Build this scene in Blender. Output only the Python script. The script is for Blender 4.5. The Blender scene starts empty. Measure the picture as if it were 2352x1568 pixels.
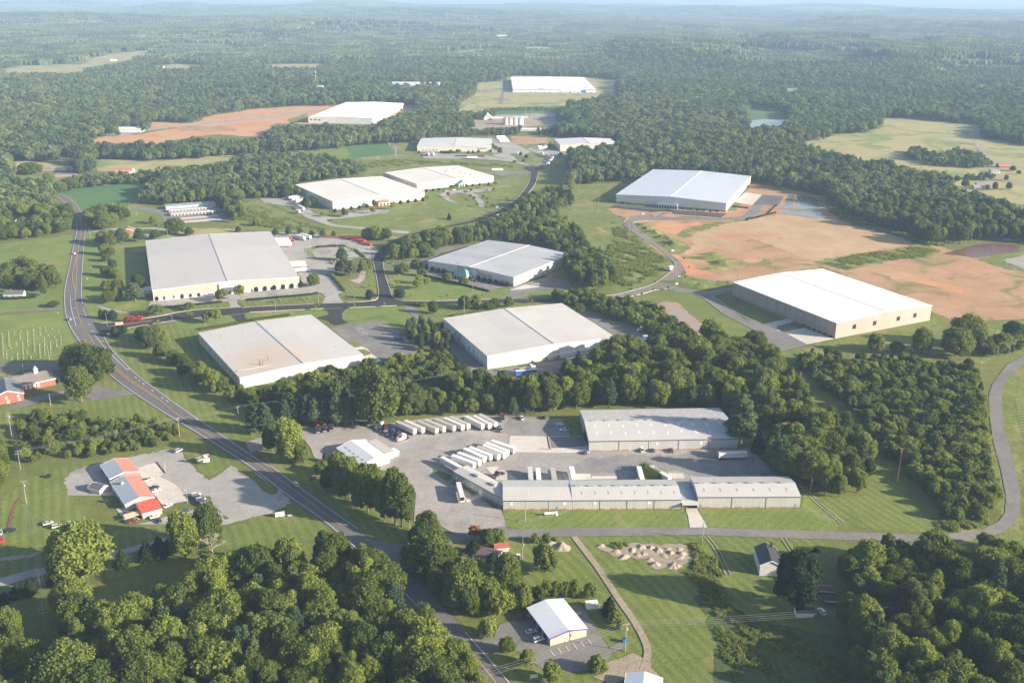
import bpy, bmesh, math, random, time
import numpy as np
from mathutils import Vector, Matrix
from mathutils.geometry import tessellate_polygon
random.seed(7); rng = np.random.default_rng(7)
sc = bpy.context.scene
COL = sc.collection
PI = math.pi

# ---------------------------------------------------------------- camera
CAM_H = 245.0
F_PX, HZ, ROLL = 2260.0, -22.0, math.radians(-0.4)       # focal length in frame units (frame 2352 wide), horizon row, roll
PITCH = math.atan((784-HZ)/F_PX)
cam_d = bpy.data.cameras.new('camera'); cam = bpy.data.objects.new('camera', cam_d); COL.objects.link(cam)
cam_d.sensor_width = 36.0; cam_d.lens = 36.0*F_PX/2352.0; cam_d.clip_start = 1.0; cam_d.clip_end = 60000.0
_R0 = Vector((1,0,0)); _U0 = Vector((0, math.sin(PITCH), math.cos(PITCH))); _F0 = Vector((0, math.cos(PITCH), -math.sin(PITCH)))
_c, _s = math.cos(ROLL), math.sin(ROLL)
_X = _R0*_c - _U0*_s; _Y = _R0*_s + _U0*_c; _Z = -_F0
cam.matrix_world = Matrix(((_X.x,_Y.x,_Z.x,0),(_X.y,_Y.y,_Z.y,0),(_X.z,_Y.z,_Z.z,CAM_H),(0,0,0,1)))
sc.camera = cam

# ---------------------------------------------------------------- world, sun, exposure
SUN_EL, SUN_AZ = math.radians(19.5), math.radians(-17.0)    # azimuth measured from +X towards +Y
w = bpy.data.worlds.new('World'); sc.world = w; w.use_nodes = True
nt = w.node_tree; nt.nodes.clear()
sky = nt.nodes.new('ShaderNodeTexSky'); sky.sky_type = 'NISHITA'; sky.sun_disc = False
sky.sun_elevation = SUN_EL; sky.sun_rotation = PI/2 - SUN_AZ; sky.air_density = 1.0; sky.dust_density = 1.8; sky.ozone_density = 1.6
bg = nt.nodes.new('ShaderNodeBackground'); bg.inputs[1].default_value = 0.075
wo = nt.nodes.new('ShaderNodeOutputWorld'); nt.links.new(sky.outputs[0], bg.inputs[0]); nt.links.new(bg.outputs[0], wo.inputs[0])
sun_d = bpy.data.lights.new('sun', 'SUN'); sun_d.energy = 5.0; sun_d.angle = math.radians(0.6); sun_d.color = (1.0, 0.85, 0.66)
sun = bpy.data.objects.new('sun', sun_d); COL.objects.link(sun)
_sd = Vector((math.cos(SUN_EL)*math.cos(SUN_AZ), math.cos(SUN_EL)*math.sin(SUN_AZ), math.sin(SUN_EL)))
sun.rotation_euler = _sd.to_track_quat('Z','Y').to_euler(); sun.location = (200,-100,400)
sc.view_settings.view_transform = 'Standard'; sc.view_settings.look = 'None'; sc.view_settings.gamma = 1.0
sc.view_settings.use_curve_mapping = False; sc.view_settings.exposure = EXPO = 1.5
sc.cycles.max_bounces = 5; sc.cycles.diffuse_bounces = 2; sc.cycles.glossy_bounces = 2; sc.cycles.transmission_bounces = 2
sc.cycles.volume_bounces = 0; sc.cycles.transparent_max_bounces = 4
sc.cycles.use_denoising = True; sc.cycles.sample_clamp_indirect = 4.0
HAZE_D = 9.6e-5; HAZE_COL = (0.46, 0.68, 1.0)

# ---------------------------------------------------------------- image coordinates in named crops -> ground metres
CR = {'P':(0,0,4096/2352),'T1':(0,0,1400/2352),'T2':(1350,0,1400/2352),'T3':(2696,0,1400/2352),'M1':(0,650,1200/2352),
 'M2':(1000,600,1200/2352),'M3':(2100,650,1000/2352),'M4':(3000,700,1096/2352),'L1':(0,1150,1100/2352),'L2':(700,1150,1100/2352),
 'L3':(1700,1100,1100/2352),'L4':(2700,1000,1396/2352),'B1':(0,1750,1100/2352),'B2':(1000,1550,1100/2352),'B3':(1950,1550,1400/2352),
 'B4':(3100,1500,996/1269),'B5':(1500,2000,1300/2352)}
def G(k, x, y, h=0.0):
    a, b, s = CR[k]
    u = ((a+x*s)*.57422-1176)/F_PX; v = ((b+y*s)*.57422-784)/F_PX
    u, v = u*_c-v*_s, u*_s+v*_c
    dx, dy, dz = u, math.cos(PITCH)-v*math.sin(PITCH), -math.sin(PITCH)-v*math.cos(PITCH)
    t = (CAM_H-h)/max(-dz, .004)
    return (dx*t, dy*t)
def HOF(k, x, yb, yt, xt=None):
    gb = math.hypot(*G(k,x,yb)); gt = math.hypot(*G(k, x if xt is None else xt, yt))
    return CAM_H*(1-gb/gt)
def PTS(lst, h=0.0):
    out = []; k = 'P'
    for e in lst:
        if isinstance(e, str): k = e
        else: out.append(G(k, e[0], e[1], h))
    return out
def project(x, y, z=0.0):
    d = Vector((x,y,z-CAM_H)); de = d.dot(_F0)
    return (1176 + F_PX*d.dot(_X)/de, 784 - F_PX*d.dot(_Y)/de, de)

# ---------------------------------------------------------------- mesh helpers
def tag(o, label=None, cat=None, group=None, kind=None):
    if label: o['label'] = label
    if cat: o['category'] = cat
    if group: o['group'] = group
    if kind: o['kind'] = kind
    return o
def link(name, me, parent=None, loc=None, rz=None):
    o = bpy.data.objects.new(name, me); COL.objects.link(o)
    if parent is not None: o.parent = parent
    if loc is not None: o.location = loc
    if rz is not None: o.rotation_euler[2] = rz
    return o
def thing(name, label, cat, loc=(0,0,0), rz=0.0, group=None):
    o = link(name, None, None, loc, rz); o.empty_display_size = 1.0
    return tag(o, label, cat, group)
class MB:
    def __init__(s): s.v=[]; s.f=[]; s.m=[]; s.mi=0
    def face(s, pts):
        n=len(s.v); s.v += [tuple(p) for p in pts]; s.f.append(tuple(range(n,n+len(pts)))); s.m.append(s.mi); return s
    def poly(s, vs, fs):
        n=len(s.v); s.v += [tuple(p) for p in vs]
        for f in fs: s.f.append(tuple(i+n for i in f)); s.m.append(s.mi)
        return s
    def box(s, x0,x1,y0,y1,z0,z1, rz=0, o=(0,0)):
        p=[(x0,y0),(x1,y0),(x1,y1),(x0,y1)]
        if rz or o!=(0,0):
            c_,s_=math.cos(rz),math.sin(rz); p=[(o[0]+a*c_-b*s_, o[1]+a*s_+b*c_) for a,b in p]
        return s.prism(p, z0, z1)
    def prism(s, p, z0, z1):
        n=len(p); vs=[(a,b,z0) for a,b in p]+[(a,b,z1) for a,b in p]
        fs=[tuple(range(n-1,-1,-1)), tuple(range(n,2*n))]+[(i,(i+1)%n,(i+1)%n+n,i+n) for i in range(n)]
        return s.poly(vs, fs)
    def cyl(s, p, q, r, n=8, r2=None, cap=True):
        p=Vector(p); q=Vector(q); r2=r if r2 is None else r2
        d=(q-p).normalized(); a=d.orthogonal().normalized(); b=d.cross(a)
        vs=[]
        for c_,rr in ((p,r),(q,r2)):
            for i in range(n):
                t=2*PI*i/n; vs.append(c_+(a*math.cos(t)+b*math.sin(t))*rr)
        fs=[(i,(i+1)%n,(i+1)%n+n,i+n) for i in range(n)]
        if cap: fs += [tuple(range(n-1,-1,-1)), tuple(range(n,2*n))]
        return s.poly(vs, fs)
    def loft(s, rings, cap=True):
        n=len(rings[0]); vs=[p for r in rings for p in r]; fs=[]
        for k in range(len(rings)-1):
            for i in range(n): fs.append((k*n+i, k*n+(i+1)%n, (k+1)*n+(i+1)%n, (k+1)*n+i))
        if cap: fs += [tuple(range(n-1,-1,-1)), tuple(range((len(rings)-1)*n, len(rings)*n))]
        return s.poly(vs, fs)
    def mesh(s, name, mats, smooth=False):
        me=bpy.data.meshes.new(name); me.from_pydata(s.v, [], s.f)
        for m in (mats if isinstance(mats,(list,tuple)) else [mats]): me.materials.append(m)
        if any(s.m): me.polygons.foreach_set('material_index', s.m)
        if smooth: me.polygons.foreach_set('use_smooth', [True]*len(me.polygons))
        me.update(); return me
    def build(s, name, mats, parent=None, loc=None, rz=None, smooth=False):
        return link(name, s.mesh(name, mats, smooth), parent, loc, rz)

# ---------------------------------------------------------------- materials
def sm(c): return tuple(c)+(1.0,)
class NT:
    def __init__(s, name):
        s.mat=bpy.data.materials.new(name); s.mat.use_nodes=True; s.t=s.mat.node_tree; s.t.nodes.clear()
        s.out=s.n('ShaderNodeOutputMaterial')
    def n(s, typ, **kw):
        nd=s.t.nodes.new(typ)
        for k,v in kw.items(): setattr(nd,k,v)
        return nd
    def l(s,a,b): s.t.links.new(a,b)
    def noise(s, vec, scale, detail=3, rough=.55, dist=0.0):
        n=s.n('ShaderNodeTexNoise'); n.inputs['Scale'].default_value=scale; n.inputs['Detail'].default_value=detail
        n.inputs['Roughness'].default_value=rough; n.inputs['Distortion'].default_value=dist; s.l(vec,n.inputs['Vector']); return n.outputs['Fac']
    def ramp(s, fac, stops):
        r=s.n('ShaderNodeValToRGB'); e=r.color_ramp.elements
        while len(e)<len(stops): e.new(.5)
        for i,(p,c) in enumerate(stops): e[i].position=p; e[i].color=sm(c) if len(c)==3 else c
        s.l(fac,r.inputs[0]); return r.outputs[0]
    def mix(s, fac, a, b, typ='MIX'):
        m=s.n('ShaderNodeMix', data_type='RGBA', blend_type=typ)
        for sock,val in ((m.inputs[0],fac),(m.inputs[6],a),(m.inputs[7],b)):
            if hasattr(val,'is_linked') or hasattr(val,'node'): s.l(val,sock)
            else: sock.default_value = val if not isinstance(val,(tuple,list)) else sm(val)
        return m.outputs[2]
    def math(s, op, a, b=None):
        m=s.n('ShaderNodeMath', operation=op)
        for sock,val in ((m.inputs[0],a),(m.inputs[1],b)):
            if val is None: continue
            if hasattr(val,'node'): s.l(val,sock)
            else: sock.default_value=val
        return m.outputs[0]
    def mapv(s, vec, scale=(1,1,1), rot=0.0, loc=(0,0,0)):
        m=s.n('ShaderNodeMapping'); m.inputs['Scale'].default_value=scale; m.inputs['Rotation'].default_value=(0,0,rot); m.inputs['Location'].default_value=loc
        s.l(vec,m.inputs['Vector']); return m.outputs[0]
    def pos(s): return s.n('ShaderNodeNewGeometry').outputs['Position']
    def obj(s): return s.n('ShaderNodeTexCoord').outputs['Object']
    def finish(s, col, rough=.8, spec=.3, metal=0.0, bump=None, bstr=.3, bdist=.1):
        p=s.n('ShaderNodeBsdfPrincipled'); p.inputs['Roughness'].default_value=rough; p.inputs['Metallic'].default_value=metal
        p.inputs['Specular IOR Level'].default_value=spec
        if isinstance(col,tuple): p.inputs['Base Color'].default_value=sm(col)
        else: s.l(col,p.inputs['Base Color'])
        if bump is not None:
            b=s.n('ShaderNodeBump'); b.inputs['Strength'].default_value=bstr; b.inputs['Distance'].default_value=bdist; s.l(bump,b.inputs['Height']); s.l(b.outputs[0],p.inputs['Normal'])
        s.l(p.outputs[0],s.out.inputs[0]); return s.mat
MC={}
def plain(name, c, rough=.6, spec=.4, metal=0.0, var=.12, scale=.8):
    if name in MC: return MC[name]
    n=NT(name); v=n.obj(); f=n.noise(v,scale,4); d=tuple(max(0,x*(1-var)) for x in c); e=tuple(min(1,x*(1+var)) for x in c)
    MC[name]=n.finish(n.ramp(f,[(.3,d),(.7,e)]),rough,spec,metal); return MC[name]
def ground_mat(name, cols, s1=.012, s2=.09, s3=.7, stripe=None, rough=.95, fine=.35, extra=None):
    """cols: dark, mid, light; three scales of real patchiness; stripe=(width m, angle deg, strength) for mowing or crop rows"""
    n=NT(name); v=n.pos()
    a=n.noise(v,s1,4,.6); b=n.noise(v,s2,4,.6,.6); c=n.noise(v,s3,3,.7)
    f=n.math('ADD', n.math('MULTIPLY',a,.45), n.math('ADD', n.math('MULTIPLY',b,.35), n.math('MULTIPLY',c,.20)))
    col=n.ramp(f,[(.36,cols[0]),(.5,cols[1]),(.64,cols[2])])
    col=n.mix(fine,col,n.ramp(c,[(.3,tuple(x*.55 for x in cols[1])),(.7,tuple(min(1,x*1.5) for x in cols[1]))]))
    if stripe:
        wv=n.n('ShaderNodeTexWave'); wv.inputs['Scale'].default_value=.314/(stripe[0]*2); wv.inputs['Distortion'].default_value=2.2; wv.inputs['Detail'].default_value=1.5
        wv.inputs['Detail Scale'].default_value=.3
        n.l(n.mapv(v,rot=math.radians(stripe[1])), wv.inputs['Vector'])
        k=stripe[2]; col=n.mix(1.0,col,n.ramp(wv.outputs[1],[(.25,(1-k,)*3),(.75,(1+k*.6,)*3)]),'MULTIPLY')
    if extra: # second soil showing through in blotches: (colour, scale, threshold)
        e=n.noise(n.mapv(v,scale=(1,1,1),loc=(37,11,0)),extra[1],5,.6,1.0)
        col=n.mix(n.ramp(e,[(extra[2]-.05,(0,0,0)),(extra[2]+.07,(1,1,1))]),col,extra[0])
    return n.finish(col,rough,.15,bump=c,bstr=.5,bdist=.3)
M={}
M['ground']=ground_mat('grass_ground',[(.075,.095,.026),(.125,.145,.038),(.19,.195,.06)],extra=((.25,.21,.10),.02,.63))
M['lawn']=ground_mat('mown_lawn',[(.085,.135,.032),(.14,.19,.045),(.20,.235,.07)],stripe=(2.2,38,.06),extra=((.24,.23,.09),.03,.62))
M['lawn2']=ground_mat('mown_lawn_b',[(.085,.12,.03),(.135,.17,.042),(.20,.22,.065)],stripe=(2.4,-25,.11),extra=((.22,.20,.09),.025,.64))
M['meadow']=ground_mat('rough_meadow',[(.07,.10,.026),(.14,.17,.042),(.24,.245,.08)],s1=.02,s2=.08,s3=.4,fine=.5,extra=((.27,.23,.11),.03,.60))
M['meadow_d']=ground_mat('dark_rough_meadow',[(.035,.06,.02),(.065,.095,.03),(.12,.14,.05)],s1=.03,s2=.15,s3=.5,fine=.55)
M['crop']=ground_mat('green_crop',[(0.052,0.124,0.046),(0.072,0.156,0.052),(0.104,0.182,0.065)],stripe=(0.900,0.900,0.130))
M['hay']=ground_mat('pale_hayfield',[(0.221,0.215,0.098),(0.312,0.286,0.130),(0.390,0.351,0.169)],extra=((0.156,0.208,0.078),.012,.55))
M['corn']=ground_mat('corn_rows',[(.10,.13,.035),(.17,.19,.06),(.26,.25,.10)],stripe=(1.6,70,.3))
M['clay']=ground_mat('red_clay',[(.37,.165,.08),(.47,.235,.12),(.54,.32,.19)],s1=.015,s2=.05,extra=((.42,.29,.18),.018,.54))
M['dirt']=ground_mat('tan_graded_dirt',[(.27,.15,.08),(.37,.225,.13),(.43,.30,.19)],s1=.012,s2=.05,fine=.25,stripe=(4,-38,.03),extra=((.17,.17,.06),.02,.57))
M['straw']=ground_mat('dry_straw_field',[(.31,.20,.11),(.40,.28,.165),(.46,.345,.22)],s1=.015,s2=.06,fine=.3,stripe=(5,-30,.03),extra=((.38,.18,.09),.012,.64))
M['gravel']=ground_mat('grey_gravel',[(.215,.205,.195),(.29,.277,.262),(.37,.352,.333)],s1=.03,s2=.12,s3=.8,fine=.25)
M['gravel_d']=ground_mat('dark_gravel',[(.16,.16,.16),(.22,.22,.215),(.28,.275,.265)],s1=.03,s2=.12,s3=.8,fine=.25)
M['track']=ground_mat('dirt_track',[(.20,.165,.12),(.29,.25,.19),(.40,.37,.31)],s2=.2,s3=1.2)
M['asphalt']=ground_mat('worn_asphalt',[(.13,.127,.125),(.18,.174,.168),(.23,.222,.212)],s1=.03,s2=.15,s3=1.2,rough=.85,fine=.2)
M['asphalt_l']=ground_mat('pale_worn_asphalt',[(.24,.232,.22),(.31,.30,.285),(.37,.36,.34)],s1=.03,s2=.15,s3=1.2,rough=.85,fine=.2,extra=((.22,.215,.21),.03,.6))
M['asphalt_b']=ground_mat('new_black_asphalt',[(.034,.033,.038),(.042,.041,.047),(.052,.05,.056)],s1=.02,s2=.2,rough=.8,fine=.15)
M['asphalt_h']=ground_mat('highway_asphalt',[(.10,.097,.10),(.13,.126,.128),(.16,.154,.152)],s1=.02,s2=.2,rough=.85,fine=.15)
M['asphalt_p']=ground_mat('pinkish_worn_asphalt',[(.15,.125,.12),(.20,.17,.16),(.25,.21,.19)],s1=.02,s2=.2,rough=.85,fine=.15)
M['concrete']=ground_mat('pale_concrete',[(.42,.39,.35),(.50,.47,.425),(.57,.54,.49)],s2=.2,fine=.1)
M['kerb']=ground_mat('concrete_kerb',[(.40,.36,.31),(.47,.43,.37),(.54,.49,.43)],s2=.2,fine=.1)
M['mulch']=ground_mat('bark_mulch',[(.12,.06,.04),(.17,.09,.055),(.22,.13,.08)],s3=1.5)
M['pile']=ground_mat('pale_soil_pile',[(.25,.20,.155),(.34,.29,.23),(.42,.37,.31)],s2=.2,s3=1.2)
M['rock']=ground_mat('riprap_stone',[(.2,.17,.15),(.33,.29,.26),(.45,.41,.37)],s2=.4,s3=1.5)
M['paint_w']=plain('white_road_paint',(.75,.75,.72),.6,var=.08)
M['paint_y']=plain('yellow_road_paint',(.62,.36,.07),.6,var=.08)
M['tar']=plain('dark_tar_joint',(.05,.05,.05),.7)
def water(name, c, rough=.06):
    n=NT(name); v=n.pos(); f=n.noise(v,.5,2); return n.finish(c,rough,.8,bump=f,bstr=.04,bdist=.05)
M['water']=water('still_water',(.20,.20,.18),.1); M['mud']=water('muddy_water',(.33,.24,.17),.12); M['mudred']=water('red_muddy_water',(.15,.075,.05),.3)

def leaf_mat(name, lo, mid, hi, trans=.25, sat=.5):
    n=NT(name); oi=n.n('ShaderNodeObjectInfo'); v=n.pos()
    f=n.noise(v,.35,3,.7) if 'far' not in name else n.math('ADD',n.math('MULTIPLY',n.noise(v,.006,4,.65),1.5),n.math('SUBTRACT',n.math('MULTIPLY',n.noise(v,.08,2,.6),.6),.5)); g=n.math('ADD', n.math('MULTIPLY',oi.outputs['Random'],.6), n.math('MULTIPLY',f,.5))
    col=n.ramp(g,[(.12,lo),(.5,mid),(.9,hi)])
    d=n.n('ShaderNodeBsdfDiffuse'); t=n.n('ShaderNodeBsdfTranslucent'); n.l(col,d.inputs[0])
    tc=n.mix(1.0,col,(1.25,1.2,.55),'MULTIPLY'); n.l(tc,t.inputs[0])
    mx=n.n('ShaderNodeMixShader'); mx.inputs[0].default_value=trans; n.l(d.outputs[0],mx.inputs[1]); n.l(t.outputs[0],mx.inputs[2]); n.l(mx.outputs[0],n.out.inputs[0])
    return n.mat
M['leaf']=leaf_mat('broadleaf_foliage',(.045,.078,.022),(.115,.155,.036),(.205,.248,.055),.35)
M['leaf_y']=leaf_mat('yellow_green_foliage',(.12,.17,.035),(.20,.245,.05),(.25,.305,.07),.35)
M['leaf_w']=leaf_mat('meadow_weeds',(.14,.19,.05),(.20,.25,.07),(.28,.30,.10),.5)
M['leaf_p']=leaf_mat('pine_needles',(.045,.085,.045),(.08,.13,.06),(.14,.18,.08),.25)
M['leaf_d']=leaf_mat('dark_evergreen_foliage',(0.013,0.029,0.013),(0.020,0.040,0.018),(0.031,0.051,0.022),.1)
M['leaf_r']=leaf_mat('crimson_foliage',(0.146,0.018,0.024),(0.268,0.037,0.043),(0.366,0.073,0.061))
M['leaf_o']=leaf_mat('rusty_foliage',(0.171,0.085,0.037),(0.244,0.122,0.049),(0.317,0.171,0.073))
M['leaf_f']=leaf_mat('far_woodland_foliage',(.04,.075,.036),(.085,.13,.055),(.19,.225,.09),.3)  # far copy of the leaf colours, bluer so the colour carries haze
M['bark']=plain('tree_bark',(.16,.125,.09),.9,.1,var=.3,scale=2)
M['bark_w']=plain('pale_dead_wood',(.36,.32,.27),.9,.1,var=.2,scale=2)

# ---------------------------------------------------------------- flat sheets of the setting
def smooth_line(pts, step=4.0):
    P=[Vector(p) for p in pts]; out=[]
    for i in range(len(P)-1):
        p0=P[max(i-1,0)]; p1=P[i]; p2=P[i+1]; p3=P[min(i+2,len(P)-1)]
        n=max(1,int((p2-p1).length/step))
        for j in range(n):
            t=j/n; out.append(.5*((2*p1)+(-p0+p2)*t+(2*p0-5*p1+4*p2-p3)*t*t+(-p0+3*p1-3*p2+p3)*t**3))
    out.append(P[-1]); return [tuple(p) for p in out]
_flat=None
def hills(x,y):
    """rolling relief far beyond the park, level around every far clearing"""
    global _flat
    d=math.hypot(x,y)
    if d<2700: return 0.0
    if _flat is None:
        _flat=[]
        for C in CLEAR:
            a=np.array(C); c=a.mean(0)
            if math.hypot(*c)>1900: _flat+=[(c[0]*f,c[1]*f,max(150,np.hypot(*(a-c).T).max()*1.25)) for f in (1,.93,.86)]
        _flat=np.array(_flat)
    q=np.clip((np.hypot(_flat[:,0]-x,_flat[:,1]-y)/_flat[:,2]-.9)/.9,0,1).min()
    k=min(1,(d-2700)/900)*q*q*(3-2*q)
    return k*max(0,(17*math.sin(x/410+.9*math.sin(y/700))*math.sin(y/520+.4+x/1500)+12*math.sin(x/900+y/640)+15))*(1+min(d,9000)/9000)
def sheet(name, lst, mat, z, rough=0.0, step=None, world=None, kind='structure', label=None):
    pts = world if world is not None else PTS(lst)
    if rough or step:
        st=step or max(2.0, rough*1.2); q=[]
        for i in range(len(pts)):
            a=Vector(pts[i]); b=Vector(pts[(i+1)%len(pts)]); n=max(1,min(80,int((b-a).length/st)))
            for j in range(n):
                p=a.lerp(b,j/n)
                if rough and j: p=p+Vector((rng.normal()*rough*.5, rng.normal()*rough*.5))
                q.append(tuple(p))
        pts=q
    v3=[Vector((x,y,0)) for x,y in pts]
    tris=tessellate_polygon([v3])
    me=bpy.data.meshes.new(name); me.from_pydata([(x,y,z) for x,y in pts],[],[t if (v3[t[1]]-v3[t[0]]).cross(v3[t[2]]-v3[t[0]]).z>0 else t[::-1] for t in tris])
    me.materials.append(mat); o=link(name,me); o['kind']=kind
    if label: o['label']=label
    return o
def ribbon(line, wd, z, off=0.0, dash=None):
    """list of quads along a world polyline"""
    L=smooth_line(line,3.0); Q=[]; acc=0
    V=[Vector(p) for p in L]; N=[]
    for i in range(len(V)):
        d=(V[min(i+1,len(V)-1)]-V[max(i-1,0)]).normalized(); N.append(Vector((-d.y,d.x)))
    for i in range(len(V)-1):
        a0=V[i]+N[i]*(off-wd/2); a1=V[i]+N[i]*(off+wd/2); b0=V[i+1]+N[i+1]*(off-wd/2); b1=V[i+1]+N[i+1]*(off+wd/2)
        acc+=(V[i+1]-V[i]).length
        if dash and (acc%(dash[0]+dash[1]))>dash[0]: continue
        Q.append([(*a0,z),(*b0,z),(*b1,z),(*a1,z)])
    return Q
def stripes(name, quads, mat):
    mb=MB()
    for q in quads: mb.face(q)
    o=mb.build(name,mat); o['kind']='structure'; return o
def kerb(lst, closed=False, wd=.45, name='kerb'):
    p=smooth_line(PTS(lst) if not isinstance(lst[0],tuple) else lst,4.0)
    mb=MB()
    V=[Vector(q) for q in p]; N=[]
    for i in range(len(V)):
        d=(V[min(i+1,len(V)-1)]-V[max(i-1,0)]).normalized(); N.append(Vector((-d.y,d.x)))
    rings=[]
    for a,n in zip(V,N):
        l=a-n*wd/2; r=a+n*wd/2; rings.append([(l.x,l.y,0),(r.x,r.y,0),(r.x,r.y,.42),(l.x,l.y,.42)])
    mb.loft(rings); o=mb.build(name,M['kerb']); o['kind']='structure'; return o
# ---------------------------------------------------------------- GROUND
CLEAR=[]          # open areas: no woodland grows here
def S(name, lst, mat, z, rough=0.0, clear=True, **kw):
    _lay[z]=_lay.get(z,0)+1
    o=sheet(name,lst,M[mat],z+_lay[z]*.0012,rough,**kw)
    if clear: CLEAR.append(PTS(lst))
    return o
def build_ground():
    mb=MB(); xs=[-60000,-30000,-16000,-12000]+[x*150.0 for x in range(-58,59)]+[12000,16000,30000,60000]; ys=[-400,1500,2500]+[2500+y*125.0 for y in range(1,77)]+[14000,20000,30000,60000]
    n=len(xs); vs=[(x,y,hills(x,y)) for y in ys for x in xs]
    fs=[(j*n+i,j*n+i+1,(j+1)*n+i+1,(j+1)*n+i) for j in range(len(ys)-1) for i in range(n-1)]
    mb.poly(vs,fs); o=mb.build('ground',M['ground'],smooth=True); o['kind']='structure'
# ---- fields and lawns
Z1,Z2,Z3,Z4,Z5,Z6=.02,.085,.15,.215,.28,.34
_lay={}
S('lawn',['M1',(660,530),(780,540),(1150,600),(1140,1080),(1160,1140),(1000,1180),(800,1245),(745,1245),(690,1185),(655,1110),(640,1080),(640,900),(655,700)],'lawn',Z1)
S('lawn',['L1',(890,425),(960,345),(1090,355),(1350,322),(1600,300),(1690,285),(1960,235),(2040,300),(1700,380),(1700,470),(2045,830),(2130,860),(2330,830),(2380,1000),(2300,1100),(2230,1290),(2000,1300),(1740,1160),(1480,985),(1150,730),(960,540)],'lawn2',Z1)
S('lawn',['L2',(0,245),(200,225),(500,190),(480,240),(540,300),(200,380),(0,340)],'lawn',Z2,clear=False)
S('lawn',['L2',(640,190),(1290,175),(1310,225),(1190,262),(700,290),(620,270),(600,230)],'lawn',Z2)
S('lawn',['L2',(1430,190),(1560,165),(1960,165),(2090,290),(1950,400),(1740,285),(1480,310),(1430,270)],'lawn',Z2)
S('lawn',['M2',(1080,950),(1150,935),(1270,930),(1880,1120),(1970,1080),(2040,1080),(2020,1130),(1930,1165),(1300,1180),(1170,1175),(1110,1140)],'lawn',Z2)
S('lawn',['M2',(700,1115),(790,1000),(870,960),(900,880),(945,870),(985,1000),(1000,1150),(880,1190),(740,1190),(690,1150)],'lawn2',Z2)
S('lawn',['M2',(1300,1235),(2000,1215),(2352,1195),(2352,1210),(1520,1300),(1520,1372),(1420,1360),(1290,1240)],'lawn2',Z2)
S('lawn',['M1',(1860,1075),(1935,1085),(2352,1040),(2500,1030),(2550,1065),(2500,1105),(1900,1130),(1870,1105)],'lawn2',Z4,clear=False)
S('lawn',['M1',(1150,1140),(1290,1140),(1790,1088),(1805,1120),(1790,1145),(1400,1185),(1150,1200)],'lawn2',Z4,clear=False)
S('meadow',['M1',(0,640),(560,570),(585,620),(545,800),(510,1000),(500,1130),(0,1180)],'lawn',Z1)
S('corn_field',['M1',(330,770),(520,765),(515,820),(480,880),(430,870)],'corn',Z2)
S('lawn',['M1',(0,1200),(500,1160),(520,1260),(590,1372),'L1',(690,480),(560,500),(430,640),(0,650)],'lawn',Z1)
S('crop_field',['M1',(440,235),(640,205),(900,175),(1180,160),(1245,190),(1080,300),(1000,350),(900,370),(690,380),(640,360),(560,270)],'crop',Z1,8)
S('meadow',['M1',(1000,380),(1140,375),(1260,410),(1290,480),(1180,440),(1000,480)],'lawn',Z1)
S('meadow',['M1',(690,545),(900,520),(1040,510),(1300,510),(1850,520),(1840,560),(1150,600),(780,545)],'hay',Z1,3)
S('meadow',['M1',(1860,270),(1980,260),(2352,460),'M2',(640,600),(1220,650),(1100,720),(900,690),(600,670),(150,640),(0,620),(-100,600),(-100,400),(0,420)],'meadow',Z1,4)
S('meadow',['M2',(820,80),(1150,60),(1350,60),(1700,90),(2150,110),(2140,160),(1900,165),(1900,200),(1600,120),(1050,175),(900,200),(800,180)],'meadow',Z1,5)
S('meadow',['M2',(1350,330),(1910,250),(2070,190),(2200,190),(2180,250),(2080,360),(1890,490),(1720,550),(1540,600),(1240,640),(640,600),(600,560),(800,530),(1100,480),(1100,430)],'meadow',Z1,4)
S('lawn',['M2',(1360,330),(1480,330),(1480,375),(1560,400),(1640,430),(1800,440),(1830,445),(1860,460),(1700,500),(1380,400)],'lawn',Z2,clear=False)
S('lawn',['M2',(770,540),(1090,480),(1120,440),(1240,420),(1280,470),(900,600),(620,560),(640,545)],'lawn',Z2,clear=False)
S('hay_field',['P',(320,415),(230,365),(370,370),(520,352),(735,345),(740,330),(905,328),(905,345),(850,362),(640,372),(500,385),(360,395)],'hay',Z1,6)
S('meadow',['P',(500,360),(650,350),(738,345),(810,330),(905,330),(900,345),(830,365),(640,366)],'lawn',Z2,5)
S('meadow',['T1',(650,1080),(950,1065),(1000,1090),(940,1130),(760,1170),(650,1150)],'hay',Z2,4)
S('lawn',['T1',(100,1170),(300,1190),(560,1180),(560,1230),(350,1300),(120,1250)],'lawn',Z1,4)
S('lawn',['T1',(60,1080),(280,1090),(500,1120),(500,1160),(100,1160)],'hay',Z1,4)
S('meadow',['M3',(430,200),(540,210),(860,205),(1080,165),(860,380),(780,440),(900,500),(930,570),(1000,650),(1200,800),(1340,930),(1400,960),(1390,1010),(1200,1140),(860,1240),(830,1190),(825,980),(560,860),(400,620),(280,480),(440,400)],'meadow',Z1,4)
S('lawn',['M3',(0,1215),(460,1195),(640,1235),(690,1255),(0,1280)],'lawn',Z2,clear=False)
S('meadow',['M3',(700,1290),(950,1270),(1230,1200),(1340,1195),(1480,1205),(1650,1240),(1800,1330),(2000,1411),'L4',(450,500),(595,565),(590,590),(520,600),(300,560),'L3',(2352,480),(2060,350),(1500,240)],'lawn2',Z1,3)
S('meadow',['L4',(720,690),(1080,605),(1715,470),(1730,410),(1850,450),(2000,480),(2352,480),(2352,700),(2200,770),(2060,760),(1900,710),(1300,690),(760,740)],'meadow',Z1,4)
S('lawn',['L4',(390,285),(760,460),(740,485),(640,495),(560,480),(330,370),(300,310)],'lawn2',Z2,clear=False)
S('lawn',['B1',(250,290),(650,230),(1200,150),(1590,10),(1700,0),(1990,170),(1960,260),(1800,335),(1700,280),(1560,120),(1480,95),(900,200),(660,310),(540,360)],'lawn2',Z1,3)
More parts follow.
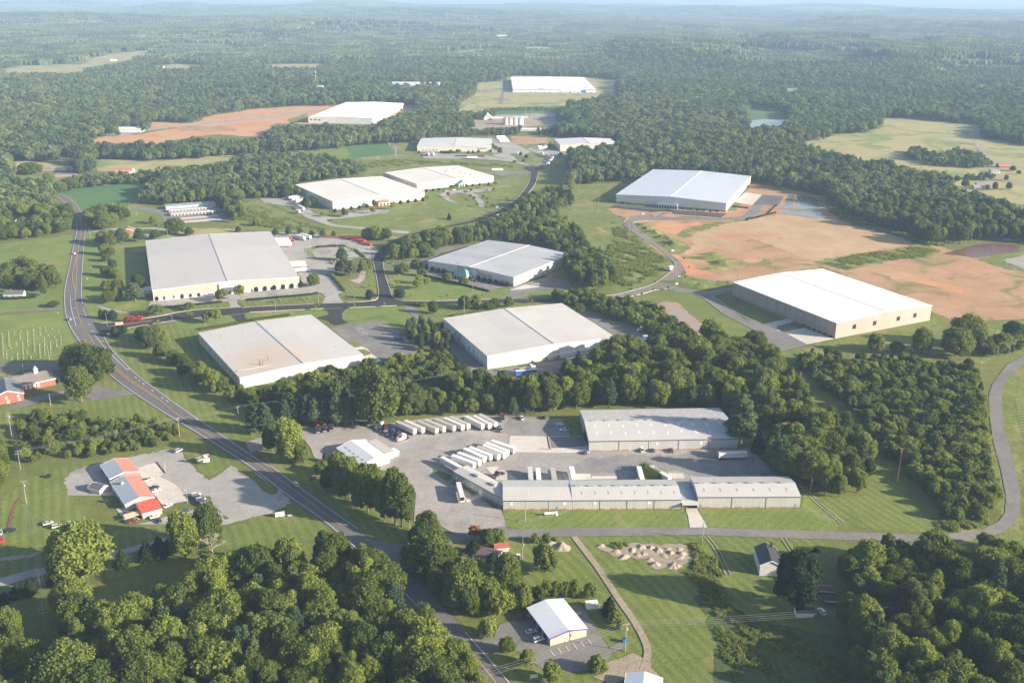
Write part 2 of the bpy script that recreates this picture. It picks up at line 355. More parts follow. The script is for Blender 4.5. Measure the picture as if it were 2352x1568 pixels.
S('lawn',['B1',(0,520),(180,400),(300,330),(560,380),(600,540),(720,650),(700,720),(950,800),(1250,760),(1450,640),(1640,620),(1780,600),(1960,760),(2200,740),(2352,640),(2352,900),(2000,900),(1900,1080),(1500,1040),(1100,1060),(480,1160),(0,1220)],'lawn2',Z1,2)
S('lawn',['B1',(0,1290),(480,1150),(1000,1010),(1450,880),(1450,1010),(1200,1150),(500,1290),(0,1400)],'lawn2',Z1,clear=False)
S('lawn',['B2',(-300,1400),(0,1120),(330,1010),(430,1000),(560,1100),(700,1210),(600,1280)],'lawn2',Z1,3)
S('lawn',['B2',(20,555),(130,500),(220,515),(420,590),(560,640),(940,700),(1100,900),(1260,1100),(1430,1185),(1370,1230),(1370,1300),(1300,1335),(1180,1335),(1090,1310),(925,1215),(560,950),(200,690)],'lawn2',Z2)
S('lawn',['B3',(100,825),(1320,822),(1370,940),(700,938),(250,955),(120,930)],'lawn',Z2)
S('lawn',['B3',(1420,815),(2110,812),(2130,700),(2352,850),(2352,965),(2280,968),(1480,935),(1430,860)],'lawn',Z2)
S('lawn',['B5',(1100,270),(1500,260),(2300,260),'B3',(1430,990),(2280,1015),(2280,1250),'B4',(210,860),(60,1250),(100,1568),'P',(1700,1620),(1500,1640),'B5',(1680,1323),(1200,1323),(1100,1323),(850,1110),(1040,1090),(1700,1090),(1480,760),(600,860),(560,780),(1000,650),(1060,450),(1000,330)],'lawn2',Z1,3)
S('lawn',['B5',(620,860),(800,1000),(870,1080),(1040,1090),(1180,1210),(1300,1323),(970,1323),(730,1060),(640,920)],'lawn2',Z2,clear=False)
S('meadow',['B4',(480,430),(560,500),(700,640),(830,770),(760,810),(340,760),(190,610),(440,620)],'lawn2',Z1,2)
S('meadow',['B4',(830,800),(1160,740),(1100,560),(1080,100),(1130,0),(1269,0),(1269,900),(1000,860),(800,860)],'meadow',Z1,2)
S('corn_field',['B4',(1250,0),(1300,0),(1600,100),(1600,600),(1300,420),(1240,250),(1225,120)],'corn',Z2)
S('meadow',['L1',(850,760),(1090,860),(1080,885),(820,860)],'lawn2',Z1)
S('lawn',['L1',(-50,1060),(270,1010),(620,930),(820,965),(1170,925),(1400,1080),(1500,1150),(1200,1120),(400,1010),(0,1250)],'lawn2',Z1,2)
S('meadow',['P',(1590,1290),(1640,1275),(1680,1390),(1830,1440),(1990,1480),(2000,1660),(1700,1660),(1640,1500)],'meadow_d',Z2,6)
# ---- east side: pastures, far fields
S('pasture',['T3',(850,965),(1130,898),(1300,898),(1400,850),(1400,792),(1600,797),(2070,842),(2070,930),(2180,945),(2600,1000),(2600,1400),(2100,1350),(1900,1280),(1850,1190),(1500,1125),(1300,1090),(1100,1045),(900,1005)],'hay',Z1,8)
S('pasture',['T3',(500,715),(780,760),(760,800),(495,800)],'crop',Z1,6)
S('hay_field',['T1',(0,468),(150,445),(560,432),(600,400),(700,370),(1030,335),(1050,365),(900,400),(760,425),(560,455),(570,495),(250,495),(60,490)],'hay',Z1,15)
S('hay_field',['T1',(1215,292),(1500,293),(1620,322),(1450,322),(1220,318)],'crop',Z1,15)
S('hay_field',['T1',(1090,440),(1200,432),(1420,440),(1250,462),(1090,460)],'hay',Z1,15)
S('hay_field',['T1',(1680,455),(1850,432),(2200,430),(2120,460),(1850,458)],'hay',Z1,15)
S('hay_field',['T1',(0,515),(90,515),(60,550),(0,555)],'crop',Z1,15)
S('hay_field',['T2',(780,352),(1040,325),(1080,335),(900,350),(790,378)],'hay',Z1,15)
S('hay_field',['T2',(1240,318),(1380,310),(1490,325),(1420,338),(1250,335)],'hay',Z1,15)
S('hay_field',['T2',(240,240),(460,235),(470,245),(330,262),(240,255)],'crop',Z1,15)
S('hay_field',['T2',(1040,255),(1220,262),(1160,270),(1040,266)],'hay',Z1,15)
S('hay_field',['T1',(50,80),(220,90),(200,98),(80,92)],'hay',Z1,30)
S('hay_field',['T1',(380,55),(600,58),(560,66),(390,63)],'hay',Z1,30)
S('hay_field',['T3',(270,140),(380,142),(390,160),(280,160)],'hay',Z1,30)
S('hay_field',['T3',(740,596),(850,594),(830,608),(750,612)],'hay',Z1,15)
S('hay_field',['T3',(2030,572),(2160,570),(2130,592),(2050,595)],'hay',Z1,15)
S('hay_field',['T2',(800,740),(830,690),(920,640),(940,560),(1110,545),(1180,510),(1700,520),(1890,540),(1850,600),(1900,650),(1540,720),(1490,760),(1460,810),(1580,835),(1300,840),(800,780)],'hay',Z1,10)
S('meadow',['T2',(1000,725),(1500,715),(1470,800),(1200,815),(1050,760)],'crop',Z2,8)
S('meadow',['T2',(780,780),(1460,760),(1480,840),(1300,850),(780,870)],'track',Z2,8)
S('meadow',['T2',(0,980),(100,970),(350,950),(500,930),(520,1040),(1250,1110),(1230,1140),(1040,1170),(800,1110),(310,1160),(200,1190),(0,1080)],'meadow',Z1,6)
S('meadow',['T2',(60,990),(350,950),(380,1030),(100,1070)],'crop',Z2,6)
S('meadow',['T2',(1000,910),(1640,930),(1900,1000),(1550,1040),(1560,1180),(1600,1240),(1880,1230),(1600,1344),(1200,1344),(1300,1110),(1000,1060)],'meadow',Z1,6)
S('meadow',['T2',(1150,915),(1420,925),(1410,970),(1180,970)],'dirt',Z2,6,clear=False)
S('bare_clay',['T1',(590,950),(700,920),(850,915),(1200,860),(1000,855),(1010,820),(1290,830),(1430,775),(1700,735),(2050,712),(2230,715),(2300,700),(2720,700),(2750,760),(2600,800),(2080,835),(1850,830),(1790,870),(1750,920),(1600,915),(1430,905),(1100,950),(1060,980),(900,960),(640,970)],'clay',Z1,8)
S('dirt_pad',['T2',(340,765),(380,710),(540,708),(470,768)],'dirt',Z2,6)
S('meadow',['T1',(1180,850),(1560,845),(1600,880),(1400,890),(1220,880)],'dirt',Z2,12,clear=False)
S('meadow',['T1',(1930,810),(2060,760),(2070,820),(1960,830)],'meadow',Z2,6,clear=False)
S('gravel_lot',['T1',(700,890),(1100,850),(1150,855),(800,920),(690,920)],'gravel',Z2,6,clear=False)
# ---- graded clay in the east of the park
S('bare_clay',['P',(1393,478),(1415,492),(1450,510),(1465,545),(1530,590),(1590,640),(1690,668),(1720,640),(1890,612),(2145,718),(2200,738),(2420,730),(2420,590),(2190,575),(2120,555),(1930,500),(1905,455),(1800,432),(1725,420),(1690,485)],'dirt',Z1,3)
S('straw_field',['M3',(1590,640),(1700,610),(2100,540),(2352,500),'M4',(250,340),(700,380),(900,415),(1250,480),(1480,580),(1340,600),(620,740),(480,715),(230,620),(0,545),'M3',(2000,870),(1800,760),(1480,890),(1500,840),(1600,780),(1560,700)],'straw',Z2,3)
S('tilled_clay_field',['M4',(820,820),(1100,780),(1700,700),(1900,720),(2352,850),(2600,900),(2600,1240),(2200,1200),(1950,1200),(1600,1110),(1200,960),(850,840)],'dirt',Z2,4)
S('bare_clay',['M4',(1080,840),(1300,830),(1900,990),(1800,1010),(1500,940),(1200,890)],'clay',Z3,8,clear=False)
S('bare_clay',['M3',(1180,600),(1350,560),(1720,570),(1500,620),(1420,690),(1250,640)],'clay',Z3,6,clear=False)
S('bare_clay',['M3',(1350,870),(1450,880),(1560,950),(1640,1020),(1750,1030),(1900,1080),(1500,1060),(1480,960)],'clay',Z3,5,clear=False)
S('bare_clay',['M3',(2040,880),(2150,875),(2220,930),(2100,940)],'clay',Z3,4,clear=False)
S('weedy_strip',['M4',(540,750),(900,680),(1500,600),(1620,640),(1640,660),(1500,710),(1240,730),(830,820),(610,770)],'meadow',Z4,3,clear=False)
S('weedy_strip',['M3',(1430,690),(1470,650),(1560,620),(1800,560),(2060,535),(2080,545),(1900,570),(1650,650),(1520,710)],'meadow',Z4,3,clear=False)
S('weedy_strip',['M4',(1940,720),(2150,680),(2352,655),(2500,640),(2500,850),(2352,840),(2100,780)],'meadow',Z3,4,clear=False)
S('gravel_lot',['M4',(2160,730),(2352,690),(2500,700),(2500,840),(2352,810)],'gravel',Z4,3,clear=False)
S('meadow',['M3',(1000,560),(1110,590),(1500,760),(1560,800),(1460,870),(1340,850),(1060,650)],'meadow',Z3,3,clear=False)
S('straw_field',['M3',(1560,1130),(1350,1110),(1480,1070),(1900,1120),(1950,1150)],'meadow',Z3,3,clear=False)
S('meadow',['M4',(640,100),(760,260),(1000,420),(1480,560),(1700,600),(1500,590),(1240,500),(900,420),(700,370),(600,300),(640,200)],'meadow',Z3,3,clear=False)
# ---- water
S('pond',['M4',(280,290),(330,170),(380,165),(500,180),(570,200),(597,245),(590,300),(500,300),(400,293)],'water',Z5,2)
S('pond',['M4',(252,330),(300,308),(450,312),(600,322),(680,355),(650,368),(570,378),(470,358),(350,340)],'water',Z5,2)
S('pond',['M4',(1650,680),(1800,640),(1950,600),(2100,588),(2320,605),(2310,650),(2100,690),(1940,712),(1800,690)],'mudred',Z5,2)
S('pond',['L3',(2010,292),(2050,280),(2150,280),(2210,300),(2270,350),(2340,420),(2400,520),(2330,510),(2230,450),(2100,380),(2030,330)],'mud',Z5,1)
S('pond',['L3',(2012,247),(2060,234),(2130,248),(2150,260),(2080,264),(2025,260)],'mud',Z5,1)
S('pond',['T3',(495,812),(600,803),(762,803),(760,830),(690,850),(560,878),(495,882)],'water',Z5,3)
S('dirt_bar',['M4',(378,160),(402,160),(396,235),(385,296),(366,296),(378,230)],'dirt',Z6,clear=False)
S('gravel_bank',['L3',(1985,300),(2000,240),(2060,220),(2170,240),(2250,320),(2390,440),(2420,540),(2300,530),(2060,390)],'dirt',Z4,2,clear=False)
S('dirt_pad',['M4',(250,340),(240,250),(310,150),(420,140),(620,180),(650,260),(820,370),(700,385)],'dirt',Z3,2,clear=False)
# ---- yards, car parks and drives
S('highway',['M1',(432,236),(500,258),(562,294),(614,346),(657,410),(676,470),(680,530),(670,600),(662,700),(655,800),(648,900),(645,980),(649,1085),(663,1120),(702,1190),(757,1252),(790,1290),'L1',(840,330),(890,425),(970,535),(1160,725),(1385,900),(1620,1065),(1880,1240),(2260,1497),'B2',(210,685),(390,825),(770,1095),(935,1210),(1060,1310),'B5',(300,420),(380,620),(480,760),(670,960),(990,1340),(1100,1500),(900,1500),(690,1260),'B2',(690,1200),(330,940),(-10,680),'L1',(1980,1435),(1690,1255),(1400,1080),(1100,882),(935,750),(760,560),(640,440),(560,270),(540,200),(545,100),(548,0),'M1',(495,1090),(505,940),(545,780),(572,620),(592,540),(595,480),(575,420),(535,355),(470,295),(405,255)],'asphalt_h',Z3)
S('junction',['L1',(790,290),(800,300),(870,308),(960,305),(1010,330),(1180,318),(1700,230),(1960,200),(1930,235),(1400,300),(1080,355),(960,345),(890,425),(860,420),(810,330)],'asphalt_b',Z4)
S('estate_road',['M1',(800,1262),(830,1275),(840,1258),(1000,1245),(1200,1215),(1500,1162),(1900,1135),(2352,1113),'M2',(500,1207),(800,1197),(1000,1180),(1015,1165),(1010,1100),(985,950),(965,870),(985,810),(1040,760),(1120,710),(1230,665),(1390,625),(1540,595),(1730,555),(1885,500),(2050,410),(2130,340),(2190,250),(2200,170),(2150,148),(2140,138),(2200,125),(2290,130),(2305,143),(2255,165),(2255,190),(2230,270),(2170,350),(2080,440),(1890,527),(1740,573),(1550,605),(1380,640),(1230,690),(1120,760),(1060,820),(1040,880),(1055,970),(1090,1080),(1110,1150),(1140,1172),(1200,1185),(1400,1187),(1700,1180),(2000,1170),(2500,1168),'M3',(250,1280),(250,1308),(0,1312),'M2',(2352,1192),(1620,1207),(1300,1212),(1170,1220),(580,1242),(0,1272),'M1',(1800,1196),(1500,1224),(1170,1270),(900,1320),(830,1350)],'asphalt_b',Z4)
S('planted_island',['M1',(845,1285),(900,1270),(1180,1237),(1200,1242),(1185,1250),(920,1288),(850,1290)],'mulch',Z6,clear=False)
S('estate_road',['M3',(250,1280),(680,1262),(860,1245),(1020,1205),(1200,1150),(1310,1080),(1395,1010),(1410,950),(1350,885),(1250,800),(1100,710),(1000,640),(940,590),(935,560),(975,520),(1000,505),(1100,500),(1180,510),(1210,530),(1200,548),(1100,552),(1030,560),(1015,585),(1060,640),(1200,745),(1330,840),(1420,900),(1480,960),(1500,1010),(1440,1070),(1375,1120),(1400,1160),(1500,1190),(1700,1220),(1960,1178),(1955,1212),(1770,1250),(1830,1300),(2100,1500),'L4',(450,440),(580,495),(720,550),(890,640),(722,682),(540,600),(590,592),(597,570),(560,548),(450,492),(320,422),(190,322),(110,290),(0,277),'M3',(1340,1190),(1230,1197),(1100,1235),(900,1275),(690,1290),(250,1308)],'asphalt',Z4)
S('estate_road',['M3',(1140,1180),(1310,1083),(1395,1012),(1410,950),(1350,885),(1250,800),(1100,710),(1000,640),(940,590),(935,560),(975,520),(1000,505),(1100,500),(1180,510),(1210,530),(1200,548),(1100,552),(1030,560),(1015,585),(1060,640),(1200,745),(1330,840),(1420,900),(1480,960),(1500,1010),(1440,1060),(1375,1120),(1330,1160)],'asphalt_p',Z5,clear=False)
S('driveway',['L4',(600,500),(765,463),(830,480),(690,513),(685,530),(690,545),(735,552),(870,525),(1075,600),(890,638),(722,550)],'concrete',Z5)
S('driveway',['M3',(1195,512),(1280,470),(1380,468),(1260,510),(1400,518),(1900,522),(2040,510),(2120,450),(2220,310),(2500,318),'M4',(290,185),(240,265),(130,250),(60,330),(-40,400),'M3',(2300,470),(2080,525),(1900,538),(1250,542),(1205,545)],'asphalt',Z5)
S('car_park',['M3',(805,425),(850,402),(1270,440),(1900,485),(1840,518),(1390,485),(1380,465),(1280,460),(1190,468)],'asphalt_b',Z4)
S('loading_yard',['M3',(1960,375),(2070,285),(2232,305),(2140,405)],'concrete',Z5)
S('loading_yard',['M4',(105,171),(290,187),(240,265),(130,256),(60,259),(18,263)],'asphalt_h',Z6)
S('loading_yard',['M2',(-805,1235),(-780,1186),(-260,1133),(385,1078),(400,1000),(150,650),(340,645),(480,655),(600,675),(760,685),(930,740),(1012,785),(965,865),(890,842),(830,840),(790,870),(700,900),(690,960),(560,985),(640,990),(740,1110),(690,1130),(700,1160),(740,1200),(560,1212),(590,1150),(560,1120),(500,1120),(0,1165),(-25,1188),(-100,1180),(-95,1208),(-60,1238),(-170,1250),(-155,1218),(-170,1188),(-310,1200),(-675,1238)],'asphalt_l',Z3)
S('planted_island',['M2',(430,770),(520,753),(740,750),(850,790),(905,835),(880,852),(520,858),(470,835),(440,800)],'lawn',Z5,clear=False)
S('car_park',['M2',(480,790),(560,765),(740,765),(800,790),(870,830),(840,845),(530,850),(500,825)],'asphalt_l',Z6,clear=False)
S('loading_yard',['M2',(200,655),(340,640),(620,690),(560,740),(250,760)],'gravel',Z4,clear=False)
S('driveway',['L2',(475,242),(590,227),(600,262),(625,290),(540,305),(520,275)],'asphalt_b',Z4)
S('driveway',['L2',(1250,188),(1470,178),(1425,225),(1430,270),(1480,300),(1370,325),(1300,280),(1210,262),(1320,230),(1310,205)],'asphalt_b',Z4)
S('car_park',['L2',(1330,350),(1480,312),(1730,287),(1940,370),(1910,400),(1960,440),(2080,530),(2130,560),(1850,625),(1610,640),(1600,570),(1560,525),(1420,420)],'asphalt',Z3)
S('grass_islet',['L2',(1490,470),(1540,460),(1600,490),(1570,512),(1520,510)],'lawn2',Z5,clear=False)
S('grass_islet',['L2',(1560,535),(1620,528),(1680,560),(1640,580),(1600,575)],'lawn2',Z5,clear=False)
S('driveway',['L2',(1530,515),(1600,505),(1645,525),(1690,575),(1760,620),(1615,635),(1600,590),(1680,570),(1620,528),(1560,533)],'concrete',Z4,clear=False)
S('driveway',['L2',(1950,165),(2035,165),(2150,265),(2352,425),(2500,540),'L3',(530,815),(520,850),(400,812),(300,742),(210,642),(62,510),(-78,370),(-188,278)],'asphalt',Z4)
S('loading_yard',['L3',(430,800),(535,815),(1510,690),(1640,655),(1620,700),(1370,800),(1200,865),(1130,855),(960,885),(770,880),(590,870),(520,850)],'asphalt',Z3)
S('loading_yard',['L3',(1150,240),(1250,268),(1360,300),(1500,335),(1620,430),(1750,425),(1880,460),(1950,510),(1990,560),(1960,640),(1720,600),(1600,500)],'asphalt',Z3)
S('grass_islet',['L3',(1500,338),(1620,395),(1780,420),(1740,440),(1640,445),(1600,430)],'lawn2',Z5,clear=False)
S('car_park',['M2',(1230,930),(1370,985),(1400,975),(1890,1112),(1960,1080),(2060,1065),(1790,1000),(1500,950),(1395,940),(1350,915)],'asphalt',Z3)
S('driveway',['M2',(1040,905),(1130,935),(1230,945),(1300,960),(1390,945),(1395,880),(1480,810),(1740,750),(1700,738),(1560,742),(1450,775),(1390,850),(1250,872),(1180,900)],'asphalt',Z3)
S('loading_yard',['M2',(2030,1085),(2070,1068),(2450,960),'M3',(200,1062),(300,1085),(400,1112),(455,1190),(240,1197),(0,1222),'M2',(2200,1140),(2050,1175),(1930,1180),(1960,1160),(2020,1130),(2040,1100)],'asphalt',Z3)
S('driveway',['M2',(2030,1100),(2150,1060),(2270,1045),(2270,1075),(2120,1095)],'concrete',Z4,clear=False)
S('loading_yard',['M2',(75,380),(180,370),(355,355),(650,478),(540,520),(700,530),(790,490),(960,465),(1100,470),(1080,490),(800,530),(720,540),(600,545),(620,570),(700,590),(900,605),(1260,640),(1235,658),(1080,645),(850,620),(640,600),(520,560),(440,530),(370,480),(350,450),(180,425),(110,410)],'asphalt_l',Z3)
S('grass_islet',['M2',(160,430),(330,440),(360,480),(440,535),(380,520),(240,460)],'lawn2',Z4,clear=False)
S('grass_islet',['M2',(400,400),(520,430),(650,480),(560,525),(480,480),(380,430)],'lawn2',Z5,clear=False)
S('driveway',['M2',(1480,350),(1560,322),(1750,305),(1900,308),(1880,325),(1740,335),(1790,360),(1830,400),(1840,447),(1800,447),(1775,395),(1730,352),(1620,338),(1560,352),(1560,385),(1640,425),(1550,400)],'asphalt_l',Z3)
S('driveway',['M2',(1800,165),(2190,168),(2190,185),(2060,190),(1980,208),(1890,178)],'asphalt',Z3)
S('loading_yard',['M1',(1000,375),(1050,355),(1130,352),(1290,372),(1310,345),(1690,340),(1740,370),(1760,400),(1810,455),(1440,475),(1300,490),(1260,410),(1150,378)],'asphalt',Z3)
S('slab',['M1',(1400,435),(1700,412),(1725,425),(1410,450)],'concrete',Z4,clear=False)
S('slab',['M1',(1430,460),(1730,437),(1740,452),(1440,476)],'concrete',Z4,clear=False)
S('truck_yard',['B2',(-40,470),(75,432),(300,400),(460,345),(900,330),(1010,335),(1230,300),(1500,265),(1830,235),'B3',(100,190),(350,200),(505,210),(560,330),(640,320),(680,430),(1690,412),(1740,400),(1800,450),(1960,595),(1960,640),(1000,650),(90,660),'B2',(2150,1055),(2175,1120),(2185,1195),(2400,1230),(2352,1290),(2180,1290),(2000,1250),(1740,1245),(1640,1190),(1430,1180),(1400,1140),(1420,900),(1280,740),(1100,700),(700,680),(600,635),(545,590),(520,520),(460,440),(200,500),(40,545),(20,556),(0,553)],'gravel',Z3)
S('truck_yard',['B3',(150,195),(350,200),(505,210),(560,330),(400,330),(150,325),(100,290)],'gravel_d',Z4,1.5,clear=False)
S('truck_yard',['B3',(700,470),(1690,430),(1900,590),(1400,590),(1300,560),(900,560),(600,590),(560,520)],'gravel_d',Z4,3,clear=False)
S('slab',['B3',(150,325),(400,330),(640,330),(690,440),(400,440),(140,435)],'concrete',Z5,clear=False)
S('slab',['B3',(415,335),(640,332),(660,395),(430,410)],'asphalt',Z6,clear=False)
S('slab',['B3',(-10,540),(60,528),(210,620),(60,625)],'concrete',Z5,clear=False)
S('slab',['B3',(500,580),(690,580),(700,620),(520,620)],'concrete',Z5,clear=False)
S('slab',['B3',(700,597),(870,595),(872,615),(700,618)],'concrete',Z5,clear=False)
S('slab',['B3',(1210,577),(1310,577),(1325,612),(1230,612)],'concrete',Z5,clear=False)
S('slab',['B2',(1840,970),(1965,910),(2000,930),(1860,985)],'concrete',Z5,clear=False)
S('grass_islet',['B2',(1565,690),(1720,750),(1720,780),(1690,808),(1620,760),(1575,720)],'lawn2',Z5,clear=False)
S('grass_islet',['B2',(1710,815),(1760,800),(1930,890),(1930,910),(1900,920),(1830,870)],'lawn2',Z5,clear=False)
S('grass_islet',['B2',(1975,945),(2120,1000),(2120,1040),(2050,1010)],'lawn2',Z5,clear=False)
S('grass_islet',['B3',(500,205),(620,190),(640,320),(560,332)],'lawn2',Z5,clear=False)
S('driveway',['B3',(1335,815),(1405,812),(1480,942),(1360,940),(1350,880)],'concrete',Z4)
S('shop_forecourt',['B1',(650,270),(900,205),(1480,95),(1560,130),(1600,200),(1700,300),(1790,365),(1900,300),(1990,235),(2100,320),(2352,510),'B2',(0,670),(35,710),(240,860),(330,940),(330,985),(250,1020),(0,1115),'B1',(2352,635),(1950,745),(1900,640),(1780,590),(1700,600),(1640,620),(1380,690),(1180,740),(960,800),(920,790),(740,750),(650,690),(590,560),(565,430),(540,380),(600,300)],'asphalt_l',Z2,1.2)
S('shop_forecourt',['B1',(1800,420),(2352,400),(2500,560),(2352,625),(1960,740),(1900,640),(1820,560)],'asphalt_l',Z3,2,clear=False)
S('grass_islet',['B2',(30,790),(100,780),(235,850),(240,900),(190,922),(110,885)],'lawn2',Z5,clear=False)
S('slab',['B1',(1180,260),(1340,210),(1415,310),(1360,330),(1500,400),(1620,540),(1390,580),(1210,340)],'concrete',Z3,clear=False)
S('slab',['B1',(990,605),(1060,600),(1100,640),(1200,700),(1080,735),(1050,690)],'concrete',Z3,clear=False)
S('slab',['B1',(720,350),(830,380),(960,460),(760,490)],'gravel',Z3,clear=False)
S('shop_forecourt',['B5',(700,980),(740,1010),(860,990),(900,900),(1120,840),(1190,790),(1490,760),(1560,860),(1690,1070),(1800,1010),(1860,1035),(1760,1090),(1710,1100),(1680,1180),(1600,1222),(1400,1247),(1300,1240),(1180,1205),(1120,1150),(1040,1095),(870,1080),(800,1115),(740,1050)],'asphalt',Z3)
S('gravel_patch',['B5',(1640,1180),(1760,1150),(1900,1120),(2000,1180),(2040,1323),(1750,1323),(1520,1300),(1660,1250)],'track',Z4,3,clear=False)
S('church_drive',['L1',(0,657),(440,630),(480,640),(600,720),(860,850),(1090,877),(1150,915),(1000,935),(800,962),(720,930),(620,930),(500,920),(280,1000),(0,1070),(200,960),(450,900),(515,890),(600,860),(450,780),(300,700),(0,720)],'asphalt',Z2)
S('lane',['L1',(-40,202),(240,185),(555,172),(555,188),(240,200),(-40,215)],'asphalt',Z2)
S('lane',['B1',(-40,1215),(250,1130),(480,1095),(800,1020),(1000,965),(1200,915),(1450,840),(1450,870),(1200,960),(1000,1010),(800,1060),(480,1150),(250,1200),(-40,1290)],'gravel',Z2)
S('lane',['M1',(670,520),(760,530),(940,512),(1040,505),(1040,520),(900,530),(760,542),(670,532)],'gravel',Z2)
S('lane',['M1',(660,385),(760,382),(1000,370),(1000,385),(760,395),(665,400)],'gravel',Z2)
S('rural_road',['B5',(-80,280),(120,315),(310,318),(380,300),(500,250),(680,232),(930,190),(1000,215),'B3',(120,945),(265,955),(700,940),(1360,940),(1480,940),(2280,968),'B4',(500,805),(770,815),(900,810),(1050,790),(1140,745),(1172,700),(1178,620),(1150,480),(1110,330),(1092,200),(1090,100),(1110,40),'L4',(2240,770),(2352,708),(2500,640),(2500,720),(2352,772),(2260,840),(2210,920),'B4',(1155,130),(1165,260),(1200,380),(1235,520),(1252,620),(1245,700),(1215,760),(1150,810),(1000,837),(800,855),(500,845),(0,830),'B3',(1440,990),(600,1000),(260,1007),'B5',(930,292),(680,285),(560,310),(420,390),(300,480),(200,500),(60,380)],'asphalt',Z4)
S('dirt_track',['B1',(150,520),(180,500),(130,640),(80,780),(50,780),(90,640)],'mulch',Z3,1,clear=False)
S('dirt_track',['B1',(0,1030),(200,1000),(450,950),(350,985),(220,1030),(0,1060)],'track',Z3,1.2,clear=False)
S('gravel_bed',['B3',(730,1075),(860,1060),(960,1045),(1340,1060),(1360,1170),(1300,1215),(1220,1200),(1120,1220),(1060,1150),(860,1135)],'track',Z3,1.5,clear=False)
S('riprap',['M1',(750,1120),(830,1140),(960,1170),(1090,1178),(1080,1188),(940,1182),(800,1150)],'rock',Z4,.6,clear=False)
S('riprap',['M2',(770,1025),(840,1010),(880,930),(910,960),(900,1010),(860,1050)],'rock',Z4,1,clear=False)
# ---- pale roads and yards in the distance
S('road',['T1',(850,855),(870,820),(850,800),(890,785),(915,788),(890,805),(905,850),(820,872)],'asphalt',Z3)
S('road',['T1',(1020,700),(1050,650),(1065,652),(1040,700)],'asphalt',Z3)
S('road',['T1',(1300,834),(1480,811),(1720,790),(1950,757),(2200,733),(2205,742),(1960,768),(1730,802),(1490,824),(1320,843)],'gravel',Z3,clear=False)
S('road',['T1',(400,1060),(500,1035),(505,1050),(430,1070),(400,1090)],'asphalt',Z3)
S('paved_yard',['T2',(565,1040),(600,1025),(1000,1045),(1150,1075),(1050,1050),(1000,930),(1060,925),(1160,950),(1200,970),(1300,1020),(1240,1050),(1180,1050),(1210,1080),(1290,1110),(1300,1115),(1240,1105),(1150,1085),(960,1070),(580,1065)],'asphalt_l',Z3)
S('paved_yard',['T2',(1270,1000),(1340,985),(1430,1005),(1495,1025),(1540,1030),(1540,1050),(1460,1050),(1420,1100),(1380,1115),(1330,1118),(1400,1070),(1410,1040),(1340,1030)],'asphalt_l',Z3)
S('road',['T2',(340,1050),(380,1040),(385,1000),(350,950),(375,960),(405,1000),(400,1040),(350,1060)],'asphalt',Z3)
S('road',['T2',(1080,700),(1100,620),(1115,545),(1128,545),(1120,620),(1110,705)],'asphalt',Z3,clear=False)
S('paved_yard',['T2',(1120,612),(1178,610),(1740,615),(1820,625),(1780,635),(1300,632),(1120,628)],'gravel',Z3,clear=False)
S('road',['T3',(2000,930),(2020,930),(2080,1010),(2150,1080),(2352,1110),(2352,1125),(2120,1085),(2050,1020)],'track',Z3,clear=False)
S('road',['T3',(2120,1185),(2352,1225),(2352,1250),(2100,1200)],'track',Z3,clear=False)
# ---- kerbs
kerb(['M1',(745,1250),(800,1258),(840,1257),(1000,1243),(1200,1213),(1500,1160),(1790,1142)])
kerb(['M1',(840,1345),(900,1321),(1170,1270),(1500,1225),(1740,1200)])
kerb(['M2',(-60,1238),(0,1231),(500,1209)]); kerb(['M2',(760,1196),(880,1192),(985,1175),(1003,1155),(1007,1100),(982,950),(963,870)])
kerb(['M2',(1042,880),(1057,970),(1092,1080),(1115,1145),(1145,1170),(1200,1182),(1400,1184),(1700,1177),(1930,1170)])
kerb(['M2',(0,1273),(580,1243)]); kerb(['M2',(760,1237),(1150,1221)])
kerb(['M2',(1890,500),(2050,410),(2130,338),(2188,250),(2197,172)]); kerb(['M2',(1893,528),(2083,441),(2172,351),(2233,271),(2258,191)])
kerb(['M3',(680,1260),(860,1243),(1020,1203),(1200,1148),(1308,1078),(1392,1010),(1407,950),(1348,886),(1248,802),(1098,712),(998,642),(938,592),(932,560),(973,516)])
kerb(['M3',(1208,545),(1100,554),(1030,562),(1018,585),(1062,638),(1202,743),(1332,838)]); kerb(['M3',(690,1292),(900,1277),(1100,1237),(1230,1199),(1340,1192)])
kerb(['L4',(0,279),(110,292),(190,324),(320,424),(450,494),(560,550),(597,572),(590,592),(540,600)]); kerb(['M3',(1375,1120),(1400,1163),(1500,1192),(1700,1222),(1955,1180)])
kerb(['M3',(1955,1214),(1772,1252),(1832,1300),'L4',(350,381),(450,441),(560,487)]); kerb(['M3',(1210,512),(1280,472)])
kerb(['M2',(435,775),(520,755),(740,751),(850,788)]); kerb(['M2',(430,770),(440,805),(470,838),(520,858)])
# ---- painted lines
Z_P=.40
stripes('dirt_track',[q for q in ribbon(PTS(['B5',(1440,265),(1530,380),(1620,500),(1700,620),(1780,740),(1865,860),(1950,1010),(1975,1110),(1940,1230)]),3.0,.30)],M['track'])
for nm_,pl_ in (('B3',[(1468,1000),(1520,1060),(1565,1140),(1620,1260)]),('B3',[(2050,590),(2190,745),(2385,910)]),('B3',[(1985,1007),(2050,1105)])): stripes('wheel_track',ribbon(PTS([nm_]+pl_),.55,.30,-.95)+ribbon(PTS([nm_]+pl_),.55,.30,.95),M['track'])
hl=PTS(['M1',(415,252),(480,292),(545,352),(585,420),(603,480),(600,560),(580,650),(560,750),(540,850),(520,940),(508,1010),'L1',(553,100),(560,200),(580,280),(610,350),(690,470),(800,600),(945,745),(1020,810),(1110,875),(1310,1010),(1520,1140),(1700,1250),(1990,1430),'B2',(10,680),(350,940),(705,1197),'B5',(240,700),(480,1000),(715,1240),(790,1340)])
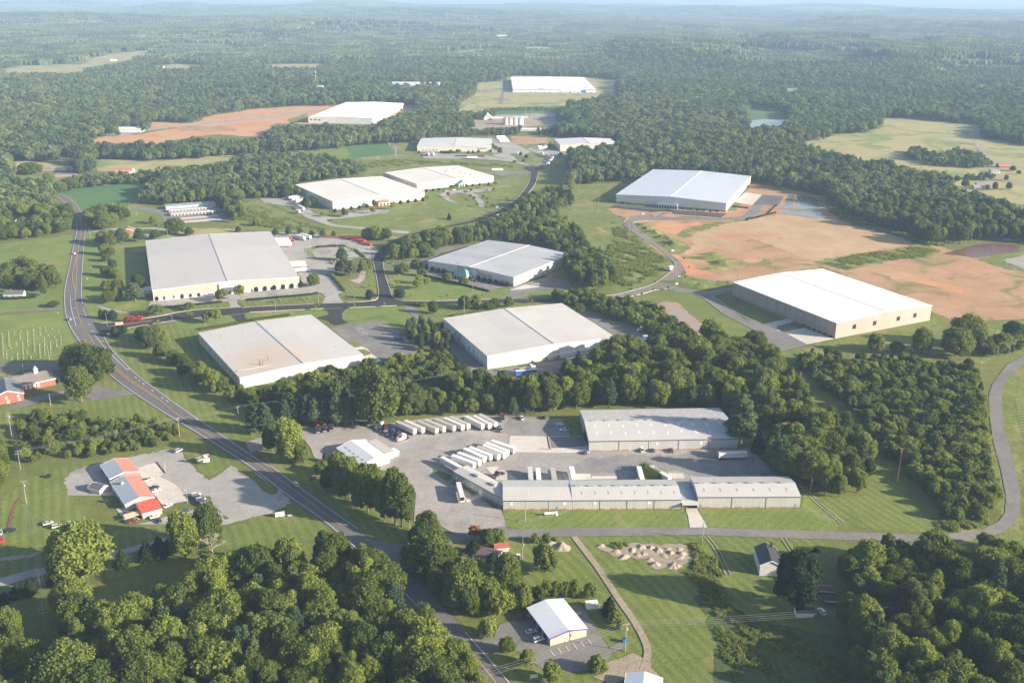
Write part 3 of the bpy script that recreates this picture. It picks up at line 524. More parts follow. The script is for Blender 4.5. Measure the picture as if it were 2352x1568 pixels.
hr=PTS(['M1',(430,238),(500,262),(560,298),(610,350),(650,410),(668,470),(672,520),(662,600),(655,700),(648,800),(641,900),(638,980),(642,1085)])
hr2=PTS(['L1',(888,425),(960,535),(1150,730),(1370,900),(1600,1065),(1860,1240),(2240,1497),'B2',(200,690),(380,825),(760,1098),(925,1213)]); hr3=PTS(['B5',(650,955),(760,1080),(985,1340)])
stripes('edge_line', ribbon(hl,.24,Z_P)+ribbon(hr,.24,Z_P)+ribbon(hr2,.24,Z_P)+ribbon(hr3,.24,Z_P), M['paint_w'])
cy=PTS(['M1',(425,246),(540,320),(600,385),(630,440),(638,500),(628,600),(612,690),(602,760),(600,850),(595,1000),'L1',(643,90),(660,200),(700,320)])
cy2=PTS(['M1',(612,690),(590,780),(572,860),(570,930),(592,1020)]); cy3=PTS(['L1',(710,420),(745,395),(810,490)]); cy3b=PTS(['L1',(706,425),(750,485)])
cy4=PTS(['L1',(940,640),(1080,765),(1250,880),(1350,950),(1500,1075),(1740,1230),(1990,1385),(2180,1497),'B2',(0,612),(350,860),(775,1180)]); cy5=PTS(['L1',(940,670),(1100,800),(1250,895),(1350,958)]); cy6=PTS(['B5',(90,480),(150,540)]); cy7=PTS(['B5',(700,1120),(790,1215),(885,1340)])
stripes('centre_line', sum([ribbon(a,.14,Z_P,o_) for a in (cy,cy4,cy6,cy7) for o_ in (-.2,.2)],[])+ribbon(cy2,.3,Z_P)+ribbon(cy3,.3,Z_P)+ribbon(cy3b,.3,Z_P)+ribbon(cy5,.3,Z_P), M['paint_y'])
hat=[]
for t in range(6):
    a=G('L1',*[(970,690),(1020,735),(1075,775),(1140,820),(1200,862),(960,665)][t]); hat+=ribbon([a,(a[0]+1.6,a[1]+2.4)],.3,Z_P)
for t in range(7):
    a=G('M1',575+t*2,820+t*20); hat+=ribbon([a,(a[0]+3.2,a[1]+3.0)],.25,Z_P)
for a,b in (((740,445),(770,425)),((755,470),(790,450))): hat+=ribbon([G('L1',*a),G('L1',*b)],.25,Z_P)
stripes('hatching',hat,M['paint_y'])
stripes('lane_line', ribbon(PTS(['L1',(600,100),(615,200),(650,330)]),.25,Z_P)+ribbon(PTS(['L1',(800,395),(900,520),(1090,710)]),.25,Z_P)+ribbon(PTS(['L1',(1100,720),(1250,845),(1440,980),(1740,1160)]),.35,Z_P,0,(1.5,6))+ribbon(PTS(['L1',(700,100),(720,200),(770,330),(800,395)]),.35,Z_P,0,(1.2,5))+ribbon(PTS(['M1',(553,940),(550,1080)]),.3,Z_P,0,(1.2,4)), M['paint_w'])
def arrow(k,x,y,x2,y2):
    a=Vector(G(k,x,y)); b=Vector(G(k,x2,y2)); d=(b-a).normalized(); n=Vector((-d.y,d.x)); q=[]
    p=lambda f,s: (*(a+d*f+n*s),Z_P)
    return [[p(-1.6,-.12),p(.4,-.12),p(.4,.12),p(-1.6,.12)],[p(.4,-.5),p(1.7,0),p(.4,.5),p(.4,.5)][:3]]
stripes('turn_arrow', sum([arrow('L1',*a) for a in ((622,104,650,106),(630,180,658,182),(650,263,680,266),(872,462,895,465),(975,575,1000,578),(1098,700,1120,704))],[]), M['paint_w'])
def bays(k,a,b,n,dx,dy,z=Z_P):
    A=Vector(G(k,*a)); B=Vector(G(k,*b)); D=Vector(G(k,a[0]+dx,a[1]+dy))-A; q=[]
    for i in range(n+1):
        p=A.lerp(B,i/n); q+=ribbon([tuple(p),tuple(p+D)],.16,z)
    return q
bq=bays('M3',(850,405),(1260,442),26,-20,12)+bays('M3',(1400,460),(1880,495),30,-22,14)+bays('M3',(830,425),(1180,462),22,-18,10)+bays('M3',(1400,485),(1820,515),26,-20,10)
bq+=bays('L2',(1520,345),(1660,322),9,-2,-0)[:0]+bays('L2',(1530,352),(1590,410),9,60,-10)+bays('L2',(1600,335),(1730,420),9,-70,12)+bays('L2',(1720,300),(1880,385),10,60,5)+bays('L2',(1370,370),(1440,430),6,70,-5)
bq+=bays('M2',(1400,950),(1960,1075),30,-18,10)+bays('M2',(800,530),(1090,475),16,-20,-12)+bays('M2',(350,490),(410,525),6,45,-10)+bays('M2',(450,480),(540,510),7,30,15)
bq+=bays('M2',(610,1010),(700,1105),12,30,-6)+bays('B5',(1270,1090),(1540,1010),5,28,40)
stripes('parking_lines',bq,M['paint_w'])
stripes('yard_joint',ribbon(PTS(['B3',(402,330),(418,412)]),.8,Z_P)+ribbon(PTS(['B3',(350,413),(430,416)]),.5,Z_P)+ribbon(PTS(['B1',(1338,210),(1412,305)]),.7,Z_P),M['tar'])
# ---- grassed earth mounds
def mound(k,x,y,rx,ry,h,rz,mat,name='earth_mound',thing_=None):
    cx,cy=G(k,x,y); mb=MB(); nr,na=9,24; rings=[]; c_,s_=math.cos(rz),math.sin(rz)
    for i in range(nr+1):
        t=i/nr; ring=[]
        for j in range(na):
            a=2*PI*j/na; wob=1+.12*math.sin(3*a+x)+.08*math.sin(5*a+y)
            px,py=rx*t*math.cos(a)*wob, ry*t*math.sin(a)*wob
            z=h*(.5+.5*math.cos(PI*t))*(1+.12*math.sin(px*.8+y)*math.cos(py*.7)) - (.1 if i==nr else 0)
            ring.append((px*c_-py*s_, px*s_+py*c_, z))
        rings.append(ring)
    mb.loft(rings[::-1]); o=mb.build(name,mat,loc=(cx,cy,.06),smooth=True)
    if thing_: tag(o,*thing_)
    else: o['kind']='structure'
for a in ((1100,590,9,6,2),(1150,625,9,7,2.4),(1210,660,13,8,3.2),(1310,715,16,9,3.6),(1400,770,17,10,3.8)): mound('M3',a[0],a[1],a[2],a[3],a[4],-.5,M['meadow'])
for a in ((1770,865,15,8,2.6,0),(1740,905,28,7,2.6,-.1),(1860,955,17,10,3,-.4),(1790,1005,20,5,2,0)): mound('M3',*a[:2],a[2],a[3],a[4],a[5],M['meadow'])
for a in ((1500,1140,26,10,2.6,-.3),(1680,1160,16,9,2.4,-.1),(1850,1165,18,7,1.8,.1)): mound('M3',*a[:2],a[2],a[3],a[4],a[5],M['meadow'])
gp=[(865,1100),(925,1140),(975,1090),(1030,1075),(1050,1115),(1100,1080),(1095,1155),(1150,1095),(1180,1130),(1125,1190),(1210,1085),(1235,1110),(1290,1085),(1300,1115),(1295,1145),(1250,1195),(1015,1130),(1275,1195),(760,1068)]
for i,(x,y) in enumerate(gp): mound('B3',x+4*math.sin(i*5),y+4*math.cos(i*3),3.1+.6*math.sin(i),2.5+.5*math.cos(i*2),0.85+.3*math.sin(i*3),i*.7,M['pile'],'gravel_pile',('tan gravel pile in the cluster of piles on the field south of the road','gravel pile','tan gravel piles dumped on the field'))
mound('B3',500,1070,4,5,1.8,.3,M['track'],'gravel_pile',('lone light brown earth pile between the field bushes and the dirt track','earth pile')); mound('B3',425,1050,4,3,1.4,.3,M['track'],'gravel_pile',('low weedy earth pile between two clumps of bushes near the road','earth pile'))
# ---------------------------------------------------------------- TREES
_ico={}
def ico(sub):
    if sub not in _ico:
        b=bmesh.new(); bmesh.ops.create_icosphere(b,subdivisions=sub,radius=1.0)
        _ico[sub]=(np.array([v.co[:] for v in b.verts]), np.array([[v.index for v in f.verts] for f in b.faces])); b.free()
    return _ico[sub]
def raw_mesh(name, V, quads, tris, mats, qm=0, tm=0, smooth=False):
    me=bpy.data.meshes.new(name); nq,nt_=len(quads),len(tris)
    me.vertices.add(len(V)); me.vertices.foreach_set('co',np.asarray(V,dtype=np.float32).ravel())
    me.loops.add(nq*4+nt_*3); me.loops.foreach_set('vertex_index',np.concatenate([np.asarray(quads,dtype=np.int32).ravel(),np.asarray(tris,dtype=np.int32).ravel()]))
    me.polygons.add(nq+nt_)
    me.polygons.foreach_set('loop_start',np.concatenate([np.arange(nq)*4, nq*4+np.arange(nt_)*3]).astype(np.int32))
    me.polygons.foreach_set('loop_total',np.concatenate([np.full(nq,4),np.full(nt_,3)]).astype(np.int32))
    for m in mats: me.materials.append(m)
    me.polygons.foreach_set('material_index',np.concatenate([np.full(nq,qm) if np.isscalar(qm) else qm,np.full(nt_,tm) if np.isscalar(tm) else tm]).astype(np.int32))
    me.update(calc_edges=True); me.validate(); return me
def leaf_quads(P, N, size, r, asp=.7, jit=.6):
    n=len(P); N=N+r.normal(size=(n,3))*jit; N/=np.linalg.norm(N,axis=1)[:,None]+1e-9
    A=np.cross(N,r.normal(size=(n,3))); A/=np.linalg.norm(A,axis=1)[:,None]+1e-9; B=np.cross(N,A)
    s=(size*(.6+.8*r.random(n)))[:,None]*.5; A=A*s; B=B*s*asp
    V=np.stack([P-A-B*.6,P+A*.6-B,P+A+B*.6,P-A*.6+B],1).reshape(-1,3)
    return V, np.arange(n*4).reshape(n,4)
def lobes_crown(lobes, per_area, size, r, core=.8, sub=1, jit=.6, squash=1.0):
    """lobes: array (x,y,z,radius); leaves on lobe shells not buried in other lobes, plus rough solid cores added to block light"""
    C=lobes[:,:3]; R=lobes[:,3]; PV=[];NV=[]
    for c,rd in zip(C,R):
        n=int(per_area*rd*rd); d=r.normal(size=(n,3)); d/=np.linalg.norm(d,axis=1)[:,None]
        rr=rd*(1+r.normal(size=(n,1))*.11+(r.random((n,1))<.28)*r.random((n,1))*.42); p=c+d*rr*np.array([1,1,squash])
        dist=np.linalg.norm((p[:,None,:]-C[None])/np.array([1,1,squash]),axis=2)-R[None]*.86
        keep=(dist.min(axis=1)>-.02*rd); p=p[keep]; d=d[keep]; PV.append(p); NV.append(d)
    P=np.concatenate(PV); N=np.concatenate(NV); V,Q=leaf_quads(P,N,size,r,jit=jit)
    iv,jf=ico(sub); CV=[];CF=[];o=len(V)  # cores are added solids that stop light passing through the crown
    for c,rd in zip(C,R):
        CV.append(c+iv*np.array([1,1,squash])*rd*core*(1+r.normal(size=(len(iv),1))*.09)); CF.append(jf+o); o+=len(iv)
    return np.concatenate([V]+CV), Q, np.concatenate(CF)
def dome_lobes(r, n, rx, rz, zc, lr, cut=1.75):
    L=[]
    for i in range(n):
        t=(i+.5)/n; zz=1-cut*t; a=i*2.399+r.random()*.6; q=math.sqrt(max(0,1-zz*zz)); k=.70+.26*r.random()
        L.append((rx*q*k*math.cos(a), rx*q*k*math.sin(a), zc+rz*zz*k, lr*(.6+.75*r.random())*(1.0 if zz>-.3 else .8)))
    L.append((0,0,zc,min(rx,rz)*.62)); return np.array(L)
def trunk_mesh(name, h, r0, mat, limbs=6, zs=.35, spread=2.5, r=None):
    r=r or np.random.default_rng(1); mb=MB(); top=(r.normal()*.3,r.normal()*.3,h)
    mb.cyl((0,0,-.1),(0,0,.5),r0*1.5,8,r0*1.05,False); mb.cyl((0,0,.5),top,r0*1.05,7,r0*.3,False)
    for i in range(limbs):
        z=h*(zs+(1-zs)*i/limbs*.9); a=i*2.4+r.random(); l=spread*(1-.4*i/limbs)
        q=(l*math.cos(a),l*math.sin(a),z+l*.7); mb.cyl((0,0,z),q,r0*.42,5,r0*.12,False)
    return mb.mesh(name,mat)
PROTO={}   # kind -> list of dict(crown, trunk, h, r)
def add_proto(kind, crown, trunk, h): PROTO.setdefault(kind,[]).append(dict(crown=crown,trunk=trunk,h=h))
def make_protos():
    for v in range(4):     # broad hardwood 15 m
        r=np.random.default_rng(10+v); L=dome_lobes(r,62+6*v,5.3,6.6,7.9,1.3,1.55); L[:,0]*=1+.18*r.normal(); L[:,1]*=1+.12*r.normal(); L[:,0]+=L[:,2]*r.normal()*.05
        V,Q,T=lobes_crown(L,125,.58,r,core=.78,jit=.8); add_proto('oak',raw_mesh('oak_crown',V,Q,T,[M['leaf']]),trunk_mesh('oak_trunk',10,.38,M['bark'],r=r),15.3)
    for v in range(3):     # tall poplar 20 m
        r=np.random.default_rng(30+v); L=dome_lobes(r,64,4.0,8.9,10.6,1.2,1.6); L[:,0]+=np.sin(L[:,2]*.6+v)*.5
        V,Q,T=lobes_crown(L,125,.58,r,core=.78,jit=.8); add_proto('poplar',raw_mesh('poplar_crown',V,Q,T,[M['leaf_y'] if v==1 else M['leaf']]),trunk_mesh('poplar_trunk',15,.34,M['bark'],r=r,spread=2),20.4)
    for v in range(3):     # pine with layered limbs, 16 m
        r=np.random.default_rng(50+v); L=[]
        for k in range(11):
            z=4.2+11*k/10; R_=(4.1 if k>1 else 3.0)*(1-(z-4)/12.5)**.75+.35; n=max(2,int(R_*2.6))
            for j in range(n):
                a=2*PI*j/n+k*1.3+r.random()*.5; q=R_*(.62+.3*r.random()); L.append((q*math.cos(a),q*math.sin(a),z+r.normal()*.3,.62+.5*r.random()*R_/3))
            L.append((0,0,z,R_*.42))
        V,Q,T=lobes_crown(np.array(L),190,.48,r,core=.60,squash=.62,jit=.9); add_proto('pine',raw_mesh('pine_crown',V,Q,T,[M['leaf_p']]),trunk_mesh('pine_trunk',15,.3,M['bark'],r=r,spread=2.4,limbs=9),16.3)
    for v in range(3):     # low round young hardwood / vine-covered, 8 m
        r=np.random.default_rng(70+v); L=dome_lobes(r,30+3*v,3.5,3.8,3.8,.95,1.55); L[:,0]*=1+.15*r.normal()
        V,Q,T=lobes_crown(L,150,.48,r,core=.78,jit=.8); add_proto('young',raw_mesh('young_tree_crown',V,Q,T,[M['leaf_y'] if v==2 else M['leaf']]),trunk_mesh('young_tree_trunk',5,.15,M['bark'],limbs=4,r=r,spread=1.5),8.3)
    r=np.random.default_rng(90); # clipped dome evergreen 3.6 m
    L=np.array([(0,0,1.3,1.25),(0,0,2.0,1.1),(0,0,2.7,.85)]); V,Q,T=lobes_crown(L,340,.28,r,core=.93,sub=2,jit=.5); add_proto('dome',raw_mesh('dome_crown',V,Q,T,[M['leaf_d']]),trunk_mesh('dome_trunk',1.2,.12,M['bark'],limbs=0,r=r),3.6)
    for v in range(2):     # small ornamental street tree 6 m
        r=np.random.default_rng(92+v); L=dome_lobes(r,14,2.0,2.0,3.9,.85); V,Q,T=lobes_crown(L,150,.45,r); add_proto('ornamental',raw_mesh('ornamental_crown',V,Q,T,[M['leaf'] if v==0 else M['leaf_y']]),trunk_mesh('ornamental_trunk',3.8,.12,M['bark'],limbs=4,r=r,spread=1),6.1)
    r=np.random.default_rng(95); L=dome_lobes(r,9,.95,1.3,2.3,.5); V,Q,T=lobes_crown(L,200,.3,r); add_proto('sapling',raw_mesh('sapling_crown',V,Q,T,[M['leaf_y']]),trunk_mesh('sapling_trunk',2.3,.06,M['bark'],limbs=3,r=r,spread=.6),3.8)
    r=np.random.default_rng(96); L=np.array([(r.normal()*.25,r.normal()*.25,1+6*k/9,2.0*(1-k/10.5)) for k in range(10)]+[(1.7*(1-k/11)*math.cos(k*2.4),1.7*(1-k/11)*math.sin(k*2.4),1+5.5*k/10,.75*(1-k/14)) for k in range(11)])
    V,Q,T=lobes_crown(L,170,.5,r,core=.85); add_proto('cedar',raw_mesh('cedar_crown',V,Q,T,[M['leaf_d']]),trunk_mesh('cedar_trunk',3,.2,M['bark'],limbs=0,r=r),7.9)
    for kd,mt in (('crimson','leaf_r'),('rusty','leaf_o')):
        r=np.random.default_rng(97); L=dome_lobes(r,14,2.2,1.7,3.3,.85); V,Q,T=lobes_crown(L,150,.45,r); add_proto(kd,raw_mesh(kd+'_crown',V,Q,T,[M[mt]]),trunk_mesh(kd+'_trunk',3.2,.12,M['bark'],limbs=4,r=r,spread=1),5.3)
    r=np.random.default_rng(99); L=dome_lobes(r,46,6.2,7.0,8.2,1.7); V,Q,T=lobes_crown(L,90,.6,r,core=.9); add_proto('magnolia',raw_mesh('magnolia_crown',V,Q,T,[M['leaf_d']]),trunk_mesh('magnolia_trunk',9,.4,M['bark'],r=r),16.0)
    # bare dead tree 12 m
    mb=MB(); r=np.random.default_rng(5)
    def br(p,d,l,rad,dep):
        q=p+d*l; mb.cyl(p,q,rad,5,rad*.6,False)
        if dep:
            for i in range(4 if dep>1 else 5): 
                e=(d+Vector(r.normal(size=3)*.62)); e.z=abs(e.z)*.7+.12; br(q if i else p.lerp(q,.7),e.normalized(),l*.66,rad*.55,dep-1)
    br(Vector((0,0,2.2)),Vector((0,0,1)),2.6,.24,4); crown=mb.mesh('bare_branches',M['bark_w']); mb2=MB(); mb2.cyl((0,0,-.1),(0,0,2.3),.36,8,.26); add_proto('bare',crown,mb2.mesh('bare_trunk',M['bark_w']),11.5)
    for v in range(2): r=np.random.default_rng(120+v); L=np.array([(r.normal()*.8,r.normal()*.8,.25+r.random()*.25,.35+r.random()*.3) for k in range(9)]); V,Q,T=lobes_crown(L,200,.32,r,core=.45,squash=.8); add_proto('weed',raw_mesh('weed_clump',V,Q,T,[M['leaf_w']]),None,1.0)
    r=np.random.default_rng(101); L=np.array([(r.normal()*.5,r.normal()*.4,.6+r.random()*.5,.6+r.random()*.3) for k in range(6)]); V,Q,T=lobes_crown(L,200,.35,r); add_proto('bush',raw_mesh('bush_crown',V,Q,T,[M['leaf']]),None,1.7)
make_protos()
N_TREE_OBJ=0
def tree_obj(kind, x, y, h, label, cat='tree', group=None, wd=1.0, var=None, z=0.0, name=None):
    """one tree: an Empty at its foot with crown and trunk children that share the kind's meshes"""
    global N_TREE_OBJ; N_TREE_OBJ+=1
    pl=PROTO[kind]; p=pl[(var if var is not None else N_TREE_OBJ)%len(pl)]; s=h/p['h']
    nm=name or {'oak':'broadleaf_tree','poplar':'poplar_tree','pine':'pine_tree','young':'young_tree','dome':'dome_shrub','ornamental':'ornamental_tree','sapling':'sapling','cedar':'cedar_tree','crimson':'crimson_tree','rusty':'rusty_tree','magnolia':'round_evergreen_tree','bare':'bare_tree','bush':'bush'}[kind]
    e=thing(nm,label,cat,(x,y,z),(x*7.13+y*3.7)%(2*PI),group); e.scale=(s*wd,s*wd,s)
    link('crown' if kind!='bare' else 'branches',p['crown'],e)
    if p['trunk']: link('trunk',p['trunk'],e)
    return e
def LT(kind,k,x,yb,yt,label,cat='tree',group=None,wpx=None,name=None,var=None):
    X,Y=G(k,x,yb); h=max(1.0,HOF(k,x,yb,yt)*1.06); wd=1.0
    if wpx:
        a=G(k,x-wpx/2,yb); b=G(k,x+wpx/2,yb); W=math.hypot(a[0]-b[0],a[1]-b[1])
        nat={'oak':13.2/15.3,'poplar':10.2/20.4,'pine':9.0/16.3,'young':8.6/8.3,'dome':2.6/3.6,'ornamental':5/6.1,'sapling':2.5/3.8,'cedar':4.4/7.9,'crimson':5.4/5.3,'rusty':5.4/5.3,'magnolia':14/16.,'bare':8/11.5,'bush':3/1.7}[kind]
        wd=W/(h*nat)*1.1
    # oak and poplar trees lowered into the ground and lengthened, so crowns start lower
    sink=.13*h if kind in ('oak','poplar') and 'palest' not in label else 0.0
    return tree_obj(kind,X,Y,h+sink,label,cat,group,wd*h/(h+sink),var,z=-sink,name=name)
TREES_TAKEN=[]
# point lists for woods
HOLES={25:[['M1',(110,110),(340,80),(600,60),(640,180),(400,215),(150,215)],['M1',(425,280),(560,375),(560,420),(430,380)],['M1',(60,430),(290,420),(300,500),(100,530)]]}
WOODS=[]     # (x,y,h,kind,wood)
WI={}
def in_poly(px,py,P):
    """vectorised even-odd test"""
    inside=np.zeros(len(px),bool); n=len(P)
    for i in range(n):
        x1,y1=P[i]; x2,y2=P[(i+1)%n]
        if y1==y2: continue
        c=((y1>py)!=(y2>py)); xin=(x2-x1)*(py-y1)/(y2-y1)+x1; inside^= c&(px<xin)
    return inside
def scatter(P, sp, seed=0, jit=.42):
    r=np.random.default_rng(seed); P=np.array(P); x0,y0=P.min(0); x1,y1=P.max(0)
    nx,ny=int((x1-x0)/sp)+2,int((y1-y0)/(sp*.87))+2; gx,gy=np.meshgrid(np.arange(nx),np.arange(ny)); 
    X=(x0+(gx+.5*(gy%2))*sp).ravel()+r.normal(size=nx*ny)*sp*jit*.6; Y=(y0+gy*sp*.87).ravel()+r.normal(size=nx*ny)*sp*jit*.6
    m=in_poly(X,Y,P.tolist()); return X[m],Y[m]
def hid(X,Y,h,C):
    # a canopy of height h at (X,Y) would cover the clearing C behind it as seen from the camera
    d=np.hypot(X,Y); out=np.zeros(len(X),bool)
    for f in (0,.3,.6,.85): k=1+f*h/CAM_H; out|=in_poly(X*k,Y*k,C)
    return out
def visible(X,Y,mar=60):
    th=PITCH; de=Y*math.cos(th)+CAM_H*math.sin(th); u=1176+F_PX*X/de; v=784-F_PX*((Y*math.sin(th))-(CAM_H)*math.cos(th))/de
    return (u>-mar-2500/np.maximum(de,1)*10)&(u<2352+mar+2500/np.maximum(de,1)*10)&(v<1568+500)
def wood(name, lst, sp, hmin, hmax, kinds, seed=0, world=None, hv=.5):
    """kinds: list of (kind, weight)"""
    P=world or PTS(lst); X,Y=scatter(P,sp,seed); m=visible(X,Y,90); X,Y=X[m],Y[m]
    for hp in HOLES.get(seed,[]): q=~in_poly(X,Y,PTS(hp)); X,Y=X[q],Y[q]
    if seed==20:
        for C in CLEAR:
            if np.hypot(*np.array(C).T).max()>1300 and np.array(C)[:,0].min()>350: q=~hid(X,Y,15,C); X,Y=X[q],Y[q]
    r=np.random.default_rng(seed+1000); ks=[k for k,_ in kinds]; wts=np.array([q for _,q in kinds],float); wts/=wts.sum()
    K=r.choice(len(ks),size=len(X),p=wts); Hh=hmin+(hmax-hmin)*(r.random(len(X))*1.1-.05+.35*np.sin(X/33+seed)*np.cos(Y/41))
    Hh=np.clip(Hh,hmin*.6,hmax*1.2)
    if ks==['weed']: q=(np.sin(X/9+seed)*np.cos(Y/11)+np.sin(X/4.1+Y/5.3)*.6+r.random(len(X))*.8)>.15; X,Y,Hh,K=X[q],Y[q],Hh[q],K[q]
    for x,y,h,k in zip(X,Y,Hh,K): WOODS.append((float(x),float(y),float(h),ks[k],name))
# ---------------------------------------------------------------- woods (outline of the ground they stand on)
MIX=[('oak',5),('poplar',3),('pine',1),('young',.6)]; TALL=[('poplar',5),('oak',4),('pine',1)]; YNG=[('young',5),('oak',1.2),('pine',.8)]; PIN=[('pine',5),('poplar',1)]
wood('dense wood in the bottom left corner',['P',(150,1425),(215,1400),(260,1425),(330,1425),(430,1405),(480,1365),(560,1345),(640,1330),(720,1300),(790,1300),(880,1368),(955,1442),(1040,1532),(1115,1630),(1160,1760),(100,1760),(150,1560)],8.6,14,21,MIX,1)
wood('dense wood in the bottom left corner',['P',(-60,1475),(30,1470),(66,1510),(76,1620),(90,1760),(-60,1760)],7.5,11,16,YNG,2)
wood('tree belt around the brown-roofed house',['P',(945,1300),(975,1275),(1030,1290),(1050,1335),(1110,1370),(1190,1385),(1180,1410),(1100,1420),(1020,1400),(960,1350)],8,11,16,[('oak',4),('young',2),('pine',2)],3)
wood('wood in the bottom right corner',['P',(1905,1350),(1940,1300),(2050,1290),(2150,1305),(2300,1350),(2420,1400),(2450,1760),(2050,1760),(1960,1600),(1930,1500),(1900,1420)],9.2,13,21,TALL,4)
wood('thicket below the rural road',['B4',(1000,870),(1180,880),(1300,950),(1300,1100),(1150,1000),(950,920)],7,6,9,YNG,5)
wood('vine-covered thicket between the power line and the rural road',['L4',(805,768),(910,732),(1030,730),(1180,760),(1300,745),(1500,735),(1700,790),(1960,800),(2030,850),(2060,1000),'B4',(1060,380),(1100,560),(1130,660),(1060,745),(870,748),(820,655),(722,552),(590,430),(485,292),(365,162),(230,52)],5.3,4.5,9.5,YNG,6)
wood('scrub at the foot of the beige warehouse slope',['L4',(2080,640),(2250,600),(2352,620),(2352,680),(2150,740),(2060,740)],8,5,9,YNG,7)
wood('tall wood behind the long grey sheds',['L3',(1420,850),(1540,790),(1700,720),(1900,700),(2100,720),(2352,740),'L4',(330,700),(520,690),(610,740),(660,800),(740,890),(800,1000),(850,1090),(830,1170),(600,1230),(500,1120),(330,1140),'B3',(1600,150),(620,145),(560,190),(450,185),(330,180),(200,175),'L3',(700,1170),(1000,1000),(1250,920)],8.8,14,22,TALL,8)
wood('woods beside the gravel drive',['B3',(1850,680),(1950,590),(1900,480),(2000,300),(1750,250),(1800,180),(2100,200),(2300,330),'B4',(330,330),(440,430),(480,560),(450,620),(340,625),(230,600),(130,520)],7.6,12,19,TALL,9)
wood('young woods between the white warehouses and the truck yard',['L2',(640,905),(760,930),(880,870),(1000,830),(1250,760),(1480,700),(1640,670),(1850,640),(2050,600),(2352,600),'L3',(160,700),(330,830),(430,900),(520,955),(760,975),(1000,975),(1200,960),(1380,900),(1400,920),(1250,990),(1000,1010),(600,1010),(300,1000),(-100,930),'L2',(1900,950),(1500,900),(1100,960),(900,1010),(700,980)],6.2,4.5,8.5,YNG,10)
wood('trees in front of the truck yard fence',['L2',(1750,1000),(1950,960),(2150,1000),(2352,980),'L3',(100,950),(700,970),(1000,990),(1250,960),(1300,1080),(1260,1160),(1100,1195),(600,1210),(400,1200),(0,1210),'L2',(1900,1130),(1780,1110)],8.2,9,15,[('oak',4),('poplar',3),('young',2),('pine',1)],11)
wood('row of big conifers above the truck yard',['L2',(780,960),(900,1010),(1100,980),(1300,970),(1500,980),(1560,1080),(1560,1160),(1350,1185),(1150,1190),(1000,1150),(800,1060)],8.5,13,17,PIN,12)
wood('thicket by the red-roofed shop',['L1',(150,1220),(280,1110),(600,1090),(760,1130),(830,1200),(700,1330),(480,1440),(300,1500),(200,1500),(120,1350)],6.6,5,9,YNG,13)
wood('scrub bank by the red-roofed shop',['L1',(760,1150),(1100,1140),(1350,1150),(1500,1200),(1560,1280),(1400,1340),(1000,1440),(700,1480),(500,1460),(800,1250)],5.2,2.5,5,[('young',1)],14)
wood('trees on the left edge',['B1',(-120,0),(30,100),(70,250),(60,420),(0,560),(-120,560)],8,9,13,MIX,15)
wood('conifer clump beside the car park',['L2',(1950,390),(2100,330),(2200,360),(2280,430),(2352,470),(2352,600),(2230,590),(2110,560),(2000,470)],8,9,13,PIN,16)
wood('tree belt along the back of the pale warehouse',['L3',(1090,195),(1250,180),(1450,190),(1600,250),(1800,300),(2000,360),(2150,440),(2300,560),(2352,640),(2250,680),(2100,640),(2000,560),(1900,480),(1750,400),(1600,385),(1420,300),(1250,262),(1100,235)],7,7,11,[('young',4),('oak',2),('poplar',1)],17)
wood('green belt behind the sofa warehouse',['M2',(1085,870),(1110,810),(1230,760),(1390,700),(1560,690),(1740,640),(1900,600),(2060,520),(2180,430),(2300,380),(2352,360),'M3',(60,330),(220,300),(430,250),(440,420),(300,440),(300,560),(420,640),(560,800),(560,870),(300,860),(200,800),(0,770),'M2',(2190,745),(1890,712),(1740,745),(1540,760),(1480,800),(1450,860),(1250,865),(1120,880)],9,9,15,MIX,18)
wood('clump of tall trees by the meadow',['M3',(370,1010),(440,950),(560,920),(700,960),(800,1040),(830,1180),(700,1225),(520,1225),(430,1120)],8.5,14,20,TALL,19)
wood('long forest east of the park',['M3',(390,215),(540,215),(700,205),(1060,180),(1180,110),(2130,195),(2350,210),'M4',(220,120),(430,145),(640,180),(720,270),(830,350),(1000,430),(1250,480),(1400,560),(1560,610),(1740,600),(1900,590),(2120,570),(2352,585),(2700,640),'T3',(2700,1550),(2352,1480),(2100,1400),(1950,1330),(1850,1210),(1700,1200),(1500,1160),(1300,1120),(1100,1070),(950,1040),(830,980),(740,950),(640,890),(500,890),(480,700),(300,700),(100,670),(0,680),'T2',(1900,690),(1780,690),(1560,740),(1480,800),(1600,850),(1640,925),(1900,950),(1920,1010),(1560,1060),(1550,1230)],11,13,20,[('oak',5),('poplar',4),('pine',1.5)],20)
wood('groves beside the pasture pond',['T3',(700,900),(780,850),(900,810),(1150,790),(1400,800),(1390,860),(1280,895),(1120,900),(1020,940),(850,965)],11,14,18,TALL,21)
wood('long grove in the pasture',['T3',(1540,1060),(1600,1020),(1760,1060),(1900,1030),(2040,1060),(2140,1130),(2040,1135),(1900,1125),(1760,1115),(1620,1080)],10,8,13,[('oak',3),('young',2)],22)
wood('woods at the edge of the pasture',['T3',(2070,900),(2100,860),(2352,850),(2600,860),(2600,990),(2352,985),(2180,940)],11,13,18,PIN+[('oak',2)],23)
wood('gardens of the farm houses',['T3',(1940,1200),(2000,1195),(2150,1190),(2130,1215),(1980,1220)],10,6,9,YNG,24)
wood('woods along the far left road',['M1',(-150,620),(-150,80),(60,100),(180,180),(390,210),(430,270),(540,370),(575,450),(560,540),(400,580),(200,610),(40,620)],9.5,10,16,[('oak',5),('young',1),('poplar',1)],25)
wood('clump behind the white cottage',['M1',(-40,960),(60,850),(200,830),(340,850),(460,900),(480,980),(420,1000),(320,1010),(200,1000),(60,1000)],8.5,9,14,[('oak',4),('young',1)],26)
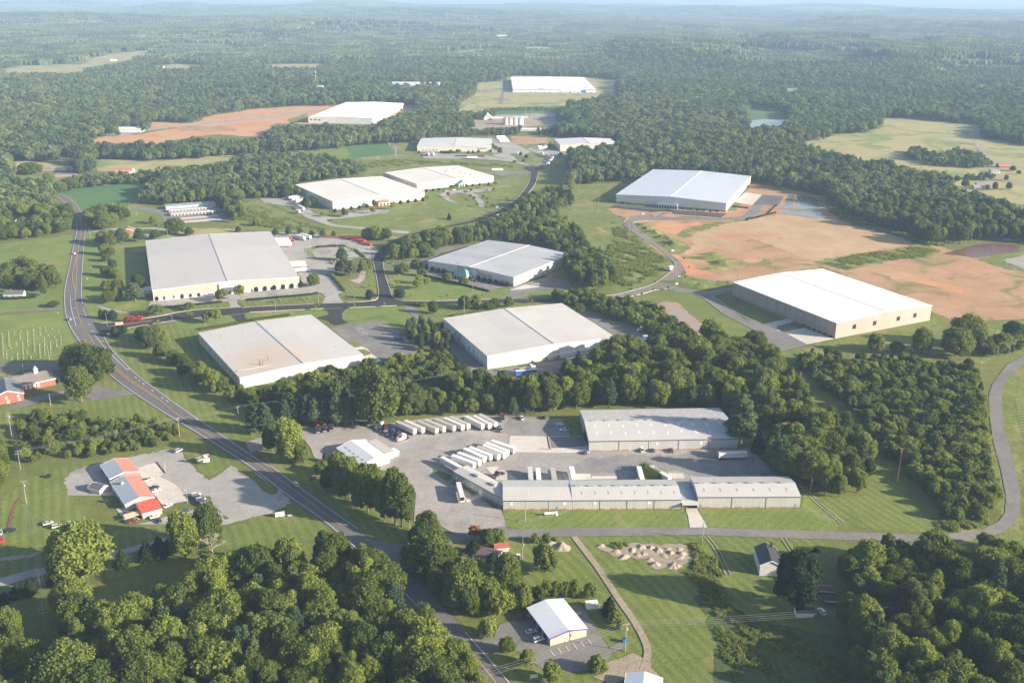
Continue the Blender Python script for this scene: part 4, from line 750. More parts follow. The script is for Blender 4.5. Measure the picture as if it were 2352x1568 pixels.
wood('hedgerow above the green crop field',['M1',(425,235),(500,215),(640,205),(900,178),(1180,165),(1240,150),(1180,110),(640,150),(560,180)],8,7,12,[('oak',3),('young',2)],27)
wood('woods behind the storage sheds',['M1',(1200,160),(1245,200),(1090,300),(1090,330),(1290,335),(1700,310),(1760,395),(1830,480),(1910,460),(1870,280),(2080,290),(2352,280),'M2',(350,262),(690,235),(900,200),(870,150),(600,100),(300,90),(0,90),'M1',(1700,80),(1300,110)],8.5,9,16,[('oak',3),('pine',3),('poplar',3),('young',2)],28)
wood('roadside clump near the storage sheds',['M1',(665,480),(700,440),(780,390),(960,400),(1000,440),(900,520),(760,535),(690,505)],8.5,10,15,[('oak',3),('poplar',1)],29)
wood('tree belt beyond the long hay field',['T1',(640,1000),(760,1010),(1000,1020),(1500,1010),(1830,1000),(1830,1040),(1500,1050),(1420,1065),(1000,1085),(700,1070)],9,10,15,MIX,30)
wood('woods in front of the white clay-site warehouse',['T1',(1800,960),(1900,900),(2200,900),(2500,920),(2780,830),(3050,800),(3200,860),(3100,900),(2850,960),(2600,970),(2100,1020),(1850,1040)],10,12,19,TALL,31)
wood('conifer screens beyond the far warehouses',['T2',(780,900),(1000,890),(1230,880),(1230,912),(1000,915),(760,925)],9,9,12,PIN,32)
wood('conifer screens beyond the far warehouses',['T2',(1335,890),(1600,880),(1660,920),(1640,930),(1340,912)],9,9,12,PIN,33)
wood('shelter belt below the distant blue-striped warehouse',['T2',(1040,735),(1200,735),(1210,745),(1050,748)],8,5,7,PIN,34)
wood('shelter belt below the distant blue-striped warehouse',['T2',(1215,732),(1490,736),(1490,748),(1215,746)],8,5,7,PIN,35)
wood('farmyard trees by the silos',['T2',(800,790),(900,780),(920,800),(880,815),(800,800)],9,8,12,MIX,36)
wood('farmyard trees by the silos',['T2',(915,790),(1060,760),(1075,780),(1000,800),(940,815)],9,9,13,MIX,37)
wood('green belt behind the sofa warehouse',['M2',(880,680),(930,690),(1090,690),(1080,700),(900,705)],8,8,10,[('oak',1)],38)
for cl in (['T1',(200,395),(1020,330),(1060,300),(600,330)],): pass
UG=[('weed',1)]
wood('weedy bank beside the mown field',['B3',(1365,1030),(1400,1030),(1440,1090),(1490,1250),(1400,1260),(1400,1120)],2.2,.7,1.8,UG,50)
wood('weedy growth behind the gravel piles',['B3',(700,1060),(830,1050),(930,1055),(930,1075),(800,1080),(700,1078)],2.2,.7,1.6,UG,51)
wood('rough growth on the meadow slope',['M3',(820,560),(930,600),(1100,760),(1330,930),(1300,1020),(1100,1120),(880,1200),(840,1100),(820,980),(760,860),(850,700)],2.8,.7,1.8,UG,52)
wood('rough growth beside the big wood',['P',(1590,1290),(1640,1280),(1680,1400),(1800,1450),(1900,1460),(1980,1640),(1720,1640),(1660,1500)],2.4,.6,1.5,UG,53)
wood('shrubs on the hill bank',['M2',(-60,420),(60,440),(240,520),(420,570),(620,620),(560,640),(100,600),(-100,560)],3.2,.7,1.6,UG,54)
wood('shrubs under the transmission line',['L4',(820,830),(900,980),(1000,1090),(1200,1200),(1300,1348),(1180,1300),(1000,1180),(900,1100),(860,980)],2.6,.8,2.2,UG,55)
wood('weeds along the graded field',['M4',(620,760),(900,690),(1400,620),(1600,640),(1500,700),(1100,745),(830,810)],2.6,.5,1.5,UG,56)
wood('weeds on the meadow above the docks',['M2',(860,90),(1150,75),(1600,95),(2050,115),(2080,140),(1700,120),(1300,110),(900,150)],4,.7,1.6,UG,57)
wood('undergrowth at the forest foot',['M4',(640,150),(760,280),(1000,430),(1480,560),(1700,600),(1500,600),(1240,510),(900,430),(700,330)],3,1.0,3,UG,58)
wood('undergrowth by the rural road bend',['B4',(820,760),(1060,748),(1150,690),(1140,560),(1090,420),(1120,560),(1145,690),(1050,770),(840,790)],2.4,1,2.2,UG,59)
# default far woodland wherever nothing else lies
def far_woods():
    Wd=wedge=PTS(['P',(-60,545),(0,420),(60,400),(210,400),(215,372),(330,372),(500,352),(650,340),(740,318),(940,318),(1000,305),(1270,300),(1300,330),(1700,330),(1800,300),(2352,330),(2700,400)])
    R=[]; 
    # mid distance: single trees
    P=Wd+[G('P',2700,40),G('P',-350,40)]
    for lo,hi,sp,tag_ in ((0,2300,11.5,0),(2300,3700,15,1)):
        X,Y=scatter(P,sp,50+tag_,.6); d=np.hypot(X,Y); m=(d>lo)&(d<=hi)&visible(X,Y,20); X,Y=X[m],Y[m]
        ok=np.ones(len(X),bool)
        for C in CLEAR:
            C_=np.array(C); 
            if np.hypot(*C_.T).max()<900: continue
            ok&=~hid(X,Y,17,C)
        for poly in FAR_BLD: ok&=~in_poly(X,Y,poly)
        X,Y=X[ok],Y[ok]; r=np.random.default_rng(77+tag_)
        Hh=(12+5*r.random(len(X)))*(1+.22*np.sin(X/140+Y/230)+.12*np.sin(X/47)*np.cos(Y/60))*(1.0 if tag_==0 else 1.12)
        K=r.random(len(X)); band=np.sin(X/210+1)*np.cos(Y/170)
        for x,y,h,q,b in zip(X,Y,Hh,K,band):
            kd='pine' if (q<.25 or (b>.55 and q<.8)) else ('poplar' if q<.5 else 'oak')
            R.append((float(x),float(y),float(h),kd,'far'))
    return R
# ---------------------------------------------------------------- planting: nearest trees one by one, the rest as woodland
def merged(name, p, lod=None):
    """one mesh (crown + trunk) of a kind for the woodland"""
    b=bmesh.new(); b.from_mesh(p['crown']); mats=list(p['crown'].materials)
    n=len(b.faces)
    if p['trunk']: b.from_mesh(p['trunk'])
    b.faces.ensure_lookup_table()
    for f in b.faces[n:]: f.material_index=1
    me=bpy.data.meshes.new(name); b.to_mesh(me); b.free(); me.materials.clear(); me.materials.append(mats[0]); me.materials.append(M['bark']); return me
def lod_mesh(kind):
    r=np.random.default_rng(hash(kind)%1000 if False else len(kind))
    if kind=='pine':
        L=np.array([(r.normal()*.5,r.normal()*.5,4.5+10.5*k/7,3.1*(1-k/8.6)) for k in range(8)])
        V,Q,T=lobes_crown(L,14,1.5,r,core=.7,squash=.7,jit=.9); mats=[M['leaf_f']]; h=16.3
    elif kind=='poplar':
        L=dome_lobes(r,12,3.6,7.2,12,2.2); V,Q,T=lobes_crown(L,15,1.7,r); mats=[M['leaf_f']]; h=20.4
    elif kind=='young':
        L=dome_lobes(r,8,3.2,3.2,4.4,1.7); V,Q,T=lobes_crown(L,15,1.2,r); mats=[M['leaf_f']]; h=8.3
    else:
        L=dome_lobes(r,13,4.9,5.0,9.3,2.4); V,Q,T=lobes_crown(L,14,1.7,r); mats=[M['leaf_f']]; h=15.3
    return raw_mesh('far_'+kind,V,Q,T,mats), h
def patch_mesh(name, R_, sp, seed):
    r=np.random.default_rng(seed); X,Y=scatter([(-R_,-R_),(R_,-R_),(R_,R_),(-R_,R_)],sp,seed); iv,jf=ico(1); VV=[];FF=[];QV=[];o=0; P=[];N=[]
    for x,y in zip(X,Y):
        rad=sp*(.42+.25*r.random()); h=11+6*r.random()
        VV.append(np.array([x,y,h-rad])+iv*np.array([rad,rad,rad*1.15])*(1+r.normal(size=(len(iv),1))*.16)); FF.append(jf+o); o+=len(iv)
        d=r.normal(size=(9,3)); d[:,2]=abs(d[:,2]); d/=np.linalg.norm(d,axis=1)[:,None]; P.append(np.array([x,y,h-rad])+d*rad*1.1); N.append(d)
        VV.append(np.array([x,y,4])+iv*np.array([rad*.8,rad*.8,5])); FF.append(jf+o); o+=len(iv)
    qv,q=leaf_quads(np.concatenate(P),np.concatenate(N),sp*.36,r); V=np.concatenate(VV+[qv]); return raw_mesh(name,V,q+o,np.concatenate(FF),[M['leaf_f']])
_gn={}
def gn_tree(name, meshes):
    ng=bpy.data.node_groups.new(name,'GeometryNodeTree'); ng.interface.new_socket('Geometry',in_out='INPUT',socket_type='NodeSocketGeometry'); ng.interface.new_socket('Geometry',in_out='OUTPUT',socket_type='NodeSocketGeometry')
    N=ng.nodes; L=ng.links; gi=N.new('NodeGroupInput'); go=N.new('NodeGroupOutput'); join=N.new('GeometryNodeJoinGeometry')
    iop=N.new('GeometryNodeInstanceOnPoints')
    protos=[]
    for i,me in enumerate(meshes):
        o=bpy.data.objects.new(me.name,me); protos.append(o)
        oi=N.new('GeometryNodeObjectInfo'); oi.inputs['Object'].default_value=o; oi.inputs['As Instance'].default_value=False
        g=N.new('GeometryNodeGeometryToInstance'); L.new(oi.outputs['Geometry'],g.inputs[0]); protos[-1]=g
    for g in reversed(protos): L.new(g.outputs[0],join.inputs[0])
    L.new(gi.outputs[0],iop.inputs['Points']); L.new(join.outputs[0],iop.inputs['Instance']); iop.inputs['Pick Instance'].default_value=True
    def attr(nm,ty):
        a=N.new('GeometryNodeInputNamedAttribute'); a.data_type=ty; a.inputs['Name'].default_value=nm; return [s for s in a.outputs if s.enabled][0]
    L.new(attr('pick','INT'),iop.inputs['Instance Index']); L.new(attr('turn','FLOAT_VECTOR'),iop.inputs['Rotation']); L.new(attr('size','FLOAT_VECTOR'),iop.inputs['Scale'])
    L.new(iop.outputs[0],go.inputs[0]); return ng
def stuff(name, label, rows, meshes):
    """rows: x,y,z,pick,sx,sz,rot"""
    a=np.array(rows,dtype=np.float32); me=bpy.data.meshes.new(name); me.vertices.add(len(a)); me.vertices.foreach_set('co',a[:,:3].ravel())
    t=me.attributes.new('pick','INT','POINT'); t.data.foreach_set('value',a[:,3].astype(np.int32))
    t=me.attributes.new('turn','FLOAT_VECTOR','POINT'); t.data.foreach_set('vector',np.stack([a[:,6]*0,a[:,6]*0,a[:,6]],1).ravel())
    t=me.attributes.new('size','FLOAT_VECTOR','POINT'); t.data.foreach_set('vector',np.stack([a[:,4],a[:,4],a[:,5]],1).ravel())
    o=link(name,me); tag(o,label,'woodland',kind='stuff'); md=o.modifiers.new('planting','NODES'); md.node_group=gn_tree(name+'_nodes',meshes); return o
def plant():
    kinds=['oak','poplar','pine','young','weed']; idx={}; meshes=[]
    for k in kinds:
        idx[k]=[]
        for i,p in enumerate(PROTO[k]): idx[k].append((len(meshes),p['h'])); meshes.append(merged(k+'_wood_%d'%i,p))
    lodi={}; lods=[]
    for k in kinds[:4]+['weed']:
        me,h=lod_mesh(k) if k!='weed' else (meshes[idx['weed'][0][0]],1.0); lodi[k]=(len(lods),h); lods.append(me)
    r=np.random.default_rng(3)
    T=list(WOODS); sz=[]
    ZO=globals().get('NO_TREE',[])
    keep=np.ones(len(T),bool); X=np.array([t[0] for t in T]); Y=np.array([t[1] for t in T])
    for poly in ZO: keep&=~in_poly(X,Y,poly)
    T=[t for t,kp in zip(T,keep) if kp]
    for t in T:
        u,v,de=project(t[0],t[1],t[2]*.7); on=(-5<u<2357 and -5<v<1573); sz.append(t[2]/de if on and t[3]!='weed' else 0)
    order=np.argsort(-np.array(sz)); nobj=max(0,300-N_TREE_OBJ); near=set(order[:nobj].tolist()); print('individual landmark trees',N_TREE_OBJ,'woods',len(T))
    kn={'oak':'round-crowned broadleaf tree','poplar':'tall narrow-crowned tree','pine':'bluish green pine','young':'low bushy young tree'}
    groups={}
    rows={}; far=[]
    for i,t in enumerate(T):
        x,y,h,k,wn=t
        if i in near:
            vv=r.integers(0,len(PROTO[k])); col=' with yellow-green leaves' if (k=='poplar' and vv==1) or (k=='young' and vv==2) else ''
            lab='%s%s in the %s'%(kn[k],col,wn.replace('dense wood','dense wood')) if False else '%s%s, %s'%(kn[k],col,wn)
            tree_obj(k,x,y,h,lab,'tree','trees of the '+wn,.85+.4*r.random(),vv)
        else:
            d=math.hypot(x,y)
            if d<1250:
                pi_,hh=idx[k][r.integers(0,len(idx[k]))]; s=h/hh; rows.setdefault(wn,[]).append((x,y,0,pi_,s*(.8+.42*r.random()),s,r.random()*6.28))
            else:
                li,hh=lodi[k]; s=h/hh; far.append((x,y,0,li,s*(.85+.45*r.random()),s,r.random()*6.28))
    for wn,rr in rows.items():
        stuff('woodland','leafy mass of trees and undergrowth, '+wn,rr,meshes)
    for x,y,h,k,_ in far_woods():
        li,hh=lodi[k]; s=h/hh; far.append((x,y,hills(x,y)-.3,li,s*(.85+.5*r.random()),s,r.random()*6.28))
    stuff('forest','hazy green forest of countless trees beyond the business park',far,lods)
    # far patches
    pm=[patch_mesh('forest_patch_%d'%i,42,10.5,i) for i in range(4)]; pl=[patch_mesh('forest_patch_big_%d'%i,85,13,10+i) for i in range(4)]; pr=[]
    for lo,hi,st,base in ((3700,6500,80,0),(6500,15000,160,4)):
        n=int(hi/st)+1
        for j in range(0,n*2):
            for i in range(-n,n+1):
                x=(i+.5*(j%2))*st; y=j*st*.97; d=math.hypot(x,y)
                if not(lo<d<=hi) or abs(x)>y*.60+100: continue
                pr.append((x+r.normal()*6,y+r.normal()*6,hills(x,y)-1,base+r.integers(0,4),1.0+.08*r.random(),1.0+.35*r.random(),r.integers(0,4)*PI/2+r.normal()*.05))
    X=np.array([p[0] for p in pr]); Y=np.array([p[1] for p in pr]); ok=np.ones(len(pr),bool)
    for C in CLEAR:
        if np.hypot(*np.array(C).T).max()>3500:
            
                for ox,oy in ((0,0),(32,0),(-32,0),(0,32),(0,-32)): ok&=~hid(X+ox,Y+oy,11,C)
    stuff('forest_canopy','blue hazy forest canopy stretching away to the horizon',[p for p,o_ in zip(pr,ok) if o_],pm+pl)
    print('far',len(far),'patches',ok.sum(),'rows',sum(len(v) for v in rows.values()))
def haze():
    mb=MB(); mb.box(-62000,62000,-700,62000,-1.2,330); n=NT('haze_air'); pv=n.n('ShaderNodeVolumePrincipled'); pv.inputs['Density'].default_value=HAZE_D; pv.inputs['Color'].default_value=sm(HAZE_COL); pv.inputs['Anisotropy'].default_value=.0
    n.l(pv.outputs[0],n.out.inputs['Volume']); o=mb.build('haze',n.mat); tag(o,'pale blue summer haze thickening towards the horizon','haze',kind='stuff')
# ---------------------------------------------------------------- BUILDINGS
FAR_BLD=[]; NO_TREE=[]
def wall_mat(name,c,rib=1.2,k=.10,stain=None,axis=None):
    if name in M: return M[name]
    n=NT(name); v=n.obj(); w1=n.n('ShaderNodeTexWave'); w1.inputs['Scale'].default_value=.314/rib; w1.inputs['Distortion'].default_value=.0
    mp=n.mapv(v,scale=(1,1,0),rot=PI/4*.98); n.l(mp,w1.inputs['Vector'])
    f=n.noise(n.mapv(v,scale=(1,1,.25)),.25,4); col=n.ramp(f,[(.3,tuple(x*.92 for x in c)),(.7,tuple(min(1,x*1.04) for x in c))])
    col=n.mix(1.0,col,n.ramp(w1.outputs[1],[(.2,(1-k,)*3),(.6,(1,1,1))]),'MULTIPLY')
    if stain:
        sx=n.n('ShaderNodeSeparateXYZ'); n.l(v,sx.inputs[0]); g=n.math('ADD',n.math('MULTIPLY',sx.outputs[2],-.7),n.math('MULTIPLY',n.noise(v,.6,4),1.9))
        col=n.mix(n.ramp(g,[(.25,(0,0,0)),(.6,(1,1,1))]),col,stain)
    M[name]=n.finish(col,.55,.35); return M[name]
def roof_mat(name,c,seam=None,patch=None,k=.07,rough=.5,stain=None,dark=None):
    if name in M: return M[name]
    n=NT(name); v=n.obj(); f=n.noise(v,.06,5,.6); f2=n.noise(n.mapv(v,scale=(.15,1,1)),.8,3)
    col=n.ramp(n.math('ADD',n.math('MULTIPLY',f,.6),n.math('MULTIPLY',f2,.4)),[(.35,tuple(x*.94 for x in c)),(.65,tuple(min(1,x*1.04) for x in c))])
    if patch:
        b=n.n('ShaderNodeTexBrick'); b.inputs['Scale'].default_value=1.0; b.inputs['Brick Width'].default_value=patch[0]; b.inputs['Row Height'].default_value=patch[1]; b.inputs['Mortar Size'].default_value=.12
        b.inputs['Mortar Smooth'].default_value=.3; q=patch[2]; b.inputs['Color1'].default_value=(1,1,1,1); b.inputs['Color2'].default_value=(1-q,1-q,1-q*.9,1); b.inputs['Mortar'].default_value=(1-q*1.1,)*3+(1,)
        n.l(v,b.inputs['Vector']); col=n.mix(1.0,col,b.outputs[0],'MULTIPLY')
    if seam:
        w1=n.n('ShaderNodeTexWave'); w1.inputs['Scale'].default_value=.314/seam[0]; n.l(n.mapv(v,rot=PI/2 if seam[1]=='y' else 0),w1.inputs['Vector'])
        col=n.mix(1.0,col,n.ramp(w1.outputs[1],[(.2,(1-k,)*3),(.5,(1,1,1))]),'MULTIPLY')
    if stain:   # (x,y,radius,colour) rust spread from roof vents
        d=n.n('ShaderNodeVectorMath',operation='DISTANCE'); n.l(n.mapv(v,scale=(1,1,0)),d.inputs[0]); d.inputs[1].default_value=(stain[0],stain[1],0)
        g=n.math('SUBTRACT',1.0,n.math('DIVIDE',d.outputs['Value'],stain[2])); g=n.math('MULTIPLY',g,n.math('ADD',n.noise(v,.12,4),.35))
        col=n.mix(n.ramp(g,[(.05,(0,0,0)),(.7,(.75,.75,.75))]),col,stain[3])
    M[name]=n.finish(col,rough,.35); return M[name]
def text_obj(s, parent, loc, rz, size, mat, name='lettering', ext=.04):
    cu=bpy.data.curves.new(name,'FONT'); cu.body=s; cu.size=size; cu.extrude=ext; cu.align_x='LEFT'; cu.resolution_u=3
    t=bpy.data.objects.new(name,cu); me=bpy.data.meshes.new_from_object(t); bpy.data.objects.remove(t); me.materials.clear(); me.materials.append(mat)
    o=link(name,me,parent,loc); o.rotation_euler=(PI/2,0,rz); return o
def frame(k,A,B,D,h):
    a,b,d=[Vector(G(k,*p,h)) for p in (A,B,D)]; u=(b-a); L=u.length; u/=L; n=Vector((-u.y,u.x)); W=(d-a).dot(n); return a,math.atan2(u.y,u.x),L,W
GLASS=plain('dark_window_glass',(.03,.035,.045),.15,.7,var=.2)
DARK=plain('dark_opening',(.025,.025,.028),.8,.2)  # near-black; on passage and dock panels the colour stands for inner shade
WHITE=plain('white_painted_metal',(.74,.74,.73),.45); GREYM=plain('grey_painted_metal',(.36,.36,.38),.5); STEELB=plain('steel_blue_trim',(.10,.20,.33),.5)
GALV=plain('galvanised_steel',(.42,.42,.43),.4,.5,.3); BRICKR=None
def put(mb,face,s,z,w_,h_,L,W,out=.06,deep=.1):
    """a block on a face: f front (y=0), b back, l left (x=0), r right (x=L); s = distance along that face from its left/front end"""
    if face=='f': mb.box(s,s+w_,-out,deep,z,z+h_)
    elif face=='b': mb.box(s,s+w_,W-deep,W+out,z,z+h_)
    elif face=='l': mb.box(-out,deep,s,s+w_,z,z+h_)
    else: mb.box(L-deep,L+out,s,s+w_,z,z+h_)
def hall(name,label,k,A,B,D,h,wall,roof,ridge='y',rise=2.0,over=.35,L=None,W=None,cat='warehouse',band=None,joints=None,base=None,trim=None,roofcut=.3,ridge_cap=True,fr=None):
    if fr: a,rz,L_,W_=fr
    else: a,rz,L_,W_=frame(k,A,B,D,h)
    L=L or L_; W=W or W_
    e=thing(name,label,cat,(a.x,a.y,0),rz); e['_d']=0; del e['_d']
    mb=MB(); ph=h+rise
    if ridge=='y':
        vs=[(0,0,-.2),(L,0,-.2),(L,W,-.2),(0,W,-.2),(0,0,h),(L,0,h),(L,W,h),(0,W,h),(L/2,0,ph),(L/2,W,ph)]
        mb.poly(vs,[(0,1,5,8,4),(2,3,7,9,6),(1,2,6,5),(3,0,4,7)])
    else:
        vs=[(0,0,-.2),(L,0,-.2),(L,W,-.2),(0,W,-.2),(0,0,h),(L,0,h),(L,W,h),(0,W,h),(0,W/2,ph),(L,W/2,ph)]
        mb.poly(vs,[(0,1,5,4),(2,3,7,6),(1,2,6,9,5),(3,0,4,8,7)])
    mb.build('wall',wall,e)
    r=MB(); t=roofcut; o=over
    def slab(p):  # four corner points of the top; thickness t
        n=len(r.v); r.poly(list(p)+[(x,y,z-t) for x,y,z in p],[(0,1,2,3),(7,6,5,4),(0,4,5,1),(1,5,6,2),(2,6,7,3),(3,7,4,0)])
    g=.12
    if ridge=='y':
        s=rise/(L/2); slab([(-o,-o,h-s*o+g),(L/2,-o,ph+g),(L/2,W+o,ph+g),(-o,W+o,h-s*o+g)]); slab([(L/2,-o,ph+g),(L+o,-o,h-s*o+g),(L+o,W+o,h-s*o+g),(L/2,W+o,ph+g)])
    else:
        s=rise/(W/2); slab([(-o,-o,h-s*o+g),(L+o,-o,h-s*o+g),(L+o,W/2,ph+g),(-o,W/2,ph+g)]); slab([(-o,W/2,ph+g),(L+o,W/2,ph+g),(L+o,W+o,h-s*o+g),(-o,W+o,h-s*o+g)])
    ro=r.build('roof',roof,e)
    if ridge_cap:
        m=MB(); q=.35
        if ridge=='y': m.box(L/2-q,L/2+q,-o,W+o,ph+g-.05,ph+g+.22)
        else: m.box(-o,L+o,W/2-q,W/2+q,ph+g-.05,ph+g+.22)
        m.build('ridge_cap',ridge_cap if not isinstance(ridge_cap,bool) else GREYM,ro)
    if trim:
        m=MB()
        if ridge=='y':
            for y in (-o-.06,W+o):
                for (x0,z0,x1,z1) in ((-o,h-s*o,L/2,ph),(L/2,ph,L+o,h-s*o)):
                    m.poly([(x0,y,z0-.35),(x1,y,z1-.35),(x1,y,z1+g+.06),(x0,y,z0+g+.06),(x0,y+.06,z0-.35),(x1,y+.06,z1-.35),(x1,y+.06,z1+g+.06),(x0,y+.06,z0+g+.06)],[(0,1,2,3),(7,6,5,4),(3,2,6,7),(0,4,5,1)])
            for x in (-o-.08,L+o): m.box(x,x+.08,-o,W+o,h-s*o-.3,h-s*o+g+.05)
        else:
            for y in (-o-.08,W+o): m.box(-o,L+o,y,y+.08,h-s*o-.3,h-s*o+g+.05)
        m.build('eave_trim',trim,e)
    if band:
        for (z0,z1,mt,faces) in band:
            m=MB()
            for f_ in faces: put(m,f_,0,z0,(L if f_ in 'fb' else W),z1-z0,L,W,out=.05,deep=.0)
            m.build('wall_band',mt,e)
    if joints:
        sp,mt,faces=joints
        for f_ in faces:
            T_=L if f_ in 'fb' else W; n=int(T_/sp)
            for i in range(1,n): m=MB(); put(m,f_,T_*i/n-.09,0,.18,h-.1,L,W,out=.12,deep=0); m.build('panel_joint',mt,e)
    foot=[(0,0),(L,0),(L,W),(0,W)]; c_,s_=math.cos(rz),math.sin(rz); fp=[(a.x+x*c_-y*s_,a.y+x*s_+y*c_) for x,y in [(-5,-5),(L+5,-5),(L+5,W+5),(-5,W+5)]]
    FAR_BLD.append(fp); NO_TREE.append(fp)
    if math.hypot(a.x,a.y)>1500: CLEAR.append(fp)
    e_=dict(e=e,L=L,W=W,h=h,ph=ph,ridge=ridge,rz=rz,a=a,rise=rise,roof=ro,g=g); return e_
def roofz(H,x,y):
    if H['ridge']=='y': return H['h']+H['rise']*(1-abs(x-H['L']/2)/(H['L']/2))+H['g']
    return H['h']+H['rise']*(1-abs(y-H['W']/2)/(H['W']/2))+H['g']
def parts(H,name,face,items,mat,frame_mat=None,sub=None):
    """items (s,z,w,h): each one its own part"""
    for (s,z,w_,h_) in items:
        m=MB(); put(m,face,s,z,w_,h_,H['L'],H['W'],out=.09,deep=.02); p=m.build(name,mat,H['e'])
        if frame_mat:
            m=MB(); t=.14
            for (a,b,c,d) in ((s-t,z+h_,w_+2*t,t),(s-t,z-t,w_+2*t,t),(s-t,z,t,h_),(s+w_,z,t,h_)): put(m,face,a,b,c,d,H['L'],H['W'],out=.15,deep=.0)
            m.build('frame',frame_mat,p)
def vents(H,pts,name='roof_vent',mat=None,r=.35,hh=.8):
    for x,y in pts:
        z=roofz(H,x,y); m=MB(); m.cyl((x,y,z-.1),(x,y,z+hh),r,8); m.cyl((x,y,z+hh),(x,y,z+hh+.25),r*1.6,8,r*.6); m.build(name,mat or GALV,H['roof'])
def units(H,pts,s=(1.8,1.2,1.1),name='rooftop_unit',mat=None):
    for x,y in pts:
        z=roofz(H,x,y); m=MB(); m.box(x-s[0]/2,x+s[0]/2,y-s[1]/2,y+s[1]/2,z-.2,z+s[2]); m.cyl((x,y,z+s[2]),(x,y,z+s[2]+.15),min(s[0],s[1])*.35,10); m.build(name,mat or GALV,H['roof'])
def porch(H,face,s,w_,d,h,rise,roofm,wallm,openm=GLASS,hip=True,name='entrance'):
    """projecting entrance pavilion with hipped or gabled roof on front face"""
    L,W=H['L'],H['W']; e=H['e']
    e2=MB(); e2.box(s,s+w_,-d,-.02,-.1,h); p=e2.build(name,wallm,e)
    n=max(2,int(w_/3.2)); q=w_/n
    for a_ in [(s+q*i+q*.2,s+q*i+q*.8,-d-.07,-d+.1) for i in range(n)]+[(s-.07,s+.1,-d*.75,-d*.3),(s+w_-.1,s+w_+.07,-d*.75,-d*.3)]: m=MB(); m.box(*a_,.4,h*.75); m.build('window',openm,p)
    m=MB(); o=.7; x0,x1,y0,y1=s-o,s+w_+o,-d-o,.0
    if hip: 
        rl=max(0,(w_-d)/2); cx=(x0+x1)/2
        m.poly([(x0,y0,h),(x1,y0,h),(x1,y1,h),(x0,y1,h),(cx-rl,(y0+y1)/2,h+rise),(cx+rl,(y0+y1)/2,h+rise)],[(0,1,5,4),(1,2,5),(2,3,4,5),(3,0,4),(3,2,1,0)])
    else:
        cx=(x0+x1)/2; m.poly([(x0,y0,h),(x1,y0,h),(x1,y1,h),(x0,y1,h),(cx,y0,h+rise),(cx,y1,h+rise)],[(0,4,5,3),(1,2,5,4),(0,1,4),(3,5,2),(3,2,1,0)])
    m.build('porch_roof',roofm,p)
    return p
LETTER_K=plain('black_lettering',(.02,.02,.025),.5); LETTER_B=plain('blue_lettering',(.06,.16,.36),.5)
# --- pale blue-white roof, newest warehouse
w_ivory=wall_mat('ivory_panel_wall',(.64,.63,.60),1.0,.05)
H1=hall('warehouse','huge warehouse with bluish white roof, hipped slate-blue entrance and striped car park','M3',(857,302),(1895,384),(1205,65),10.4,w_ivory,roof_mat('bluish_white_roof',(.50,.545,.62),(1.2,'y'),k=.04,rough=.35),'y',2.6,trim=WHITE,ridge_cap=WHITE,band=[(0,.9,GREYM,'fr'),(1.0,1.7,plain('dark_green_band',(.06,.09,.09),.5),'fr')],joints=(12,plain('panel_joint',(.5,.49,.46),.6),'fr'))
porch(H1,'f',52,26,8,4.2,3.0,roof_mat('slate_blue_roof',(.16,.22,.29)),plain('tan_stone',(.42,.36,.30),.8))
parts(H1,'dock_door','r',[(40+i*8,1.1,3,3.4) for i in range(14)],WHITE,GREYM)
# --- beige warehouse, bright white roof
w_beige=wall_mat('beige_precast_wall',(.38,.305,.28),1.0,.02); redband=plain('red_brick_band',(.35,.13,.09),.7)
H2=hall('warehouse','beige precast warehouse with dazzling white roof, six loading docks and dark square windows','L4',(392,217),(1090,492),(990,125),12.3,w_beige,roof_mat('bright_white_roof',(.84,.83,.81),None,rough=.4),'x',2.2,over=.2,trim=WHITE,ridge_cap=WHITE,band=[(1.0,1.5,redband,'f')],joints=(10.5,plain('dark_panel_joint',(.22,.19,.18),.7),'f'))
parts(H2,'dock_door','f',[(86+i*5.8,1.2,3.0,3.6) for i in range(6)],w_beige,plain('dock_seal_grey',(.2,.19,.2),.8)); parts(H2,'dock_door','f',[(71,.1,4,4.6)],w_beige,GREYM)
for i in range(6): m=MB(); m.box(86+i*5.8,89+i*5.8,-.35,-.1,.2,1.15); m.build('dock_bumper',DARK,H2['e'])
parts(H2,'window','r',[(17,5.2,3.2,3.2),(38,5.0,3.2,3.2),(63,5.0,3.2,3.2),(81,5.2,3.2,3.2)],GLASS,plain('dark_mullion',(.07,.07,.08),.6))
parts(H2,'louvre','f',[(16,6.5,1.8,3),(60,6.5,1.8,3),(82,6.5,1.8,3),(107,6.5,1.8,3)],plain('louvre_blue_grey',(.34,.37,.42),.6))
# --- white box with rust-stained roof
w_white=wall_mat('white_ribbed_wall',(.67,.63,.57),.9,.08); w_blue=plain('pale_blue_trim',(.30,.42,.50),.5)
H3=hall('warehouse','white metal warehouse with rust-stained grey roof beside the highway junction','L2',(200,387),(553,770),(1155,228),7.4,w_white,roof_mat('pale_grey_roof_a',(.50,.49,.475),(3.2,'y'),(26,20,.06),k=.07,stain=(80,24,46,(.50,.40,.29))),'x',1.6,over=.3,trim=w_blue,ridge_cap=plain('blue_grey_ridge',(.27,.31,.37),.5),joints=(8.5,w_blue,'f'))
parts(H3,'window','f',[(10,3.6,1.3,1.7),(19,3.6,1.3,1.7),(30,3.3,1.3,1.7),(43,3.6,1.3,1.7),(52,3.6,1.3,1.7),(61,3.6,1.3,1.7),(70,3.6,1.3,1.7),(80,3.6,1.3,1.7),(89,3.6,1.3,1.7)],GLASS,w_blue)
parts(H3,'louvre','r',[(15,4.2,1.8,1.6),(31,4.6,1.8,1.6),(40,4.9,1.8,1.6)],GREYM); parts(H3,'door','r',[(24,.1,2,2.2),(66,.1,1.2,2.2)],WHITE)
